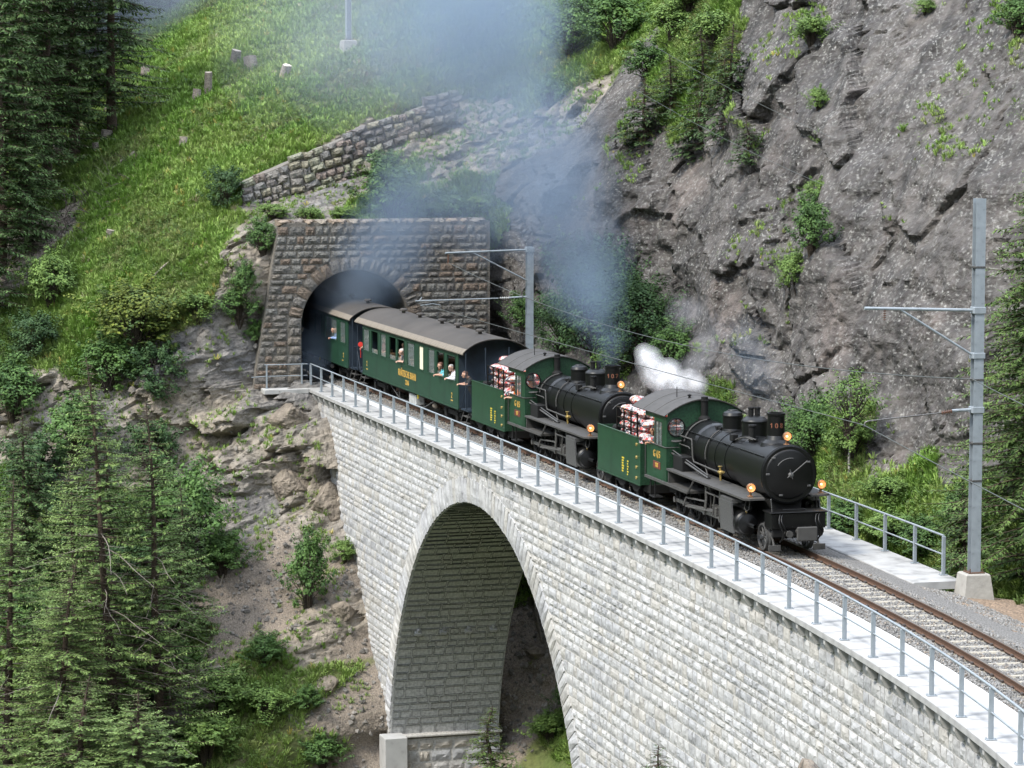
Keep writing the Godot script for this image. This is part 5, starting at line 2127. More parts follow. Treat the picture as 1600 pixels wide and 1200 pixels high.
		b.box(2.3, 3.55, 0.47, 0.51, minf(0.83 * z, 0.95 * z), maxf(0.83 * z, 0.95 * z))
		b.cbox(2.42, 2.72, 0.51, 0.73, minf(0.80 * z, 0.98 * z), maxf(0.80 * z, 0.98 * z), 0.01)
		add(b, "connecting_rod", M.steel, root)
		b = nb.call()
		b.rod(Vector3(0.1, 0.46, 1.0 * z), Vector3(0.32, 0.7, 1.0 * z), 0.03, 6)
		b.rod(Vector3(0.32, 0.7, 1.0 * z), Vector3(1.9, 0.80, 1.0 * z), 0.024, 6)
		b.tube(PackedVector3Array([Vector3(1.86, 0.62, 0.98 * z), Vector3(1.95, 0.86, 0.98 * z), Vector3(1.93, 1.18, 0.98 * z)]), 0.045, 6)
		b.rod(Vector3(1.93, 1.05, 1.0 * z), Vector3(3.6, 1.02, 0.9 * z), 0.024, 6)
		b.rod(Vector3(2.5, 0.5, 1.0 * z), Vector3(2.62, 1.08, 0.98 * z), 0.022, 6)
		b.rod(Vector3(1.7, 1.3, 0.95 * z), Vector3(1.95, 1.05, 0.98 * z), 0.022, 6)
		b.rod(Vector3(3.0, 0.95, 0.95 * z), Vector3(3.75, 0.95, 0.9 * z), 0.035, 8)
		b.box(1.75, 2.15, 1.12, 1.28, minf(0.45 * z, 0.95 * z), maxf(0.45 * z, 0.95 * z))
		b.box(3.0, 3.06, 0.4, 1.28, minf(0.42 * z, 1.0 * z), maxf(0.42 * z, 1.0 * z))
		add(b, "valve_gear", M.steel, root)
		b = nb.call()
		b.tube(PackedVector3Array([Vector3(4.9, 1.28, 0.92 * z), Vector3(4.92, 1.02, 0.98 * z), Vector3(4.98, 0.95, 0.94 * z), Vector3(5.04, 1.02, 0.9 * z), Vector3(5.05, 1.28, 0.88 * z)]), 0.014, 6)
		b.rod(Vector3(1.6, 0.1, 0.72 * z), Vector3(1.75, 1.25, 0.8 * z), 0.018, 6)
		b.rod(Vector3(3.3, 0.16, 0.66 * z), Vector3(3.0, 0.9, 0.6 * z), 0.016, 6)
		add(b, "sand_pipe", M.black_dusty, root)
		for x: float in [-1.15, 0.1, 1.35, 2.6]:
			wheel(root, "driving_wheel", Vector3(x - piv, 0.5, 0.60 * z), 0.5, z, 11, M.black_matt, true)
		wheel(root, "leading_wheel", Vector3(5.28 - piv, 0.345, 0.58 * z), 0.345, z, 9, M.steel_dull)
	b = nb.call()
	for x: float in [-1.15, 0.1, 1.35, 2.6, 5.28]:
		b.rod(Vector3(x, 0.5 if x < 5.0 else 0.345, -0.6), Vector3(x, 0.5 if x < 5.0 else 0.345, 0.6), 0.07, 8)
	add(b, "axles", M.black_matt, root).set_meta("kind", "stuff")
	# cab
	for z: float in [1.0, -1.0]:
		b = nb.call()
		var z0 := minf(1.06 * z, 1.10 * z)
		var z1 := maxf(1.06 * z, 1.10 * z)
		b.box(-2.86, -1.1, 0.93, 1.86, z0, z1)
		b.box(-1.5, -1.1, 1.86, 2.70, z0, z1)
		b.box(-2.2, -2.1, 1.86, 2.70, z0, z1)
		b.box(-2.1, -1.5, 2.52, 2.70, z0, z1)
		b.box(-3.0, -2.2, 2.58, 2.70, z0, z1)
		var side := add(b, "cab_side", M.green, root)
		b = nb.call()
		b.box(-2.1, -1.5, 1.86, 2.52, minf(1.075 * z, 1.085 * z), maxf(1.075 * z, 1.085 * z))
		add(b, "side_window", M.glass, side)
		b = nb.call()
		for x: float in [-2.1, -1.8, -1.52]:
			b.box(x, x + 0.025, 1.86, 2.52, minf(1.09 * z, 1.112 * z), maxf(1.09 * z, 1.112 * z))
		b.tube(PackedVector3Array([Vector3(-2.95, 1.87, 1.13 * z), Vector3(-1.1, 1.87, 1.13 * z), Vector3(-1.06, 1.87, 1.08 * z), Vector3(-1.06, 1.87, 0.75 * z)]), 0.016, 6)
		b.rod(Vector3(-2.93, 0.95, 1.12 * z), Vector3(-2.93, 1.86, 1.12 * z), 0.014, 6)
		add(b, "cab_rail", M.black_dusty, side)
		if z > 0.0:
			lettering(side, "G 4/5", "class_lettering", M.gold_paint, side_of(-1.95 - piv, 1.60, 1.105), 0.26, 1.0, true)
			b = nb.call()
			b.cbox(-2.25, -1.62, 1.20, 1.40, 1.10, 1.112, 0.004)
			add(b, "number_plate", M.red_plate, side)
			lettering(side, number, "plate_number", M.gold_paint, side_of(-1.93 - piv, 1.30, 1.116), 0.17)
	# cab front with its two round windows
	var hole := func(cz: float) -> PackedVector2Array:
		var p := PackedVector2Array()
		for i in 24:
			p.append(Vector2(cz + 0.235 * cos(TAU * i / 24), 2.42 + 0.24 * sin(TAU * i / 24)))
		return p
	for z: float in [1.0, -1.0]:
		var outline := PackedVector2Array([Vector2(0.0, 1.0), Vector2(1.06 * z, 1.0), Vector2(1.06 * z, 2.70)])
		for i in 9:
			var zz := 1.06 * (1.0 - i / 8.0)
			outline.append(Vector2(zz * z, 2.735 + 0.445 * (1.0 - pow(zz / 1.2, 2.0))))
		var ring: PackedVector2Array = hole.call(0.83 * z)
		# split the wall at the height of the window so that the hole stays open
		var upper := Geometry2D.clip_polygons(outline, PackedVector2Array([Vector2(-2, 0), Vector2(2, 0), Vector2(2, 2.42), Vector2(-2, 2.42)]))
		var lower := Geometry2D.clip_polygons(outline, PackedVector2Array([Vector2(-2, 2.42), Vector2(2, 2.42), Vector2(2, 4), Vector2(-2, 4)]))
		var fr := MB.new()
		fr.xf = off * Transform3D(Basis(Vector3(0, 0, -1), Vector3.UP, Vector3.RIGHT), Vector3(-1.1, 0, 0))
		for part: PackedVector2Array in upper + lower:
			for piece: PackedVector2Array in Geometry2D.clip_polygons(part, ring):
				var mir := PackedVector2Array()
				for p in piece:
					mir.append(Vector2(-p.x, p.y))
				fr.prism(mir, -0.04, 0.0)
		var front := add(fr, "cab_front", M.green_dark, root)
		b = nb.call()
		b.tube(arc(Vector3(-1.085, 2.42, 0.83 * z), Vector3(0, 0.245, 0), Vector3(0, 0, 0.24), 1.0, 0, TAU, 24), 0.02, 6)
		b.rod(Vector3(-1.085, 2.42, 0.83 * z - 0.24), Vector3(-1.085, 2.42, 0.83 * z + 0.24), 0.01, 5)
		b.rod(Vector3(-1.085, 2.18, 0.83 * z), Vector3(-1.085, 2.66, 0.83 * z), 0.01, 5)
		add(b, "porthole_rim", M.black, front)
		b = nb.call()
		b.lathe(Vector3(-1.1, 2.42, 0.83 * z), Vector3.RIGHT, [Vector2(0.235, -0.02), Vector2(0.0, -0.02)], 24)
		add(b, "porthole_glass", M.glass, front)
	b = nb.call()
	b.box(-3.0, -1.14, 0.93, 0.97, -1.06, 1.06)
	b.box(-1.5, -1.16, 0.97, 2.2, -0.62, 0.62)
	b.rod(Vector3(-1.6, 1.7, 0.2), Vector3(-1.6, 2.2, -0.1), 0.02, 6)
	add(b, "cab_floor", M.interior, root)
	var roof: MB = nb.call()
	var rp := PackedVector2Array()
	for i in 17:
		var zz := lerpf(-1.20, 1.20, i / 16.0)
		rp.append(Vector2(zz, 2.745 + 0.45 * (1.0 - pow(zz / 1.2, 2.0))))
	for i in 17:
		var zz := lerpf(1.19, -1.19, i / 16.0)
		rp.append(Vector2(zz, 2.715 + 0.45 * (1.0 - pow(zz / 1.2, 2.0))))
	var rx := MB.new()
	rx.xf = off * Transform3D(Basis(Vector3(0, 0, -1), Vector3.UP, Vector3.RIGHT), Vector3.ZERO)
	var rm := PackedVector2Array()
	for p in rp:
		rm.append(Vector2(-p.x, p.y))
	rx.prism(rm, -3.95, -1.02)
	var ro := add(rx, "cab_roof", M.cab_roof, root)
	b = nb.call()
	b.rod(Vector3(-2.2, 3.05, 0.45), Vector3(-2.2, 3.42, 0.45), 0.012, 6)
	b.lathe(Vector3(-1.55, 3.15, 0.3), Vector3.UP, [Vector2(0.05, 0), Vector2(0.03, 0.06), Vector2(0.07, 0.1), Vector2(0.0, 0.13)], 10)
	add(b, "roof_fitting", M.black_matt, ro)
	for x: float in [-2.9, -1.95]:
		b = nb.call()
		var seam := PackedVector3Array()
		for i in 17:
			var zz := lerpf(-1.2, 1.2, i / 16.0)
			seam.append(Vector3(x, 2.747 + 0.45 * (1.0 - pow(zz / 1.2, 2.0)), zz))
		b.tube(seam, 0.01, 4)
		add(b, "roof_seam", M.cab_roof, ro)
	return root


func make_tender(label: String, base_s: float) -> Node3D:
	var piv := -5.5
	var root := thing("tender", label, "tender", frame(base_s + piv))
	var off := Transform3D(Basis(), Vector3(-piv, 0, 0))
	var nb := func() -> MB:
		var q := MB.new()
		q.xf = off
		return q
	for z: float in [1.0, -1.0]:
		var sp := PackedVector2Array([Vector2(-7.42, 0.55), Vector2(-3.42, 0.55), Vector2(-3.42, 1.72), Vector2(-3.62, 1.72), Vector2(-3.72, 1.84), Vector2(-7.42, 1.84)])
		var b: MB = nb.call()
		b.prism(sp, minf(1.06 * z, 1.10 * z), maxf(1.06 * z, 1.10 * z))
		var side := add(b, "tank_side", M.green, root)
		b = nb.call()
		b.box(-7.44, -3.72, 1.84, 1.87, minf(1.05 * z, 1.115 * z), maxf(1.05 * z, 1.115 * z))
		b.box(-7.44, -3.40, 0.53, 0.56, minf(1.08 * z, 1.125 * z), maxf(1.08 * z, 1.125 * z))
		add(b, "beading", M.green_dark, side)
		for hh: float in [1.66, 1.30, 1.02, 0.72]:
			b = nb.call()
			b.lathe(Vector3(-3.75, hh, 1.1 * z), Vector3(0, 0, z), [Vector2(0.05, 0.0), Vector2(0.045, 0.03), Vector2(0.0, 0.04)], 10)
			add(b, "lamp_bracket", M.brass, side)
		if z > 0.0:
			# rows of small stencilled figures
			for k in 6:
				b = nb.call()
				var hh := 1.12 - 0.075 * k
				b.box(-5.10, -5.10 + 0.20 - 0.03 * (k % 3), hh, hh + 0.045, 1.1, 1.103)
				b.box(-4.62, -4.62 + 0.13 - 0.04 * (k % 2), hh - 0.05, hh - 0.01, 1.1, 1.103)
				add(b, "stencil_line", M.yellow_paint, side)
	var b: MB = nb.call()
	b.box(-7.42, -7.38, 0.55, 1.84, -1.06, 1.06)
	b.box(-3.46, -3.42, 0.55, 1.72, -1.06, 1.06)
	add(b, "tank_ends", M.green_dark, root).set_meta("kind", "stuff")
	b = nb.call()
	b.box(-7.38, -3.46, 1.40, 1.44, -1.06, 1.06)
	add(b, "bunker_floor", M.black_matt, root)
	b = nb.call()
	b.box(-7.5, -3.3, 0.32, 0.55, -0.85, 0.85)
	b.box(-3.4, -2.9, 0.75, 0.95, -0.5, 0.5)
	for x: float in [-6.8, -5.5, -4.2]:
		for z: float in [1.0, -1.0]:
			for k in 5:
				b.box(x - 0.42 + 0.06 * k, x + 0.42 - 0.06 * k, 0.42 - 0.035 * k, 0.452 - 0.035 * k, minf(0.88 * z, 0.98 * z), maxf(0.88 * z, 0.98 * z))
			b.cbox(x - 0.11, x + 0.11, 0.14, 0.46, minf(0.78 * z, 0.93 * z), maxf(0.78 * z, 0.93 * z), 0.015)
	b.rod(Vector3(-7.5, 0.56, 0), Vector3(-7.9, 0.56, 0), 0.07, 10)
	b.rod(Vector3(-7.88, 0.56, 0), Vector3(-7.93, 0.56, 0), 0.19, 14)
	add(b, "underframe", M.black_matt, root)
	for x: float in [-6.8, -5.5, -4.2]:
		for z: float in [1.0, -1.0]:
			wheel(root, "wheel", Vector3(x - piv, 0.34, 0.58 * z), 0.34, z, 8, M.black_matt)
	b = nb.call()
	for z: float in [0.72, -0.72]:
		for x: float in [-6.75, -6.1, -5.45, -4.85]:
			b.box(x - 0.02, x + 0.02, 1.42, 2.42, z - 0.02, z + 0.02)
		for hh: float in [1.55, 1.85, 2.13, 2.42]:
			b.box(-6.77, -4.83, hh - 0.014, hh + 0.014, z - 0.015, z + 0.015)
	for z: float in [-0.36, 0.0, 0.36]:
		b.box(-6.77, -6.73, 1.42, 2.42, z - 0.02, z + 0.02)
	add(b, "bag_cage", M.black, root)
	b = nb.call()
	for k in 26:
		var p := Vector3(rng.randf_range(-7.25, -6.85), 1.50 + rng.randf() * 0.28, rng.randf_range(-0.95, 0.95))
		b.ball(p, Vector3(rng.randf_range(0.1, 0.17), rng.randf_range(0.07, 0.13), rng.randf_range(0.1, 0.17)), 4, 6)
	add(b, "coal", M.black_matt, root).set_meta("kind", "stuff")
	# bags of briquettes, stacked crosswise
	var where := "leading" if base_s > -1.0 else "second"
	for row in 5:
		for i in 4:
			for j in 3:
				if row < 4 and i > 0 and i < 3 and j == 1:
					continue
				var p := Vector3(-6.5 + i * 0.49 + rng.randf_range(-0.05, 0.05), 1.53 + row * 0.21 + rng.randf_range(-0.02, 0.02), (j - 1) * 0.43 + rng.randf_range(-0.04, 0.04))
				bag(root, off, p, row, where)
	for q: Array in [[-4.55, 1.56, 0.55], [-4.35, 1.56, 0.1], [-4.5, 1.56, -0.5], [-4.5, 1.76, 0.5], [-4.4, 1.76, 0.0], [-4.1, 1.55, 0.6], [-4.45, 1.96, 0.3], [-4.45, 2.14, 0.45], [-4.5, 1.96, -0.3], [-3.95, 1.74, 0.62], [-4.0, 1.55, -0.5], [-4.4, 2.32, 0.2], [-6.7, 2.6, 0.1], [-5.9, 2.62, -0.2], [-5.3, 2.62, 0.2]]:
		bag(root, off, Vector3(q[0], q[1], q[2]), 9, where)
	return root


var bag_meshes: Array[ArrayMesh] = []


func bag_mesh(sd: int) -> ArrayMesh:      # a plump pillow of printed film: white with red, orange and dark fields
	var r := RandomNumberGenerator.new()
	r.seed = sd
	var f := FastNoiseLite.new()
	f.seed = sd
	f.frequency = 3.4
	f.fractal_octaves = 2
	var n := 14
	var mb := MB.new()
	for side: float in [1.0, -1.0]:
		var first := mb.v.size()
		for i in n + 1:
			for j in n + 1:
				var u := float(i) / n * 2.0 - 1.0
				var v := float(j) / n * 2.0 - 1.0
				var k := (1.0 - pow(absf(u), 3.0)) * (1.0 - pow(absf(v), 3.0))
				var h := 0.12 * pow(maxf(k, 0.0), 0.45) + 0.025 * f.get_noise_2d(u * 2.0 + side, v * 2.0) * k
				var p := Vector3(u * 0.27 * (1.0 - 0.06 * v * v), side * h, v * 0.225 * (1.0 - 0.08 * u * u))
				var q: float = f.get_noise_2d(u * 0.34 + sd, v * 0.30 + side * 3.0)
				var q2: float = f.get_noise_2d(u * 0.5 - 7.0, v * 0.4 + sd)
				var col := Color(0.48, 0.48, 0.48)
				if q > 0.16:
					col = Color(0.40, 0.02, 0.018)
				elif q2 > 0.30:
					col = Color(0.48, 0.15, 0.02)
				elif q < -0.30:
					col = Color(0.04, 0.04, 0.05)
				elif q < -0.22:
					col = Color(0.35, 0.36, 0.38)
				mb.col = col
				mb.vert(p, Vector3(u * 0.5, side * (0.25 + k), v * 0.5))
		for i in n:
			for j in n:
				var a := first + i * (n + 1) + j
				var b := a + n + 1
				if side > 0.0:
					mb.face(a, a + 1, b + 1)
					mb.face(a, b + 1, b)
				else:
					mb.face(a, b + 1, a + 1)
					mb.face(a, b, b + 1)
	return mb.mesh()


func bag(root: Node3D, off: Transform3D, p: Vector3, row: int, where: String) -> void:
	if bag_meshes.is_empty():
		for i in 8:
			bag_meshes.append(bag_mesh(200 + i * 7))
	var o := put(bag_meshes[rng.randi() % 8], "briquette_bag", M.bag)
	var b := Basis.from_euler(Vector3(rng.randf_range(-0.12, 0.12), rng.randf_range(-0.2, 0.2) + (PI / 2 if rng.randf() < 0.3 else 0.0), rng.randf_range(-0.12, 0.12)))
	o.transform = root.transform * off * Transform3D(b, p)
	if row < 9:
		var layer: String = ["bottom", "second", "middle", "fourth", "top"][row]
		tag(o, "white plastic fuel bag with red print, %s layer of caged stack, %s tender" % [layer, where], "bag", "bags in the %s layer of the %s tender" % [layer, where])
	else:
		tag(o, "loose white and red fuel bag piled outside the cage in the %s tender" % where, "bag", "bags piled loose in the %s tender" % where)


func make_coach(base_s: float, label: String, full: bool) -> Node3D:
	# base_s: front end of the roof; the body is drawn backwards from there
	var piv := -8.0
	var root := thing("passenger_coach", label, "railway coach", frame(base_s + piv))
	var off := Transform3D(Basis(), Vector3(-piv, 0, 0))
	var nb := func() -> MB:
		var q := MB.new()
		q.xf = off
		return q
	var f0 := -0.92 if full else -0.75      # front end wall
	var r0 := -14.98      # rear end wall
	var end := -15.94
	var wins: Array[Vector2] = [Vector2(-2.35, -1.25), Vector2(-3.75, -2.75), Vector2(-4.95, -4.05), Vector2(-6.22, -5.62), Vector2(-7.95, -6.9), Vector2(-9.42, -8.42), Vector2(-10.7, -9.68), Vector2(-12.08, -11.22), Vector2(-13.55, -12.5), Vector2(-14.9, -13.9)]
	if not full:
		wins = [Vector2(-2.22, -1.22), Vector2(-5.12, -2.85), Vector2(-7.3, -5.9), Vector2(-9.9, -8.5)]
	var w0 := 1.66
	var w1 := 2.50
	for z: float in [1.0, -1.0]:
		var z0 := minf(1.11 * z, 1.15 * z)
		var z1 := maxf(1.11 * z, 1.15 * z)
		var b: MB = nb.call()
		b.box(r0, f0, 0.73, w0, z0, z1)
		b.box(r0, f0, w1, 2.68, z0, z1)
		var x := f0
		for w in wins:
			b.box(w.y, x, w0, w1, z0, z1)
			x = w.x
		b.box(r0, x, w0, w1, z0, z1)
		var side := add(b, "body_side", M.coach_green, root)
		for k in wins.size():
			var w := wins[k]
			b = nb.call()
			var e0 := minf(1.145 * z, 1.165 * z)
			var e1 := maxf(1.145 * z, 1.165 * z)
			b.box(w.x - 0.03, w.x, w0 - 0.03, w1 + 0.03, e0, e1)
			b.box(w.y, w.y + 0.03, w0 - 0.03, w1 + 0.03, e0, e1)
			b.box(w.x, w.y, w1, w1 + 0.03, e0, e1)
			b.box(w.x - 0.02, w.y + 0.02, w0 - 0.035, w0, e0, maxf(e1, e1) if z > 0 else e1)
			var fr := add(b, "window_frame", M.coach_green, side)
			if full and k == 3:
				b = nb.call()
				b.box(w.x, w.y, w0, w1, minf(1.12 * z, 1.13 * z), maxf(1.12 * z, 1.13 * z))
				add(b, "frosted_pane", M.frosted, fr)
			elif not full or not k in [0, 1, 5, 6, 8]:
				b = nb.call()
				b.box(w.x, w.y, w0, w1, minf(1.12 * z, 1.13 * z), maxf(1.12 * z, 1.13 * z))
				add(b, "window_pane", M.glass, fr)
			else:
				b = nb.call()
				b.box(w.x, w.y, w0, w0 + 0.16, minf(1.12 * z, 1.13 * z), maxf(1.12 * z, 1.13 * z))
				add(b, "lowered_pane", M.glass, fr)
		b = nb.call()
		b.box(r0 - 0.02, f0 + 0.02, 0.70, 0.75, minf(1.14 * z, 1.17 * z), maxf(1.14 * z, 1.17 * z))
		b.box(r0 - 0.02, f0 + 0.02, 1.585, 1.61, minf(1.148 * z, 1.162 * z), maxf(1.148 * z, 1.162 * z))
		add(b, "beading", M.coach_green, side)
		if z > 0.0 and full:
			lettering(side, "RHÄTISCHE BAHN", "railway_name", M.gold_paint, side_of(-8.0 - piv, 1.28, 1.155), 0.34, 0.92)
			lettering(side, "2246", "coach_number", M.gold_paint, side_of(-8.0 - piv, 0.98, 1.155), 0.25)
			lettering(side, "2", "class_number", M.gold_paint, side_of(-1.75 - piv, 1.12, 1.155), 0.26)
			lettering(side, "2", "class_number", M.gold_paint, side_of(-14.3 - piv, 1.16, 1.155), 0.26)
		elif z > 0.0:
			lettering(side, "2", "class_number", M.gold_paint, side_of(-1.6 - piv, 1.16, 1.155), 0.26)
		if z > 0.0:
			for x2: float in [-1.75, -14.3]:
				b = nb.call()
				b.box(x2 - 0.14, x2 + 0.14, 0.93, 0.965, 1.15, 1.1535)
				add(b, "small_print", M.gold_paint, side)
	var e: MB = nb.call()
	for x: float in [f0, r0]:
		var s := 1.0 if x == f0 else -1.0
		for z: float in [1.0, -1.0]:
			var pl := PackedVector2Array([Vector2(0.38, 0.73), Vector2(1.11, 0.73), Vector2(1.11, 2.70)])
			for i in 8:
				var zz := lerpf(1.11, 0.38, i / 7.0)
				pl.append(Vector2(zz, 2.672 + 0.50 * pow(1.0 - pow(zz / 1.25, 2.3), 0.85)))
			var px := MB.new()
			var mir := PackedVector2Array()
			for p in pl:
				mir.append(Vector2(-p.x * z, p.y))
			px.xf = off * Transform3D(Basis(Vector3(0, 0, -1), Vector3.UP, Vector3.RIGHT), Vector3.ZERO)
			px.prism(mir, minf(x, x - 0.05 * s), maxf(x, x - 0.05 * s))
			add(px, "end_wall", M.blue_end, root)
		e.box(minf(x, x - 0.05 * s), maxf(x, x - 0.05 * s), 2.55, 3.1, -0.38, 0.38)
		e.box(minf(x - 0.04 * s, x - 0.06 * s), maxf(x - 0.04 * s, x - 0.06 * s), 0.73, 2.55, -0.38, 0.38)
	add(e, "end_doors", M.blue_end, root).set_meta("kind", "stuff")
	e = nb.call()
	e.box(r0, f0, 0.70, 0.78, -1.1, 1.1)
	e.box(r0 + 0.1, f0 - 0.1, 2.62, 2.66, -1.1, 1.1)
	add(e, "floor", M.interior, root)
	var x := f0 - 1.0
	while x > r0 + 1.0:
		e = nb.call()
		for z: float in [-0.68, 0.68]:
			e.cbox(x - 0.04, x + 0.04, 0.8, 1.75, z - 0.38, z + 0.38, 0.02)
			e.cbox(x - 0.42, x + 0.42, 1.12, 1.2, z - 0.38, z + 0.38, 0.02)
		add(e, "seat", M.wood_in, root)
		x -= 1.45
	# roof
	var rm := PackedVector2Array()
	for i in 25:
		var z := lerpf(1.25, -1.25, i / 24.0)
		rm.append(Vector2(z, 2.70 + 0.50 * pow(maxf(0.0, 1.0 - pow(absf(z) / 1.25, 2.3)), 0.85)))
	for i in 25:
		var z := lerpf(-1.22, 1.22, i / 24.0)
		rm.append(Vector2(z, 2.665 + 0.50 * pow(maxf(0.0, 1.0 - pow(absf(z) / 1.25, 2.3)), 0.85)))
	var rx := MB.new()
	rx.xf = off * Transform3D(Basis(Vector3(0, 0, -1), Vector3.UP, Vector3.RIGHT), Vector3.ZERO)
	rx.prism(rm, end, 0.0)
	var roof := add(rx, "roof", M.coach_roof, root)
	for z: float in [1.0, -1.0]:
		e = nb.call()
		for i in 3:
			var za := lerpf(1.255, 1.10, i / 3.0)
			var zb := lerpf(1.255, 1.10, (i + 1) / 3.0)
			var ya := 2.704 + 0.50 * pow(maxf(0.0, 1.0 - pow(minf(za, 1.25) / 1.25, 2.3)), 0.85)
			var yb := 2.704 + 0.50 * pow(maxf(0.0, 1.0 - pow(zb / 1.25, 2.3)), 0.85)
			if z > 0.0:
				e.quad(Vector3(end, ya, za), Vector3(0, ya, za), Vector3(0, yb, zb), Vector3(end, yb, zb))
			else:
				e.quad(Vector3(0, ya, -za), Vector3(end, ya, -za), Vector3(end, yb, -zb), Vector3(0, yb, -zb))
		e.box(end, 0.0, 2.67, 2.703, minf(1.22 * z, 1.256 * z), maxf(1.22 * z, 1.256 * z))
		add(e, "roof_edge", M.roof_edge, roof)
	for v: float in [-2.2, -5.1, -7.3, -10.5, -13.0]:
		e = nb.call()
		e.lathe(Vector3(v, 3.18, 0.0), Vector3.UP, [Vector2(0.07, 0.0), Vector2(0.07, 0.1), Vector2(0.16, 0.11), Vector2(0.16, 0.16), Vector2(0.10, 0.2), Vector2(0.0, 0.21)], 14)
		add(e, "roof_vent", M.coach_roof, roof)
	# open end platforms
	for s in 2:
		var xa := f0 if s == 0 else end
		var xb := 0.02 if s == 0 else r0
		e = nb.call()
		e.box(xa, xb, 0.70, 0.76, -1.05, 1.05)
		var xo := 0.0 if s == 0 else end + 0.02
		for z: float in [1.0, -1.0]:
			e.rod(Vector3(xo - 0.02, 0.75, 1.12 * z), Vector3(xo - 0.02, 2.72, 1.12 * z), 0.02, 6)
			e.rod(Vector3(xo - 0.02, 0.75, 0.42 * z), Vector3(xo - 0.02, 2.9, 0.42 * z), 0.02, 6)
			e.rod(Vector3(xo - 0.02, 1.62, 1.12 * z), Vector3(xo - 0.02, 1.62, 0.42 * z), 0.018, 6)
			for k in 6:
				var zz := lerpf(0.46, 1.06, k / 5.0) * z
				e.rod(Vector3(xo - 0.02, 0.75, zz), Vector3(xo - 0.02, 1.62, zz), 0.01, 5)
			e.rod(Vector3(xo - 0.02, 1.5, 1.13 * z), Vector3(xo - 0.55 if s == 0 else xo + 0.5, 0.8, 1.15 * z), 0.014, 6)
		add(e, "end_platform", M.blue_end, root)
		for z: float in [1.0, -1.0]:
			e = nb.call()
			var mx := (xa + xb) / 2.0
			for q: Array in [[0.50, 1.02], [0.28, 1.16]]:
				e.cbox(mx - 0.34, mx + 0.34, q[0] - 0.02, q[0] + 0.02, minf((q[1] - 0.24) * z, q[1] * z), maxf((q[1] - 0.24) * z, q[1] * z), 0.008)
			e.rod(Vector3(mx - 0.33, 0.28, 1.1 * z), Vector3(mx - 0.33, 0.74, 0.95 * z), 0.016, 6)
			e.rod(Vector3(mx + 0.33, 0.28, 1.1 * z), Vector3(mx + 0.33, 0.74, 0.95 * z), 0.016, 6)
			add(e, "steps", M.black_dusty, root)
	# running gear
	e = nb.call()
	e.box(end + 0.1, -0.1, 0.52, 0.70, -0.62, -0.5)
	e.box(end + 0.1, -0.1, 0.52, 0.70, 0.5, 0.62)
	e.box(r0, f0, 0.6, 0.70, -1.0, 1.0)
	add(e, "underframe", M.black_matt, root)
	for z: float in [0.98, -0.98]:
		e = nb.call()
		e.rod(Vector3(-4.6, 0.66, z), Vector3(-6.2, 0.24, z), 0.018, 6)
		e.rod(Vector3(-6.2, 0.24, z), Vector3(-9.8, 0.24, z), 0.018, 6)
		e.rod(Vector3(-9.8, 0.24, z), Vector3(-11.4, 0.66, z), 0.018, 6)
		e.rod(Vector3(-6.2, 0.24, z), Vector3(-6.2, 0.66, z), 0.018, 6)
		e.rod(Vector3(-9.8, 0.24, z), Vector3(-9.8, 0.66, z), 0.018, 6)
		add(e, "truss_rod", M.steel_dull, root)
	e = nb.call()
	e.cbox(-8.15, -7.15, 0.24, 0.60, 0.72, 1.04, 0.015)
	add(e, "battery_box", M.grey_box, root)
	e = nb.call()
	e.lathe(Vector3(-6.85, 0.60, 1.02), Vector3.BACK, [Vector2(0.10, 0.0), Vector2(0.10, 0.03), Vector2(0.0, 0.035)], 16)
	add(e, "brake_disc", M.yellow_paint, root)
	e = nb.call()
	e.ball(Vector3(-4.9, 0.44, 0.9), Vector3(0.16, 0.11, 0.11), 6, 10)
	add(e, "air_valve", M.roof_edge, root)
	for bx: float in [-2.7, -13.2]:
		e = nb.call()
		for z: float in [0.82, -0.82]:
			e.box(bx - 1.15, bx + 1.15, 0.34, 0.50, z - 0.04, z + 0.04)
			for a: float in [-0.75, 0.75]:
				e.cbox(bx + a - 0.13, bx + a + 0.13, 0.18, 0.50, z - 0.1, z + 0.1, 0.015)
				for k in 4:
					e.box(bx + a - 0.34 + 0.06 * k, bx + a + 0.34 - 0.06 * k, 0.56 - 0.035 * k, 0.588 - 0.035 * k, z - 0.06, z + 0.06)
		add(e, "bogie_frame", M.black_matt, root)
		for a: float in [-0.75, 0.75]:
			for z: float in [1.0, -1.0]:
				wheel(root, "wheel", Vector3(bx + a - piv, 0.33, 0.58 * z), 0.33, z, 8, M.black_matt)
	if full:
		e = nb.call()
		e.lathe(Vector3(-15.3, 1.83, 1.16), Vector3(1, 0, 0.4), [Vector2(0.10, 0.0), Vector2(0.10, 0.02), Vector2(0.0, 0.025)], 14)
		e.rod(Vector3(-15.3, 1.75, 1.16), Vector3(-15.3, 1.3, 1.16), 0.012, 5)
		add(e, "red_signal_disc", M.red, root)
	return root


func build_train() -> void:
	make_engine("108", "leading black and green steam locomotive, front of the train with three lit lamps", 0.0)
	make_tender("green tender of the leading locomotive, loaded with caged white and red bags", 0.0)
	make_engine("107", "second steam locomotive, coupled behind the first tender under the dark smoke", -13.97)
	make_tender("green tender of the second locomotive, in front of the lettered coach", -13.97)
	make_coach(-22.04, "dark green passenger coach lettered in gold, passengers leaning from its windows", true)
	make_coach(-38.68, "rear green coach half inside the tunnel mouth with one man at its window", false)


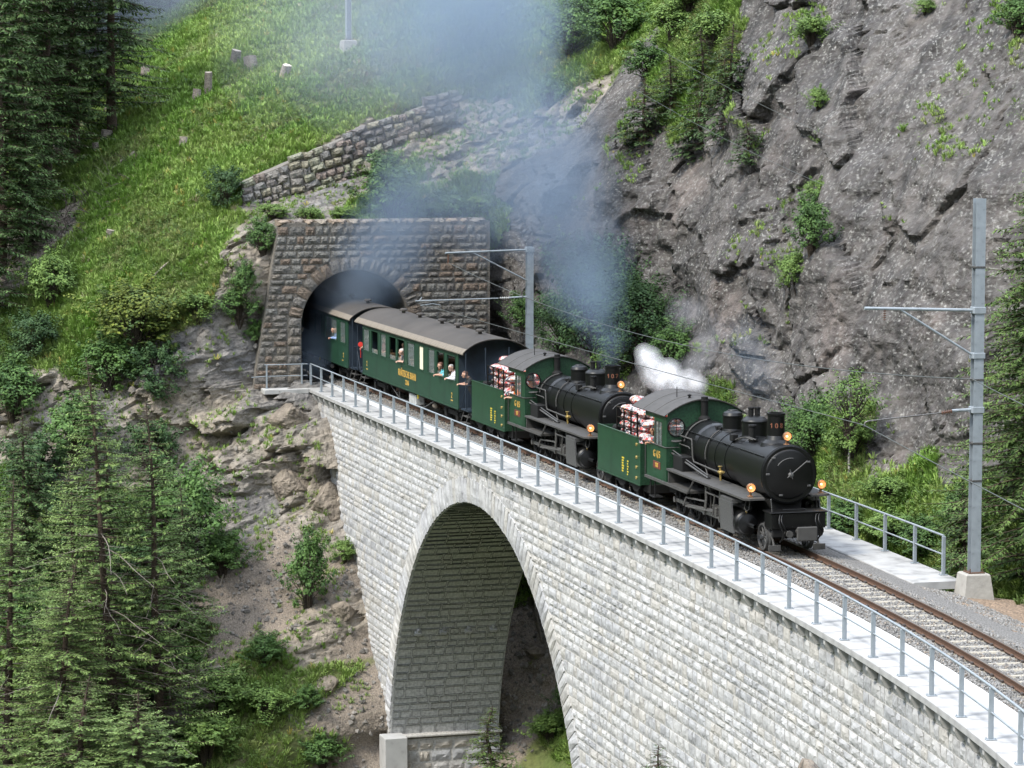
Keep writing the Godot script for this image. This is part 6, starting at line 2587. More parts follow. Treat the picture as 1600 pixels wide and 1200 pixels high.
# ---------------------------------------------------------------- people
# A body is one surface: rounded bones blended together and meshed by surface nets. A bone: [from, to, radius, radius, colour]
func nets(mb: MB, bones: Array, cell: float, blend: float, paint = null) -> void:
	var lo := Vector3.ONE * 1e9
	var hi := -lo
	for b: Array in bones:
		var r := maxf(b[2], b[3]) + blend + 2.0 * cell
		for e in 2:
			var p: Vector3 = b[e]
			lo = lo.min(p - Vector3.ONE * r)
			hi = hi.max(p + Vector3.ONE * r)
	var nx := int((hi.x - lo.x) / cell) + 2
	var ny := int((hi.y - lo.y) / cell) + 2
	var nzz := int((hi.z - lo.z) / cell) + 2
	var f := PackedFloat32Array()
	f.resize(nx * ny * nzz)
	f.fill(9.0)
	var who := PackedByteArray()
	who.resize(nx * ny * nzz)
	var near := PackedFloat32Array()
	near.resize(nx * ny * nzz)
	near.fill(9.0)
	for bi in bones.size():
		var b: Array = bones[bi]
		var A: Vector3 = b[0]
		var B: Vector3 = b[1]
		var r := maxf(b[2], b[3]) + blend + cell * 1.5
		var l0 := ((A.min(B) - Vector3.ONE * r - lo) / cell).floor()
		var l1 := ((A.max(B) + Vector3.ONE * r - lo) / cell).ceil()
		var ab := B - A
		var ll := maxf(ab.length_squared(), 1e-9)
		for i in range(maxi(0, int(l0.x)), mini(nx, int(l1.x) + 1)):
			for j in range(maxi(0, int(l0.y)), mini(ny, int(l1.y) + 1)):
				var at := (i * ny + j) * nzz
				for k in range(maxi(0, int(l0.z)), mini(nzz, int(l1.z) + 1)):
					var p := lo + Vector3(i, j, k) * cell
					var t := clampf((p - A).dot(ab) / ll, 0.0, 1.0)
					var d := (p - A - ab * t).length() - lerpf(b[2], b[3], t)
					var o := f[at + k]
					var h := maxf(blend - absf(o - d), 0.0) / blend
					f[at + k] = minf(o, d) - h * h * blend * 0.25
					if d < near[at + k]:
						near[at + k] = d
						who[at + k] = bi
	var ids := {}
	for i in nx - 1:
		for j in ny - 1:
			for k in nzz - 1:
				var base := (i * ny + j) * nzz + k
				var inside := 0
				var vals := PackedFloat32Array()
				vals.resize(8)
				for c in 8:
					var q := base + (c & 1) * ny * nzz + ((c >> 1) & 1) * nzz + (c >> 2)
					vals[c] = f[q]
					if f[q] < 0.0:
						inside += 1
				if inside == 0 or inside == 8:
					continue
				var sum := Vector3.ZERO
				var cnt := 0
				for e: Array in [[0, 1], [2, 3], [4, 5], [6, 7], [0, 2], [1, 3], [4, 6], [5, 7], [0, 4], [1, 5], [2, 6], [3, 7]]:
					var a: int = e[0]
					var b: int = e[1]
					if (vals[a] < 0.0) != (vals[b] < 0.0):
						var t := vals[a] / (vals[a] - vals[b])
						sum += Vector3(a & 1, (a >> 1) & 1, a >> 2).lerp(Vector3(b & 1, (b >> 1) & 1, b >> 2), t)
						cnt += 1
				var p := lo + (Vector3(i, j, k) + sum / cnt) * cell
				var g := Vector3(vals[1] + vals[3] + vals[5] + vals[7] - vals[0] - vals[2] - vals[4] - vals[6], vals[2] + vals[3] + vals[6] + vals[7] - vals[0] - vals[1] - vals[4] - vals[5], vals[4] + vals[5] + vals[6] + vals[7] - vals[0] - vals[1] - vals[2] - vals[3])
				mb.col = bones[who[base]][4]
				if paint != null:
					mb.col = paint.call(p, mb.col)
				ids[base] = mb.vert(p, g)
	for key: int in ids:
		var i := key / (ny * nzz)
		var j := (key / nzz) % ny
		var k := key % nzz
		var s0 := f[key] < 0.0
		for ax in 3:
			var step := ny * nzz if ax == 0 else (nzz if ax == 1 else 1)
			var o1 := nzz if ax == 0 else (1 if ax == 1 else ny * nzz)
			var o2 := 1 if ax == 0 else (ny * nzz if ax == 1 else nzz)
			if (f[key + step] < 0.0) == s0:
				continue
			if not (ids.has(key - o1) and ids.has(key - o2) and ids.has(key - o1 - o2)):
				continue
			var a: int = ids[key]
			var b: int = ids[key - o1]
			var c: int = ids[key - o1 - o2]
			var d: int = ids[key - o2]
			if s0:
				mb.face(a, b, c)
				mb.face(a, c, d)
			else:
				mb.face(a, c, b)
				mb.face(a, d, c)


func hand_bones(at: Vector3, along: Vector3, palm_down: Vector3, thumb: Vector3, skin: Color) -> Array:
	var out: Array = []
	var x := along.normalized()
	var z := thumb.normalized()
	var y := -palm_down.normalized()
	for k in 4:      # palm, then three bent joints to each finger
		var o := (k - 1.5) * -0.019
		out.append([at + z * o * 0.6, at + x * 0.075 + z * o, 0.014, 0.011, skin])
		var len: float = [0.062, 0.075, 0.07, 0.052][k]
		var p := at + x * 0.078 + z * o * 1.05
		var d1 := (x * 0.86 - y * 0.5).normalized()
		var d2 := (x * 0.35 - y * 0.94).normalized()
		out.append([p, p + d1 * len * 0.55, 0.0095, 0.009, skin])
		out.append([p + d1 * len * 0.55, p + d1 * len * 0.55 + d2 * len * 0.5, 0.009, 0.008, skin])
	var tb := at + x * 0.022 + z * 0.028
	out.append([tb, tb + (x * 0.6 + z * 0.75).normalized() * 0.04, 0.012, 0.010, skin])
	out.append([tb + (x * 0.6 + z * 0.75).normalized() * 0.04, tb + (x * 0.6 + z * 0.75).normalized() * 0.04 + (x * 0.95 + z * 0.1 - y * 0.2).normalized() * 0.032, 0.010, 0.008, skin])
	return out


# look: {skin, hair, top, legs, sleeve (bare forearm or not), hat, glasses}; pose: joints of an upright or leaning figure
func person(label: String, at: Transform3D, look: Dictionary, pose: Dictionary) -> void:
	var root := thing("person", label, "person", at, "")
	var S := 0.93
	var mb := MB.new()
	mb.xf = Transform3D(Basis.from_scale(Vector3.ONE * S), Vector3.ZERO)
	var skin: Color = look.skin
	var topc: Color = look.top
	var legs: Color = look.legs
	var hip: Vector3 = pose.hip
	var chest: Vector3 = pose.chest
	var head: Vector3 = pose.head
	var fwd: Vector3 = (pose.look as Vector3).normalized()
	var right := fwd.cross(Vector3.UP).normalized()
	var shr: Vector3 = chest + (pose.right as Vector3) * 0.175 + Vector3.UP * 0.10
	var shl: Vector3 = chest - (pose.right as Vector3) * 0.175 + Vector3.UP * 0.10
	var neck := chest + Vector3.UP * 0.17
	var fore: Color = skin if look.bare else topc
	var b: Array = [
		[hip, hip.lerp(chest, 0.5), 0.135, 0.135, topc], [hip.lerp(chest, 0.5), chest, 0.135, 0.15, topc], [shr, shl, 0.072, 0.072, topc], [chest, neck, 0.11, 0.06, topc], [neck, head - fwd * 0.015 - Vector3.UP * 0.06, 0.052, 0.05, skin],
		[shr, pose.elr, 0.062, 0.046, topc], [pose.elr, pose.har, 0.044, 0.03, fore], [shl, pose.ell, 0.062, 0.046, topc], [pose.ell, pose.hal, 0.044, 0.03, fore],
	]
	if pose.has("foot"):
		var rt: Vector3 = pose.right
		var ft: Vector3 = pose.foot
		for s: float in [1.0, -1.0]:
			var kn: Vector3 = (hip + ft) / 2.0 + rt * 0.095 * s + fwd * 0.03
			b.append([hip + rt * 0.085 * s, kn, 0.088, 0.062, legs])
			b.append([kn, ft + rt * 0.10 * s + Vector3.UP * 0.07, 0.06, 0.042, legs])
			b.append([ft + rt * 0.10 * s + Vector3.UP * 0.045, ft + rt * 0.11 * s + Vector3.UP * 0.035 + fwd * 0.15, 0.045, 0.036, Color(0.02, 0.02, 0.02)])
	nets(mb, b, 0.026, 0.05)
	var hc := head
	var hair: Color = look.hair
	var glasses: bool = look.get("glasses", false)
	var hat: bool = look.get("hat", false)
	var paint := func(p: Vector3, c: Color) -> Color:
		var q := p - hc
		var y := q.y
		var z := q.dot(fwd)
		var x := q.dot(right)
		if c == hair and not hat and z > 0.045 and y < 0.065:
			return skin
		for e: float in [-0.034, 0.034]:
			if Vector2(x - e, y - 0.005).length() < (0.026 if glasses else 0.013) and z > 0.05:
				return Color(0.015, 0.015, 0.015)
		if absf(y + 0.062) < 0.007 and absf(x) < 0.024 and z > 0.05:
			return skin * Color(0.7, 0.35, 0.35)
		return c
	var hb: Array = [
		[hc - fwd * 0.02 + Vector3.UP * 0.02, hc + fwd * 0.015 + Vector3.UP * 0.02, 0.092, 0.085, skin], [hc + fwd * 0.02 - Vector3.UP * 0.03, hc + fwd * 0.035 - Vector3.UP * 0.085, 0.068, 0.042, skin],
		[hc + fwd * 0.095 + Vector3.UP * 0.0, hc + fwd * 0.112 - Vector3.UP * 0.03, 0.010, 0.015, skin],
		[hc + right * 0.09 - Vector3.UP * 0.0, hc + right * 0.092 - Vector3.UP * 0.03, 0.018, 0.012, skin], [hc - right * 0.09, hc - right * 0.092 - Vector3.UP * 0.03, 0.018, 0.012, skin],
		[hc - fwd * 0.035 + Vector3.UP * 0.045, hc - fwd * 0.0 + Vector3.UP * 0.055, 0.088, 0.078, hair], [hc - fwd * 0.055 + Vector3.UP * 0.02, hc - fwd * 0.06 - Vector3.UP * (0.10 if look.get("long", false) else 0.02), 0.07, 0.055, hair],
		[neck, hc - fwd * 0.01 - Vector3.UP * 0.06, 0.05, 0.05, skin],
	]
	if hat:
		hb.append([hc + fwd * 0.02 + Vector3.UP * 0.075, hc + fwd * 0.15 + Vector3.UP * 0.06, 0.03, 0.012, hair])
	nets(mb, hb, 0.0135, 0.02, paint)
	for e in 2:
		var el: Vector3 = pose.elr if e == 0 else pose.ell
		var ha: Vector3 = pose.har if e == 0 else pose.hal
		var al := (ha - el).normalized()
		var inw: Vector3 = (pose.right as Vector3) * (-1.0 if e == 0 else 1.0)
		var th := (inw - al * inw.dot(al)).normalized()
		var down := (Vector3.DOWN - al * Vector3.DOWN.dot(al)).normalized()
		nets(mb, hand_bones(ha - al * 0.01, al, down, th, skin), 0.0072, 0.008)
	add(mb, "body", M.person, root)


func leaning(reach := 0.16, turn := 0.0, up := 0.0) -> Dictionary:      # both forearms on a window sill, origin on the sill, +z outwards
	return {
		"hip": Vector3(0, -0.42, -0.36), "chest": Vector3(0, 0.10 + up, -0.14), "head": Vector3(0.02, 0.40 + up, -0.02 + reach * 0.3), "look": Vector3(sin(turn), -0.15, cos(turn)), "right": Vector3.LEFT,
		"elr": Vector3(-0.23, 0.045, -0.03), "har": Vector3(-0.05, 0.05, reach), "ell": Vector3(0.25, 0.045, -0.02), "hal": Vector3(0.08, 0.05, reach - 0.01), "foot": Vector3(0, -0.88, -0.40),
	}


func standing(turn := 0.0) -> Dictionary:      # origin between the feet
	var r := Vector3.LEFT
	return {
		"hip": Vector3(0, 0.86, 0), "chest": Vector3(0, 1.27, 0.02), "head": Vector3(0, 1.57, 0.04), "look": Vector3(sin(turn), -0.1, cos(turn)), "right": r,
		"elr": Vector3(-0.27, 1.08, 0.03), "har": Vector3(-0.22, 0.98, 0.26), "ell": Vector3(0.27, 1.08, 0.02), "hal": Vector3(0.16, 1.02, 0.25), "foot": Vector3(0, 0, 0),
	}


func build_people() -> void:
	var skin := Color(0.46, 0.27, 0.19)
	var pale := Color(0.52, 0.33, 0.25)
	var navy := Color(0.02, 0.025, 0.05)
	var dark := Color(0.02, 0.02, 0.022)
	var sill := func(s: float) -> Transform3D: return frame(s, 1.14, 1.665)
	person("man with dark hair and pale blue shirt leaning from the rear coach window", frame(-42.25, 1.14, 1.665), {"skin": skin, "hair": dark, "top": Color(0.22, 0.32, 0.55), "legs": navy, "bare": false}, leaning(0.16, 0.5))
	person("small light-haired passenger in white behind the last window of the rear coach", frame(-40.3, 0.75, 0.74), {"skin": skin, "hair": Color(0.12, 0.07, 0.04), "top": Color(0.6, 0.6, 0.6), "legs": navy, "bare": true}, standing(0.3))
	person("man in dark blue uniform standing on the open platform between the coaches", frame(-37.55, 0.78, 0.76), {"skin": skin, "hair": dark, "top": Color(0.018, 0.022, 0.05), "legs": navy, "bare": true}, standing(0.8))
	person("passenger in a dark red top behind the second window of the lettered coach", frame(-35.0, 0.72, 0.74), {"skin": skin, "hair": dark, "top": Color(0.12, 0.015, 0.02), "legs": Color(0.3, 0.32, 0.35), "bare": true}, standing(0.5))
	person("dark-haired passenger in a grey top behind the fourth window of the lettered coach", frame(-32.1, 0.7, 0.74), {"skin": skin, "hair": dark, "top": Color(0.16, 0.17, 0.19), "legs": navy, "bare": true, "long": true}, standing(0.9))
	person("white-haired man in a black T-shirt leaning from the coach window with folded arms", sill.call(-30.85), {"skin": pale, "hair": Color(0.55, 0.52, 0.48), "top": dark, "legs": navy, "bare": true}, leaning(0.16, -0.3, 0.03))
	person("seated passenger with reddish hair low behind the sixth coach window", frame(-29.35, 0.72, 0.42), {"skin": skin, "hair": Color(0.22, 0.07, 0.03), "top": Color(0.25, 0.2, 0.18), "legs": navy, "bare": true}, standing(0.2))
	person("brown-haired woman in a turquoise top leaning from the coach window", sill.call(-25.25), {"skin": skin, "hair": Color(0.10, 0.045, 0.03), "top": Color(0.10, 0.42, 0.48), "legs": navy, "bare": true, "long": true}, leaning(0.2, -0.6))
	person("grey-haired man with dark glasses and white shirt at the foremost coach window", sill.call(-23.85), {"skin": pale, "hair": Color(0.36, 0.35, 0.34), "top": Color(0.66, 0.62, 0.68), "legs": navy, "bare": false, "glasses": true}, leaning(0.18, 0.5, 0.04))
	person("man in a black T-shirt bent over the front platform rail of the coach", frame(-22.35, 1.04, 1.60), {"skin": skin, "hair": Color(0.12, 0.06, 0.04), "top": dark, "legs": dark, "bare": true}, leaning(0.24, -0.2, 0.0))
	person("fireman in a dark cap and orange vest leaning out of the second cab", frame(-16.75, 0.98, 1.68), {"skin": skin, "hair": navy, "top": Color(0.75, 0.17, 0.015), "legs": navy, "bare": true, "hat": true}, leaning(0.24, 0.9, -0.02))
	person("second crew member in an orange vest inside the second cab", frame(-16.0, 0.55, 0.97), {"skin": skin, "hair": navy, "top": Color(0.70, 0.15, 0.015), "legs": navy, "bare": true}, standing(1.2))
	person("driver in a black cap looking out of the leading cab", frame(-2.62, 0.96, 1.80), {"skin": Color(0.34, 0.17, 0.10), "hair": dark, "top": Color(0.05, 0.05, 0.06), "legs": navy, "bare": true, "hat": true}, leaning(0.18, 1.0, 0.0))


# ---------------------------------------------------------------- plants
func leaf(mb: MB, p: Vector3, out: Vector3, size: float, c: Color, narrow := 0.6) -> void:
	var side := out.cross(Vector3(rng.randf_range(-1, 1), rng.randf_range(-1, 1), rng.randf_range(-1, 1))).normalized()
	var fw := side.cross(out).normalized()
	mb.col = c
	var tip := fw * size * 0.5 - out * size * rng.randf_range(-0.2, 0.3)
	mb.sheet([p - fw * size * 0.5, p + side * size * narrow * 0.5, p + tip, p - side * size * narrow * 0.5], out)


# A broad-leaved bush about 1 m high and wide: stems, and leaves in clumps with gaps between them.
func bush_parts(sd: int, clumps: int, per: int, size: float, low: Color, high: Color, tall := 1.0) -> Array:
	rng.seed = sd
	var crown := MB.new()
	var wood := MB.new()
	wood.col = Color(0.09, 0.07, 0.05)
	for i in clumps:
		var a := rng.randf() * TAU
		var hgt := sqrt(rng.randf()) * 0.92 + 0.05
		var rad := 0.42 * sqrt(maxf(0.05, 1.0 - pow(hgt * 1.9 - 0.85, 2.0))) * sqrt(rng.randf_range(0.25, 1.0))
		var c := Vector3(cos(a) * rad, hgt * tall * 0.9, sin(a) * rad)
		var r := rng.randf_range(0.06, 0.18)
		var shoot := rng.randf() < 0.3
		var tone := rng.randf_range(-0.25, 0.25)
		if i % 2 == 0:
			wood.tube(PackedVector3Array([Vector3(c.x * 0.1, -0.15, c.z * 0.1), Vector3(c.x * 0.35, c.y * 0.5, c.z * 0.35), c]), 0.014, 5, 0.004, false)
		for k in per:
			var d := Vector3(rng.randfn(), rng.randfn(), rng.randfn()).normalized()
			var p := c + d * r * pow(rng.randf(), 0.4) * Vector3(1.15, 0.75, 1.15)
			if shoot:
				p = c + Vector3(c.x, 0.25, c.z) * 0.9 * rng.randf() + d * 0.05
			var out := (d * 0.6 + Vector3.UP * 0.75 + Vector3(c.x, 0, c.z) * 0.9).normalized()
			leaf(crown, p, out, size * (0.55 if i % 5 == 0 else 1.0) * rng.randf_range(0.6, 1.25), low.lerp(high, clampf(0.5 + tone + rng.randf_range(-0.35, 0.35), 0.0, 1.0)))
	return [crown.mesh(), wood.mesh()]


# One conifer: whorls of drooping boughs, each fringed with needle sprays.
func conifer_parts(sd: int, height: float, reach: float, gap: float, spray: float, low: Color, high: Color, bare := 0.08, sparse := 0.0, lean := 0.0, dead := 0, droop := 0.32) -> Array:
	rng.seed = sd
	var crown := MB.new()
	var wood := MB.new()
	wood.col = Color(0.12, 0.085, 0.06)
	var spine := PackedVector3Array()
	for i in 13:
		var t := i / 12.0
		spine.append(Vector3(lean * t * t * height * 0.1 + 0.05 * sin(t * 9.0 + sd), t * height, 0.05 * cos(t * 7.0 + sd)))
	wood.tube(spine, height * 0.0135 + 0.03, 8, 0.012, false)
	var y := height * bare
	while y < height * 0.985:
		var t := y / height
		var on := spine[0].lerp(spine[12], t)
		var fi := t * 12.0
		on = spine[int(fi)].lerp(spine[mini(int(fi) + 1, 12)], fi - int(fi))
		var R := reach * pow(1.0 - t, 0.78) * clampf(0.55 + t * 3.5, 0.0, 1.0) + 0.06
		var count := 5 if t < 0.9 else 4
		var a0 := rng.randf() * TAU
		for k in count:
			if rng.randf() < sparse:
				continue
			var a := a0 + TAU * k / count + rng.randf_range(-0.35, 0.35)
			var L := R * rng.randf_range(0.68, 1.15)
			var dir := Vector3(cos(a), 0, sin(a))
			var from := on + Vector3.UP * gap * rng.randf_range(-0.9, 0.9)
			var hang := droop * rng.randf_range(0.45, 1.6)
			var tone := rng.randf_range(-0.2, 0.2)
			var bough := PackedVector3Array()
			var nseg := 5
			for s in nseg + 1:
				var q := float(s) / nseg
				bough.append(from + dir * L * q + Vector3.UP * (0.10 * L * q - hang * L * q * q + 0.16 * L * pow(q, 4.0)) + dir.cross(Vector3.UP) * 0.08 * L * sin(q * 2.0 + k))
			wood.tube(bough, 0.012 + 0.006 * L, 4, 0.004, false)
			var n := int(L / spray * 2.0) + 2
			for s in n:
				var q := lerpf(0.16, 1.0, (s + rng.randf()) / n)
				if sparse > 0.0 and q < 0.35 and rng.randf() < 0.7:
					continue
				var fq := q * nseg
				var bi := mini(int(fq), nseg - 1)
				var p := bough[bi].lerp(bough[bi + 1], fq - bi)
				var fw := (bough[bi + 1] - bough[bi]).normalized()
				var sgn := 1.0 if s % 2 == 0 else -1.0
				var sd2 := fw.cross(Vector3.UP).normalized() * sgn
				var len := spray * rng.randf_range(0.7, 1.4) * (1.25 - 0.55 * q) * clampf(L * 1.2, 0.35, 1.3)
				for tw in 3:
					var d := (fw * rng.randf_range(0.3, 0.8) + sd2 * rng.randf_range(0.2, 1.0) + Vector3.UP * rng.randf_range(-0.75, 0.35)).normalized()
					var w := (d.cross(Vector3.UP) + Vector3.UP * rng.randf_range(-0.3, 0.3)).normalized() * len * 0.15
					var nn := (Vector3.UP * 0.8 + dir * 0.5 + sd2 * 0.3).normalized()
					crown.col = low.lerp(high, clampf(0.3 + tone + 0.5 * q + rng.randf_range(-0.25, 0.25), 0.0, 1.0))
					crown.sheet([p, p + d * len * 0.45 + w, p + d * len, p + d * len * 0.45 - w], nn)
		y += gap * lerpf(1.0, 0.55, t) * rng.randf_range(0.8, 1.2)
	var sticks := MB.new()
	sticks.col = Color(0.30, 0.26, 0.22)
	for k in dead:
		var t := rng.randf_range(0.12, 0.62)
		var fi := t * 12.0
		var on := spine[int(fi)].lerp(spine[int(fi) + 1], fi - int(fi))
		var a := rng.randf() * TAU
		var L := reach * rng.randf_range(0.5, 1.05)
		var pts := PackedVector3Array()
		for s in 7:
			var q := s / 6.0
			pts.append(on + Vector3(cos(a), 0, sin(a)) * L * q + Vector3.UP * (-0.25 * L * q * q + 0.1 * sin(q * 7.0 + k) * q) + Vector3(sin(q * 5.0 + k), 0, cos(q * 4.0)) * 0.1 * q)
		sticks.tube(pts, 0.024, 5, 0.006, false)
		for m in 3:
			var p := pts[2 + m]
			sticks.rod(p, p + Vector3(rng.randf_range(-0.5, 0.5), rng.randf_range(-0.45, 0.15), rng.randf_range(-0.5, 0.5)), 0.010, 4, 0.004)
	return [crown.mesh(), wood.mesh(), sticks.mesh() if dead else null]


const ORDER := ["first", "second", "third", "fourth", "fifth", "sixth", "seventh", "eighth", "ninth", "tenth", "eleventh"]
var kinds := {}


# which one it is in its row, told from the left of the picture
func nth(row: Array, which: Vector3) -> String:
	var k := 0
	for p: Vector3 in row:
		if p.x / -p.z < which.x / -which.z:
			k += 1
	return ORDER[mini(k, 10)]


func plant(kind: String, called: String, label: String, category: String, at: Vector3, scale: Vector3, group := "", turn := -1.0) -> Node3D:
	var parts: Array = kinds[kind]
	var o := thing(called, label, category, Transform3D(Basis.from_euler(Vector3(0, turn if turn >= 0.0 else rng.randf() * TAU, 0)) * Basis.from_scale(scale), at), group)
	put(parts[0], "crown", M.needle if kind.begins_with("conifer") else M.leaf, o)
	put(parts[1], "trunk" if kind.begins_with("conifer") or kind.begins_with("tree") else "stems", M.bark, o)
	if parts.size() > 2 and parts[2] != null:
		put(parts[2], "dead_branches", M.dead_wood, o).set_meta("kind", "stuff")
	return o


func bush(kind: String, label: String, at: Vector3, wide: float, tall: float, group := "", called := "shrub") -> void:
	plant(kind, called, label, "tree" if called.ends_with("tree") else "shrub", grow_at(at, 0.1), Vector3(wide, tall, wide), group)


func build_plants() -> void:
	var g0 := Color(0.03, 0.072, 0.016)
	var g1 := Color(0.095, 0.185, 0.036)
	kinds["bush_mid"] = bush_parts(1, 84, 64, 0.056, g0, g1)
	kinds["bush_light"] = bush_parts(2, 72, 60, 0.056, Color(0.06, 0.12, 0.022), Color(0.17, 0.265, 0.055))
	kinds["bush_dark"] = bush_parts(3, 84, 64, 0.054, Color(0.018, 0.048, 0.014), Color(0.055, 0.115, 0.03))
	kinds["bush_big"] = bush_parts(4, 170, 80, 0.038, g0, Color(0.085, 0.17, 0.03))
	kinds["bush_autumn"] = bush_parts(5, 120, 70, 0.044, Color(0.03, 0.07, 0.012), Color(0.16, 0.19, 0.02))
	kinds["tree_dark"] = bush_parts(6, 200, 76, 0.035, Color(0.016, 0.045, 0.014), Color(0.06, 0.125, 0.03))
	kinds["tree_young"] = bush_parts(7, 70, 34, 0.05, Color(0.045, 0.10, 0.018), Color(0.13, 0.21, 0.04), 1.0)
	var s0 := Color(0.022, 0.052, 0.016)
	var s1 := Color(0.10, 0.175, 0.046)
	kinds["conifer_a"] = conifer_parts(21, 13.0, 2.9, 0.26, 0.19, s0, s1)
	kinds["conifer_b"] = conifer_parts(22, 16.0, 3.3, 0.29, 0.21, s0, Color(0.09, 0.15, 0.04), 0.1)
	kinds["conifer_c"] = conifer_parts(23, 10.0, 2.5, 0.23, 0.17, s0, s1)
	kinds["conifer_near"] = conifer_parts(24, 12.5, 3.1, 0.20, 0.14, Color(0.03, 0.07, 0.018), Color(0.12, 0.19, 0.042), 0.03, 0.0, 0.0, 4, 0.4)
	kinds["conifer_olive"] = conifer_parts(25, 15.6, 3.8, 0.23, 0.145, Color(0.062, 0.115, 0.028), Color(0.20, 0.29, 0.08), 0.02, 0.15, -0.55, 24, 0.20)
	kinds["conifer_olive_b"] = conifer_parts(26, 14.4, 3.5, 0.24, 0.145, Color(0.058, 0.108, 0.028), Color(0.19, 0.28, 0.08), 0.04, 0.22, -0.4, 22, 0.18)
	kinds["conifer_light"] = conifer_parts(27, 3.0, 0.85, 0.13, 0.16, Color(0.045, 0.09, 0.018), Color(0.13, 0.20, 0.045), 0.02)
	kinds["conifer_small"] = conifer_parts(28, 3.6, 1.35, 0.15, 0.19, Color(0.02, 0.05, 0.018), Color(0.08, 0.14, 0.042), 0.02, 0.1, 0.0, 0, 0.45)
	rng.seed = 77
	for i in 14:
		rng.randf()

	# the two tall olive conifers at the lower left and their neighbours
	plant("conifer_olive", "conifer", "tall thin conifer with bare reddish trunk and dead branches, left one of two", "tree", Vector3(-14.24, -13.22, -100.10), Vector3(1.0, 1.0, 1.0), "", 0.5)
	plant("conifer_olive_b", "conifer", "tall thin conifer with grey dead branches, right one of two at lower left", "tree", Vector3(-12.68, -12.48, -100.90), Vector3(0.95, 0.93, 0.95), "", 1.0)
	plant("conifer_olive_b", "conifer", "conifer half cut by the left edge of the picture, beside the tall thin one", "tree", Vector3(-17.97, -14.48, -100.00), Vector3(1.0, 0.88, 1.0), "", 2.4)
	plant("conifer_olive", "conifer", "lower conifer filling the gap left of the two tall thin trunks", "tree", Vector3(-16.04, -14.86, -97.90), Vector3(1.1, 0.66, 1.1), "", 3.2)
	plant("conifer_c", "spruce_tree", "dark spruce behind the right one of the two tall conifers", "tree", Vector3(-12.33, -8.97, -105.20), Vector3(0.75, 0.62, 0.75))
	plant("conifer_c", "spruce_tree", "dark spruce low at the left edge behind the tall conifers", "tree", Vector3(-18.74, -8.35, -108.50), Vector3(1.0, 0.8, 1.0))
	plant("conifer_c", "spruce_tree", "dark spruce between and behind the two tall conifers", "tree", Vector3(-15.39, -8.17, -107.50), Vector3(0.8, 0.75, 0.8))
	plant("conifer_olive_b", "conifer", "short conifer at the bottom left corner under the tall ones", "tree", Vector3(-14.80, -16.04, -94.80), Vector3(1.2, 0.55, 1.2), "", 4.0)

	plant("conifer_olive", "conifer", "olive conifer rising behind the left one of the two tall thin trunks", "tree", Vector3(-16.07, -11.30, -103.60), Vector3(0.8, 0.62, 0.8), "", 5.0)
	plant("conifer_c", "spruce_tree", "dark spruce at the foot of the large bright green bush", "tree", Vector3(-13.38, -10.91, -102.90), Vector3(0.8, 0.5, 0.8))
	plant("conifer_olive_b", "conifer", "broad low conifer at the bottom edge right of the two tall trunks", "tree", Vector3(-12.85, -15.62, -94.90), Vector3(1.3, 0.5, 1.3), "", 2.0)
	for q: Array in [["bush_mid", Vector3(-18.05, -9.35, -107.20), 3.4, 2.6, "left edge below the tall conifers"], ["bush_dark", Vector3(-16.60, -6.72, -109.20), 3.2, 3.0, "shade between the two tall conifers"], ["bush_mid", Vector3(-13.45, -8.80, -105.60), 2.6, 2.0, "right foot of the two tall conifers"], ["bush_dark", Vector3(-18.72, -4.82, -111.70), 3.2, 3.0, "left edge half-way up the conifers"], ["bush_mid", Vector3(-17.07, -2.91, -112.70), 3.0, 2.6, "gap between the conifer tops"], ["bush_dark", Vector3(-14.61, -3.37, -112.30), 2.4, 2.0, "foot of the left rock face"]]:
		bush(q[0], "bush in the %s" % q[4], q[1], q[2], q[3])

	# spruces of the wood at the upper left
	plant("conifer_b", "spruce_tree", "tall spruce on the brow of the grass slope, bare foot of its trunk showing", "tree", grow_at(Vector3(-18.22, 9.88, -131.00)), Vector3(1.0, 1.0, 1.0), "", 0.3)
	var wood := "spruces of the wood at the upper left"
	var stand: Array = [
		["conifer_a", grow_at(Vector3(-21.69, 6.11, -126.40)), 1.15], ["conifer_b", grow_at(Vector3(-20.85, 7.61, -128.40)), 1.0], ["conifer_a", grow_at(Vector3(-22.00, 4.16, -123.20)), 1.2], ["conifer_b", grow_at(Vector3(-19.96, 8.87, -130.20)), 1.05], ["conifer_c", grow_at(Vector3(-22.31, 1.63, -120.10)), 1.2],
		["conifer_b", Vector3(-23.77, 7.11, -136.00), 1.1], ["conifer_a", Vector3(-23.52, 8.84, -142.00), 1.2], ["conifer_b", Vector3(-22.83, 10.07, -148.00), 1.2], ["conifer_a", Vector3(-21.21, 10.40, -146.00), 1.1], ["conifer_b", Vector3(-25.37, 6.12, -138.00), 1.2], ["conifer_c", grow_at(Vector3(-20.94, 4.84, -123.50)), 0.7],
	]
	for q: Array in stand:
		plant(q[0], "spruce_tree", "dark spruce of the wood at the upper left, %s of its trunks from the left" % nth(stand.map(func(e: Array) -> Vector3: return e[1]), q[1]), "tree", q[1], Vector3.ONE * q[2], wood)
	var hazy := "hazy spruces across the side valley"
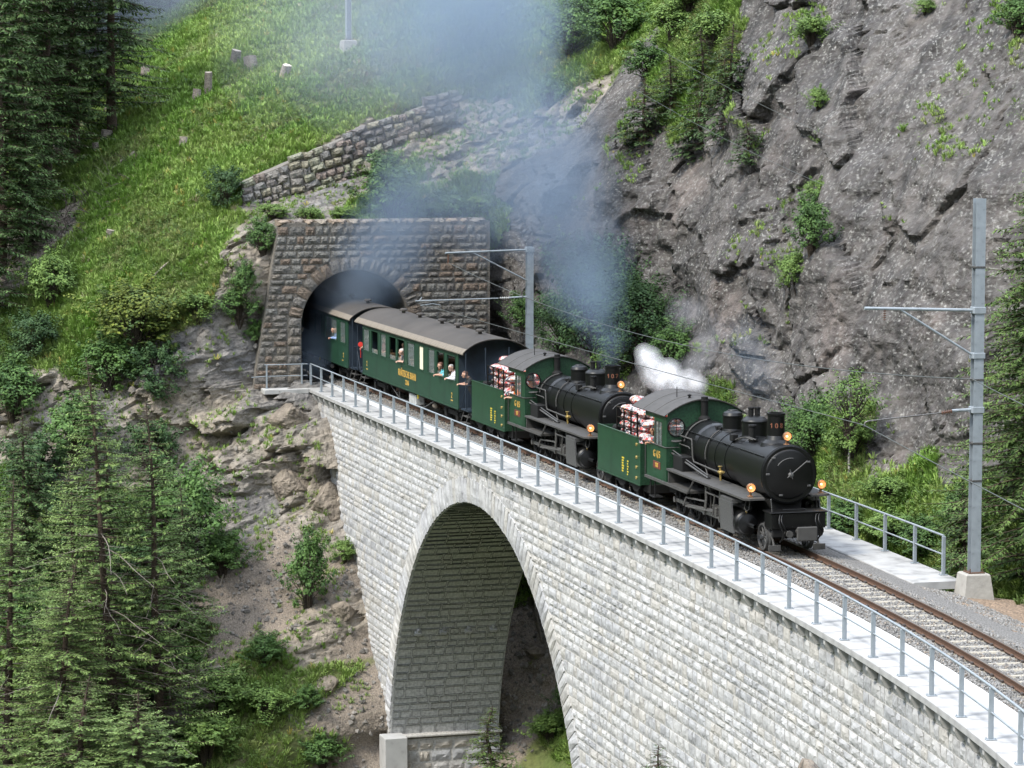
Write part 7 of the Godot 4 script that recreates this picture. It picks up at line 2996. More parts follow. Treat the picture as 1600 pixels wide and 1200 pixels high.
	var far_stand: Array = [["conifer_b", Vector3(-20.67, 10.00, -158.00), 1.2], ["conifer_a", Vector3(-20.03, 10.88, -163.00), 1.3], ["conifer_b", Vector3(-19.32, 11.81, -168.00), 1.15], ["conifer_a", Vector3(-18.81, 12.97, -172.00), 1.2], ["conifer_b", Vector3(-18.36, 14.01, -177.00), 1.1], ["conifer_a", Vector3(-22.98, 11.06, -170.00), 1.3], ["conifer_b", Vector3(-22.00, 12.63, -176.00), 1.3], ["conifer_a", Vector3(-21.11, 14.30, -182.00), 1.3], ["conifer_b", Vector3(-24.69, 11.79, -165.00), 1.4], ["conifer_a", Vector3(-18.05, 15.56, -184.00), 1.2], ["conifer_a", Vector3(-20.44, 11.22, -150.00), 0.75], ["conifer_c", Vector3(-19.54, 12.59, -153.00), 0.9], ["conifer_a", Vector3(-18.51, 14.00, -156.00), 0.65]]
	for q: Array in far_stand:
		plant(q[0], "spruce_tree", "blue hazy spruce behind the grass slope's brow, %s from the left" % nth(far_stand.map(func(e: Array) -> Vector3: return e[1]), q[1]), "tree", q[1], Vector3.ONE * q[2], hazy)
	var farw := "spruces on the far hillside"
	for i in 70:
		var x := rng.randf_range(-75.0, 25.0)
		var b := rng.randf_range(0.22, 0.62)
		plant(["conifer_a", "conifer_b"][i % 2], "spruce_tree", "far spruce on the hillside across the valley", "tree", Vector3(x, -26.0 + pow(b, 0.9) * 150.0 - 1.5, -190.0 - b * 130.0 - 12.0 * sin((x + 160.0) / 280.0 * 9.0)), Vector3.ONE * rng.randf_range(0.9, 1.3), farw)
	# right edge
	plant("conifer_near", "spruce_tree", "green spruce with hanging boughs cut by the right edge, behind the tall mast", "tree", Vector3(13.16, -1.08, -70.50), Vector3(1.05, 0.95, 1.05), "", 1.0)
	plant("conifer_near", "spruce_tree", "bright spruce at the right edge further back against the cliff", "tree", Vector3(13.35, -1.09, -73.50), Vector3(0.9, 0.72, 0.9), "", 2.6)
	plant("conifer_small", "spruce_tree", "small bushy spruce low behind the concrete foot of the right-hand mast", "tree", Vector3(11.84, -1.26, -74.00), Vector3(0.8, 0.7, 0.8))
	plant("conifer_light", "spruce_tree", "bright young spruce standing in the opening of the arch", "tree", Vector3(-0.74, -11.50, -93.00), Vector3(1.5, 0.95, 1.5))
	plant("conifer_small", "spruce_tree", "dark tip of a spruce at the bottom edge in front of the viaduct", "tree", Vector3(3.37, -5.90, -64.00), Vector3(1.0, 0.68, 1.0))

	# shrubs
	bush("bush_light", "light green round shrub high on the left edge of the grass slope", Vector3(-19.38, 2.71, -119.30), 2.4, 2.5)
	bush("bush_autumn", "broad shrub with yellow and orange leaves above the left rock face", Vector3(-15.49, 0.94, -115.50), 4.2, 3.2)
	bush("bush_dark", "dark shrub left of the orange-leaved one", Vector3(-19.86, 0.66, -117.20), 2.4, 2.0)
	bush("bush_mid", "green shrub hanging below the orange-leaved one", Vector3(-16.43, -0.29, -114.70), 2.8, 2.2)
	bush("bush_dark", "dark shrub overhanging the cleft at the top of the left rock face", Vector3(-14.42, -0.62, -114.10), 2.6, 2.2)
	bush("bush_mid", "green shrub at the left edge beside the tall conifer tops", Vector3(-20.31, -1.65, -115.30), 3.0, 2.6)
	bush("bush_big", "large bright green bush below the left rock face", Vector3(-12.80, -6.96, -108.40), 4.3, 4.4)
	bush("bush_mid", "smaller green bush at the right foot of the large bright one", Vector3(-11.19, -6.82, -108.30), 2.2, 1.7)
	bush("bush_dark", "dark bush in the shade under the large bright green bush", Vector3(-14.24, -8.10, -107.10), 3.4, 3.0)
	bush("bush_mid", "upright green bush alone on the bare earth left of the arch pier", Vector3(-7.59, -7.84, -107.00), 1.9, 2.9)
	bush("bush_light", "small yellowish shrub between the bare earth and the viaduct wall", Vector3(-6.42, -6.40, -108.80), 1.2, 1.0)
	bush("bush_dark", "dark shrub at the left end of the dry-stone wall", Vector3(-12.18, 6.85, -121.30), 1.8, 1.7)
	bush("bush_light", "low growth on the rubble between the dry-stone wall and the portal top", Vector3(-9.88, 6.40, -119.00), 1.6, 0.8)
	bush("bush_mid", "shrub on the rock shoulder left of the portal's top corner", Vector3(-10.32, 5.07, -116.30), 1.5, 1.5)
	bush("bush_mid", "tall narrow shrub against the left edge of the portal wall", Vector3(-9.86, 1.88, -116.80), 1.2, 3.0)
	bush("bush_mid", "low shrub in the grass left of the portal wall", Vector3(-11.10, 2.34, -116.00), 2.0, 1.6)
	bush("bush_light", "pale low shrub on the bank above the left rock face", Vector3(-12.75, 2.50, -115.60), 2.0, 1.2)
	bush("bush_mid", "shrub behind the top of the portal wall in thin smoke", Vector3(-5.08, 6.39, -119.30), 3.0, 2.6)
	bush("bush_mid", "smaller shrub behind the right end of the portal wall", Vector3(-2.68, 6.37, -119.60), 2.0, 1.2)
	bush("bush_mid", "bush clinging to the rock under the dry-stone wall's upper part", Vector3(-5.73, 7.79, -121.80), 1.8, 1.4)
	for q: Array in [[Vector3(-9.20, 6.31, -117.80), 1.0, 0.6, "first"], [Vector3(-7.18, 6.39, -118.50), 1.2, 0.5, "second"], [Vector3(-3.62, 6.43, -119.60), 1.3, 0.6, "third"], [Vector3(-1.47, 6.52, -119.40), 1.4, 0.9, "fourth"]]:
		bush("bush_light", "weedy growth on top of the portal wall, %s from the left" % q[3], q[0] + Vector3(0, 0.1, 0), q[1], q[2])
	for q: Array in [[Vector3(-10.33, 3.24, -116.30), 1.3, 1.6, "upper"], [Vector3(-10.58, 1.42, -116.00), 1.1, 1.0, "lower"]]:
		bush("bush_mid", "%s of two shrubs in the corner between portal wall and rock" % q[3], q[0], q[1], q[2])
	bush("bush_light", "yellow-green tuft on the ledge under the dry-stone wall", Vector3(-8.72, 6.26, -117.80), 1.4, 0.8)
	for q: Array in [[Vector3(1.98, 1.41, -110.10), 2.8, 2.5, "left"], [Vector3(3.14, 1.54, -107.20), 4.0, 4.6, "tallest, middle"], [Vector3(4.58, 1.57, -104.20), 3.4, 3.4, "right"]]:
		bush("tree_dark", "dark leafy tree in the smoke behind the second locomotive, %s one of three" % q[3], q[0], q[1], q[2], "", "leafy_tree")
	bush("bush_mid", "green bush behind the steam at the foot of the cliff", Vector3(5.71, 1.26, -101.30), 2.2, 2.2)
	bush("bush_light", "light leaves sprouting behind the second locomotive's chimney", Vector3(3.89, 0.95, -104.50), 1.8, 1.6)
	bush("bush_mid", "shrub at the foot of the portal wall's right end, behind the mast", Vector3(0.52, 1.95, -116.00), 1.8, 1.6)
	# the shrubby upper part of the cliff
	var up := "small spruces and shrubs on the upper cliff"
	var hung: Array = [[Vector3(4.98, 9.43, -111.20), 1.5, 0.95], [Vector3(6.71, 9.25, -107.10), 1.5, 1.0], [Vector3(5.96, 10.55, -111.10), 1.4, 0.9], [Vector3(7.70, 9.76, -104.30), 1.3, 1.1], [Vector3(8.21, 11.28, -105.00), 1.3, 1.0], [Vector3(7.12, 11.53, -109.90), 1.2, 0.9], [Vector3(8.17, 9.04, -100.00), 0.9, 0.6]]
	for q: Array in hung:
		plant("conifer_small", "spruce_tree", "small drooping spruce on the upper cliff above the steam, %s from the left" % nth(hung.map(func(e: Array) -> Vector3: return e[0]), q[0]), "tree", grow_at(q[0], 0.2), Vector3(q[1], q[2], q[1]) * 0.8, up)
	var crest: Array = [["bush_mid", Vector3(4.45, 13.54, -124.60), 3.2, 2.6], ["bush_light", Vector3(6.54, 13.52, -117.30), 2.6, 2.0], ["bush_mid", Vector3(2.55, 13.30, -127.00), 2.6, 2.4], ["bush_light", Vector3(7.68, 13.02, -111.10), 2.4, 2.0], ["bush_mid", Vector3(5.48, 12.08, -116.90), 2.4, 1.6], ["bush_light", Vector3(7.31, 14.55, -117.10), 2.4, 2.0], ["bush_mid", Vector3(3.48, 14.81, -130.30), 2.4, 2.0], ["bush_mid", Vector3(1.65, 11.05, -122.70), 1.6, 1.4]]
	for q: Array in crest:
		bush(q[0], "green shrub on the smoky top of the cliff, %s from the left" % nth(crest.map(func(e: Array) -> Vector3: return e[1]), q[1]), q[1], q[2], q[3], "shrubs on the upper cliff")
	bush("bush_mid", "dense green shrub growing half-way up the bare cliff, right of the steam", Vector3(9.92, 6.40, -90.20), 1.5, 1.9)
	bush("bush_light", "yellow-green growth in the crack below the dense cliff shrub", Vector3(9.43, 5.35, -90.80), 1.2, 1.3)
	bush("bush_light", "bright shrub on the ledge near the top edge of the cliff", Vector3(10.57, 13.15, -99.80), 1.6, 1.2)
	bush("bush_mid", "shrub at the top right corner of the cliff", Vector3(15.33, 13.27, -87.60), 1.6, 1.2)
	bush("bush_light", "small tuft of leaves at the top edge of the cliff right of the crack", Vector3(13.47, 14.08, -94.50), 1.0, 0.6)
	bush("bush_light", "small leafy tuft in the long vertical crack of the cliff", Vector3(10.19, 9.67, -94.30), 0.8, 0.9)
	for q: Array in [[Vector3(10.45, 10.93, -95.80), 0.9, 0.9, "upper"], [Vector3(9.82, 7.93, -92.80), 1.0, 0.9, "middle"], [Vector3(9.17, 5.19, -91.70), 1.0, 1.2, "lower"]]:
		bush("bush_light", "grassy growth in the long vertical crack of the cliff, %s of three" % q[3], q[0], q[1], q[2])
	# beside and below the hill-side walkway
	bush("bush_big", "bright green bush on the rock just behind the leading locomotive's chimney", Vector3(9.00, 0.22, -85.00), 2.3, 2.2)
	bush("bush_light", "light bush right of the leading locomotive's smokebox", Vector3(9.83, 0.79, -82.00), 1.7, 1.6)
	plant("tree_young", "birch_tree", "slender young birch with a pale stem on the rock behind the railing", "tree", grow_at(Vector3(9.70, 0.48, -81.50), 0.05) + Vector3.UP * 1.25, Vector3(1.9, 1.75, 1.9))
	var stem := MB.new()
	stem.col = Color(0.42, 0.40, 0.36)
	stem.tube(PackedVector3Array([Vector3(0, -0.9, 0), Vector3(0.02, -0.4, 0.01), Vector3(-0.02, 0.1, 0.0), Vector3(0.01, 0.5, 0.02)]), 0.022, 6, 0.012, false)
	put(stem.mesh(), "pale_stem", M.bark, get_node("birch_tree"))
	for q: Array in [["bush_mid", Vector3(9.39, -0.89, -78.90), 1.9, 1.0, "left"], ["bush_light", Vector3(10.29, -0.88, -77.60), 1.7, 1.0, "second from left"], ["bush_mid", Vector3(11.06, -1.10, -76.20), 1.7, 1.1, "second from right"], ["bush_mid", Vector3(11.75, -0.46, -74.90), 1.4, 1.5, "right"]]:
		bush(q[0], "low leafy bush below the hill-side railing, %s of four" % q[4], q[1], q[2], q[3])
	bush("bush_light", "sprawling light shrub at the foot of the cliff above the far railing", Vector3(10.54, 0.01, -78.90), 1.5, 0.9)
	# the lower bank, left of and under the arch
	for q: Array in [["bush_light", Vector3(-10.52, -11.07, -102.50), 2.6, 2.0, "topmost"], ["bush_light", Vector3(-10.81, -12.43, -100.70), 2.8, 2.0, "lowest"], ["bush_light", Vector3(-8.86, -11.24, -102.20), 2.0, 1.5, "right-hand"], ["bush_mid", Vector3(-9.29, -9.58, -104.60), 1.8, 1.2, "smallest, upper right"], ["bush_mid", Vector3(-12.44, -9.94, -104.00), 2.2, 1.6, "left-hand"]]:
		bush(q[0], "light ferny shrub on the bank under the bare earth, %s of five" % q[4], q[1], q[2], q[3])
	bush("bush_mid", "shrub at the foot of the bank near the concrete block", Vector3(-6.56, -12.87, -102.60), 1.8, 1.2)
	bush("bush_mid", "low shrub on the stony bank above the concrete block", Vector3(-7.52, -10.93, -103.00), 1.4, 0.9)
	bush("bush_mid", "green shrub in the shade seen through the arch, upper", Vector3(0.94, -6.47, -109.20), 1.4, 1.0)
	bush("bush_light", "light green shrub seen through the arch at the bottom", Vector3(1.47, -12.38, -103.60), 2.0, 1.4)
	bush("bush_mid", "green shrub beside the pier seen through the arch", Vector3(2.02, -11.19, -104.20), 1.4, 1.2)

	meadow()
	stumps()


# grass and low growth, too many to count
func meadow() -> void:
	var tuft := MB.new()
	for k in 12:
		var a := rng.randf() * TAU
		var d := Vector3(cos(a), 0, sin(a))
		var b := d * rng.randf_range(0.0, 0.14)
		var tip := b + d * rng.randf_range(0.12, 0.30) + Vector3.UP * rng.randf_range(0.14, 0.34)
		var w := d.cross(Vector3.UP) * rng.randf_range(0.02, 0.035)
		var m := (b + tip) / 2.0 + Vector3.UP * 0.06
		tuft.col = Color.WHITE * rng.randf_range(0.75, 1.1)
		tuft.sheet([b - w, b + w, m + w * 0.8, m - w * 0.8], Vector3.UP - d)
		tuft.sheet([m - w * 0.8, m + w * 0.8, tip], Vector3.UP - d * 0.5)
	var herb := MB.new()
	for k in 26:
		var d := Vector3(rng.randf_range(-1, 1), 0, rng.randf_range(-1, 1)) * 0.28
		leaf(herb, d + Vector3.UP * rng.randf_range(0.08, 0.42), (Vector3.UP + d).normalized(), rng.randf_range(0.06, 0.13), Color.WHITE * rng.randf_range(0.7, 1.1))
	var tp_: Array = []
	var tc := PackedColorArray()
	var hp: Array = []
	var hc := PackedColorArray()
	var tries := 0
	while tp_.size() < 120000 and tries < 330000:
		tries += 1
		var u := rng.randf_range(-118.0, -27.0)
		var y := rng.randf_range(-14.0, 23.0)
		var k := base_at(u, y)
		var e: float = nz.edge.get_noise_2d(u, y)
		var share: float = k[1] + 0.3 * e + 0.75 * k[5]
		var p: Vector3
		var sc := rng.randf_range(0.5, 1.0)
		if share < 0.42:
			# ledges of the rock, where the slope eases, carry tufts too
			if rng.randf() > 0.45 or (k[4] > 0.55 and nz.patch.get_noise_2d(u * 1.5, y * 1.5 - 70.0) < 0.1):
				continue
			p = surf(u, y)
			var q := surf(u, y + 0.35)
			var away := to_u(p).z - to_u(q).z
			if away < (0.27 if k[2] < 0.5 else 0.12) + 0.3 * rng.randf() or (k[3] > 0.5 and nz.patch.get_noise_2d(u * 0.7, y * 0.7 + 50.0) < 0.12):
				continue
			sc *= 0.62
		else:
			p = surf(u, y)
		var t := to_track(p) if p.z > -122.0 else Vector3(-99, 0, 0)
		if t.x > -43.0 and t.z > -3.4 and t.z < 2.6:
			continue
		if t.x <= -41.0 and t.x > -47.0 and absf(t.z) < 4.6 and t.y < 6.2:
			continue
		var patch: float = nz.tone.get_noise_2d(u * 2.3, y * 2.3)
		var patch2: float = nz.patch.get_noise_2d(u * 1.4 + 20.0, y * 1.4)
		var c := Color(0.17, 0.30, 0.045).lerp(Color(0.29, 0.40, 0.10), clampf(0.5 + patch * 1.3, 0.0, 1.0))
		c = c.lerp(Color(0.30, 0.26, 0.13), clampf((patch2 - 0.05) * 1.6, 0.0, 0.6) if rng.randf() < 0.6 else 0.0)
		if rng.randf() < 0.016:
			c = Color(0.50, 0.44, 0.12) if rng.randf() < 0.7 else Color(0.42, 0.36, 0.24)
		c = c * rng.randf_range(0.75, 1.2)
		var x := Transform3D(Basis.from_euler(Vector3(rng.randf_range(-0.3, 0.3), rng.randf() * TAU, rng.randf_range(-0.3, 0.3))).scaled(Vector3(sc, sc * rng.randf_range(0.8, 1.25), sc)), p)
		if rng.randf() < clampf(0.10 + 0.7 * patch2 + 0.6 * k[5], 0.03, 0.8):
			hp.append(x)
			hc.append(Color(0.06, 0.13, 0.022).lerp(Color(0.13, 0.21, 0.035), rng.randf()) * rng.randf_range(0.8, 1.15))
		else:
			tp_.append(x)
			tc.append(c)
	# the verge by the right-hand mast
	for i in 900:
		var s := rng.randf_range(9.4, 36.0)
		var l := -rng.randf_range(4.0, 9.0)
		var hh := -0.35 - 0.22 * clampf(-l - 1.9, 0.0, 1.2) - 0.10 * clampf(-l - 3.4, 0.0, 9.0)
		tp_.append(Transform3D(Basis.from_euler(Vector3(0, rng.randf() * TAU, 0)).scaled(Vector3.ONE * rng.randf_range(0.4, 0.8)), tp(s, l, hh)))
		tc.append(Color(0.10, 0.16, 0.03) * rng.randf_range(0.8, 1.25))
	tag(scatter("grass", tuft.mesh(), M.grass, tp_, tc), "meadow grass covering the slope above the tunnel and the ledges", "grass", "", "stuff")
	tag(scatter("undergrowth", herb.mesh(), M.leaf, hp, hc), "low broad-leaved growth scattered through the meadow grass", "undergrowth", "", "stuff")


func stump(label: String, at: Vector3, r: float, h: float, tilt: float, tone: float) -> void:
	var base := grow_at(at, 0.1)
	var o := thing("tree_stump", label, "tree stump", Transform3D(Basis.from_euler(Vector3(0.1, rng.randf() * TAU, tilt)), base))
	var mb := MB.new()
	mb.col = Color(0.27, 0.235, 0.20) * tone
	var n := 12
	var rings: Array[PackedVector3Array] = []
	for j in 4:
		var row := PackedVector3Array()
		for k in n:
			var a := TAU * k / n
			var rr: float = r * [1.35, 1.05, 0.98, 0.95][j] * (1.0 + 0.12 * sin(a * 3.0 + r * 40.0) + 0.06 * sin(a * 7.0))
			row.append(Vector3(cos(a) * rr, [-0.25, 0.12 * h, 0.6 * h, h + 0.08 * r * sin(a + r * 9.0)][j], sin(a) * rr))
		rings.append(row)
	for j in 3:
		for k in n:
			mb.quad(rings[j][(k + 1) % n], rings[j][k], rings[j + 1][k], rings[j + 1][(k + 1) % n])
	add(mb, "bark", M.bark, o)
	var top := MB.new()
	top.col = Color(0.42, 0.37, 0.30) * tone
	for k in n:
		top.tri(rings[3][(k + 1) % n] * Vector3(0.96, 1, 0.96), rings[3][k] * Vector3(0.96, 1, 0.96), Vector3(0, h + 0.01, 0))
	add(top, "cut_face", M.dead_wood, o)


func stumps() -> void:
	var where := [
		["thick grey stump standing lowest on the left of the slope", Vector3(-20.82, 8.86, -131.00), 0.32, 0.95, 0.05, 1.0], ["left of two neighbouring stumps near the wood's edge", Vector3(-20.47, 9.91, -134.80), 0.2, 0.5, 0.1, 0.9], ["right of two neighbouring stumps near the wood's edge", Vector3(-20.06, 10.07, -134.10), 0.2, 0.5, -0.05, 1.2],
		["broad pale stump right of the two neighbouring ones", Vector3(-18.54, 9.59, -130.70), 0.26, 0.5, 0.0, 1.3], ["leaning stump on the brow against the dark wood", Vector3(-17.72, 12.42, -137.30), 0.22, 0.75, -0.3, 1.1], ["small stump on the brow left of the leaning one", Vector3(-19.08, 11.51, -136.90), 0.16, 0.3, 0.0, 1.0],
		["low stump under the brow of the slope", Vector3(-19.09, 10.75, -134.10), 0.15, 0.35, 0.0, 0.7], ["tall thin stump in the middle of the slope", Vector3(-13.99, 11.79, -132.20), 0.18, 0.95, 0.06, 1.2], ["shorter stump just left of the tall thin one", Vector3(-14.39, 11.40, -131.50), 0.2, 0.55, 0.05, 1.1],
		["reddish rotten stump high in the middle of the slope", Vector3(-13.09, 13.22, -135.50), 0.24, 0.6, 0.2, 1.1], ["broken double stump right of the reddish one", Vector3(-12.17, 12.90, -134.30), 0.32, 0.6, -0.2, 1.2], ["pale leaning stump nearest the catenary mast foot", Vector3(-10.51, 12.46, -131.90), 0.22, 0.65, -0.4, 1.9],
		["small pale stump low in the middle of the slope", Vector3(-14.57, 9.41, -127.20), 0.2, 0.4, 0.0, 1.4], ["thin stump below the broad pale one", Vector3(-18.81, 9.03, -129.70), 0.14, 0.5, -0.1, 1.2], ["stump half sunk in grass near the brushwood", Vector3(-17.24, 5.58, -122.30), 0.24, 0.3, 0.0, 1.0],
	]
	for q: Array in where:
		stump(q[0], q[1], q[2], q[3], q[4], q[5])
	# logs and dead branches on the slope
	for q: Array in [["fallen pale log lying down the slope in the middle of the grass", Vector3(-16.74, 9.05, -127.90), Vector3(-17.92, 8.27, -127.40), 0.09], ["thin pale log near the brow, below the leaning stump", Vector3(-18.22, 11.11, -133.70), Vector3(-18.57, 10.46, -132.50), 0.07], ["bleached root lying on the bare earth below the rock face", Vector3(-10.35, -5.71, -110.00), Vector3(-10.99, -7.14, -108.00), 0.06], ["grey branch lying on the shady slope seen through the arch", Vector3(-0.37, -9.37, -107.30), Vector3(0.00, -11.06, -105.90), 0.07], ["long dead stem leaning on the slope seen through the arch", Vector3(0.79, -6.48, -109.30), Vector3(1.22, -9.07, -107.00), 0.05], ["dead branch in the grass left of the portal", Vector3(-14.03, 4.71, -119.00), Vector3(-14.90, 3.89, -118.40), 0.05]]:
		var a := grow_at(q[1], -0.08)
		var b := grow_at(q[2], -0.08)
		var mb := MB.new()
		mb.col = Color(0.36, 0.31, 0.25)
		var pts := PackedVector3Array()
		for i in 6:
			pts.append((b - a) * (i / 5.0) + Vector3(rng.randf_range(-0.06, 0.06), rng.randf_range(-0.03, 0.08), 0))
		mb.tube(pts, q[3], 7, q[3] * 0.6)
		var o := add(mb, "fallen_log", M.dead_wood)
		o.position = a
		tag(o, q[0], "log")
	var sticks := MB.new()
	for i in 420:
		var p := grow_at(Vector3(-21.22, 4.70, -123.50) + Vector3(rng.randfn(0.0, 1.6), rng.randfn(0.0, 1.1), 0.0), -0.05)
		if i > 300:
			p = grow_at(Vector3(-18.93, 6.58, -125.10) + Vector3(rng.randfn(0.0, 1.0), rng.randfn(0.0, 0.9), 0.0), -0.05)
		sticks.col = Color(0.22, 0.18, 0.15).lerp(Color(0.11, 0.085, 0.07), rng.randf())
		var d := Vector3(rng.randf_range(-1, 1), rng.randf_range(-0.3, 0.6), rng.randf_range(-1, 1)).normalized() * rng.randf_range(0.3, 1.2)
		sticks.tube(PackedVector3Array([p, p + d * 0.5 + Vector3.UP * 0.05, p + d]), 0.02, 4, 0.006, false)
	tag(add(sticks, "brushwood", M.dead_wood), "heap of brown cut brushwood at the left edge of the slope", "brushwood", "", "stuff")
	var spur := boulder(331, 1.2, 3.0)
	spur.position = Vector3(5.03, -0.57, -50.00) - Vector3.UP * 3.75
	tag(spur, "brown rock tip just showing at the bottom edge before the viaduct wall", "rock")
	# boulders on the lower bank
	var rk := 0
	for q: Array in [["tan boulder directly under the walkway's corner", Vector3(-8.70, -1.51, -114.00), 0.85, 1.0], ["big sloping block in the middle of the outcrop beside the viaduct", Vector3(-9.15, -4.01, -112.30), 1.0, 1.1], ["block leaning against the viaduct wall low in the outcrop", Vector3(-7.44, -4.51, -111.30), 0.75, 1.2], ["stone on the bank near the concrete block", Vector3(-7.00, -10.33, -104.10), 0.55, 0.7], ["grey boulder in the earth bank left of the pier", Vector3(-6.32, -7.94, -106.90), 0.55, 0.9], ["flat stone seen through the arch", Vector3(0.92, -9.50, -106.70), 0.6, 0.5]]:
		var o := boulder(300 + rk, q[2], q[3])
		rk += 1
		o.transform = Transform3D(Basis.from_euler(Vector3(0.2, rk * 1.1, -0.35)), grow_at(q[1], 0.25))
		tag(o, q[0], "boulder")


func boulder(sd: int, r: float, tall: float) -> MeshInstance3D:
	var g := RandomNumberGenerator.new()
	g.seed = sd
	var planes: Array = []
	for i in 16:
		planes.append([Vector3(g.randfn(), g.randfn(), g.randfn()).normalized(), g.randf_range(0.62, 0.95)])
	var mb := MB.new()
	mb.ball(Vector3.ZERO, Vector3.ONE, 22, 30)
	for i in mb.v.size():
		var d := mb.v[i].normalized()
		var m := 1.1
		for p: Array in planes:
			var k := d.dot(p[0])
			if k > 0.05:
				m = minf(m, p[1] / k)
		var w: float = nz.fine.get_noise_3d(d.x * 2.0 + sd, d.y * 2.0, d.z * 2.0)
		mb.v[i] = d * m * (1.0 + 0.05 * w) * Vector3(r, r * tall, r)
		mb.c[i] = Color(0.27, 0.225, 0.175) * (1.0 + 0.3 * w)
	var flat := MB.new()
	for i in range(0, mb.ix.size(), 3):
		flat.col = mb.c[mb.ix[i]]
		flat.tri(mb.v[mb.ix[i]], mb.v[mb.ix[i + 2]], mb.v[mb.ix[i + 1]])
	return add(flat, "boulder", M.rock)


# ---------------------------------------------------------------- smoke and steam
func puff(root: Node3D, at: Vector3, size: Vector3, m: FogMaterial, called: String) -> void:
	var f := FogVolume.new()
	f.shape = RenderingServer.FOG_VOLUME_SHAPE_ELLIPSOID
	f.size = size
	f.material = m
	f.name = numbered(root, called)
	root.add_child(f, true)
	f.position = at - root.position
	f.rotation = Vector3(rng.randf() * 0.6, rng.randf() * TAU, rng.randf_range(-0.4, 0.4))


func fog(key: String, c: Color, density: float) -> FogMaterial:
	var m := FogMaterial.new()
	m.resource_name = key
	m.albedo = c
	m.density = density
	return m


func plume(root: Node3D, pts: Array, m: Array, per: int, called: String) -> void:      # pts: [point, radius]
	for i in pts.size() - 1:
		for k in per:
			var t := (k + rng.randf()) / per
			var p: Vector3 = (pts[i][0] as Vector3).lerp(pts[i + 1][0], t)
			var r := lerpf(pts[i][1], pts[i + 1][1], t)
			var j := Vector3(rng.randf_range(-1, 1), rng.randf_range(-1, 1), rng.randf_range(-1, 1)) * r * 0.45
			var size := Vector3(rng.randf_range(1.2, 2.0), rng.randf_range(1.2, 2.1), rng.randf_range(1.2, 2.0)) * r
			var stuff: FogMaterial = m[rng.randi() % m.size()]
			for shell: float in [1.7, 1.2, 0.75]:      # thinning out towards the rim
				puff(root, p + j * (1.0 + 0.2 * shell), size * shell, stuff, called)


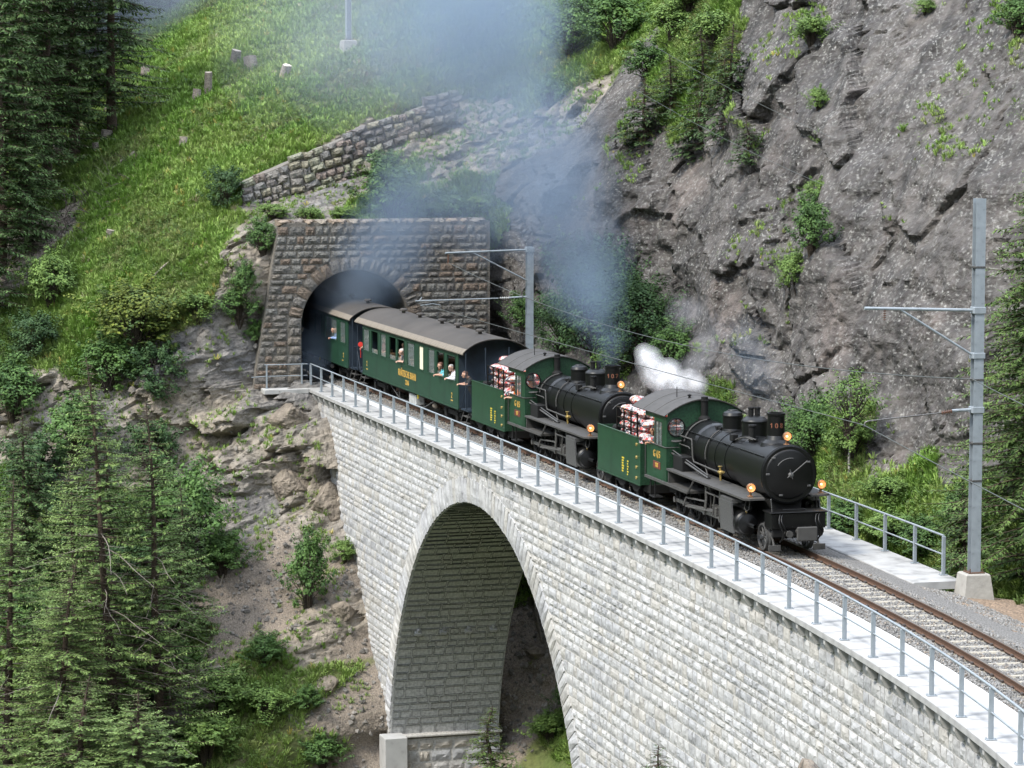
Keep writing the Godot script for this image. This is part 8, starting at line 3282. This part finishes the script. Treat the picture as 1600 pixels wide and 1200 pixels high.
func build_smoke() -> void:
	var blue := Color(0.72, 0.77, 0.83)
	var thin := fog("thin_smoke", blue, 0.012)
	var mid := fog("smoke", Color(0.62, 0.71, 0.81), 0.034)
	var dense := fog("dense_smoke", Color(0.42, 0.47, 0.54), 0.10)
	var steam2 := fog("thin_steam", Color(0.97, 0.97, 0.98), 0.06)
	var a := thing("smoke", "blue-grey coal smoke rising from the second locomotive and drifting over the portal", "smoke", Transform3D(Basis(), tp(-9.5, 0, 3.4)))
	a.set_meta("kind", "stuff")
	plume(a, [[tp(-9.5, 0, 3.5), 0.22], [Vector3(2.94, 3.82, -87.00), 0.4], [Vector3(2.53, 4.99, -90.00), 0.75], [Vector3(2.22, 6.42, -94.00), 1.15]], [dense, mid, mid], 4, "smoke_puff")
	plume(a, [[Vector3(1.94, 5.24, -96.00), 1.3], [Vector3(1.58, 8.11, -101.00), 1.7]], [mid], 3, "smoke_puff")
	plume(a, [[Vector3(2.22, 6.42, -94.00), 1.2], [Vector3(1.44, 8.83, -99.00), 1.6], [Vector3(0.46, 11.50, -104.00), 2.0], [Vector3(-0.49, 14.43, -109.00), 2.4], [Vector3(-1.52, 17.35, -114.00), 2.8]], [mid, mid, thin], 4, "smoke_puff")
	plume(a, [[Vector3(0.47, 11.51, -106.00), 2.0], [Vector3(-2.75, 12.29, -112.00), 2.3], [Vector3(-5.35, 14.51, -120.00), 2.8], [Vector3(-9.12, 16.44, -128.00), 3.2]], [thin, thin, thin], 3, "smoke_puff")
	plume(a, [[Vector3(0.00, 7.33, -104.00), 1.4], [Vector3(-3.76, 8.05, -112.00), 1.5], [Vector3(-4.61, 5.70, -114.00), 1.4], [Vector3(-6.20, 4.62, -115.00), 1.2]], [thin, mid, mid], 4, "smoke_puff")
	var b := thing("smoke", "blue smoke hanging in the tunnel mouth round the rear coach", "smoke", Transform3D(Basis(), tp(-43.0, 0, 3.0)))
	b.set_meta("kind", "stuff")
	plume(b, [[tp(-40.5, 0.3, 3.6), 0.8], [tp(-42.5, 0.3, 3.3), 1.1], [tp(-45.0, 0.2, 3.0), 1.5], [tp(-47.0, 0.2, 2.2), 1.8]], [mid, mid, thin], 4, "smoke_puff")
	plume(b, [[tp(-41.5, 1.9, 0.8), 0.6], [tp(-44.0, 1.9, 1.2), 0.9]], [mid, thin], 4, "smoke_puff")
	plume(b, [[tp(-22.2, 0.4, 1.9), 0.45], [tp(-22.0, -0.4, 2.2), 0.5]], [mid, mid], 3, "smoke_puff")
	var h := thing("smoke", "thin blue smoke veiling the spruces at the upper left", "smoke", Transform3D(Basis(), Vector3(-17.39, 14.72, -150.00)))
	h.set_meta("kind", "stuff")
	plume(h, [[Vector3(-22.11, 16.23, -146.00), 3.5], [Vector3(-18.39, 15.05, -150.00), 4.5], [Vector3(-15.56, 17.12, -152.00), 4.0]], [thin, thin], 2, "smoke_puff")
	var s := thing("steam", "white steam billowing behind the cab of the leading locomotive", "steam", Transform3D(Basis(), tp(-2.0, -0.6, 3.0)))
	s.set_meta("kind", "stuff")
	var body := MB.new()
	body.xf = Transform3D(Basis(), -s.position)
	var lumps: Array = []
	var spine: Array = [[Vector3(5.18, 3.28, -79.80), 0.10], [Vector3(4.88, 3.29, -80.20), 0.22], [Vector3(4.47, 3.40, -81.00), 0.36], [Vector3(4.14, 3.58, -82.00), 0.30], [Vector3(3.87, 3.97, -82.50), 0.13]]
	for i in spine.size() - 1:
		for k in 7:
			var t := (k + rng.randf()) / 7.0
			var c: Vector3 = (spine[i][0] as Vector3).lerp(spine[i + 1][0], t)
			var r := lerpf(spine[i][1], spine[i + 1][1], t)
			c += Vector3(rng.randfn(), rng.randfn(), rng.randfn()).normalized() * r * 0.75
			lumps.append([c, c + Vector3(0.02, 0.02, 0), r * rng.randf_range(0.4, 0.75), r * 0.5, Color.WHITE])
	var small: Array = []
	for q: Array in lumps:
		for k in 3:
			var c: Vector3 = q[0] + Vector3(rng.randfn(), rng.randfn(), rng.randfn()).normalized() * q[2]
			small.append([c, c + Vector3(0.01, 0.01, 0), q[2] * rng.randf_range(0.35, 0.6), q[2] * 0.3, Color.WHITE])
	nets(body, lumps + small, 0.04, 0.12)
	add(body, "steam_billow", M.steam_body, s)
	for grown: float in [0.03, 0.07, 0.12, 0.17]:
		var veil := MB.new()
		veil.xf = body.xf
		var wide: Array = []
		for q: Array in lumps + small:
			wide.append([q[0], q[1], q[2] + grown, q[3] + grown, Color.WHITE])
		nets(veil, wide, 0.05, 0.14)
		add(veil, "steam_veil", M.steam_veil, s)
	plume(s, [[Vector3(4.93, 3.40, -81.00), 0.3], [Vector3(5.44, 3.99, -80.50), 0.3], [Vector3(5.62, 4.72, -80.50), 0.3], [Vector3(4.79, 5.53, -82.00), 0.4]], [steam2, steam2], 3, "steam_puff")
	var d := thing("smoke", "faint dark haze over the chimney of the leading locomotive", "smoke", Transform3D(Basis(), tp(4.5, 0, 3.4)))
	d.set_meta("kind", "stuff")
	plume(d, [[tp(4.4, 0, 3.5), 0.22], [Vector3(6.51, 4.06, -74.00), 0.4], [Vector3(6.06, 5.34, -77.00), 0.7]], [thin, mid], 4, "smoke_puff")
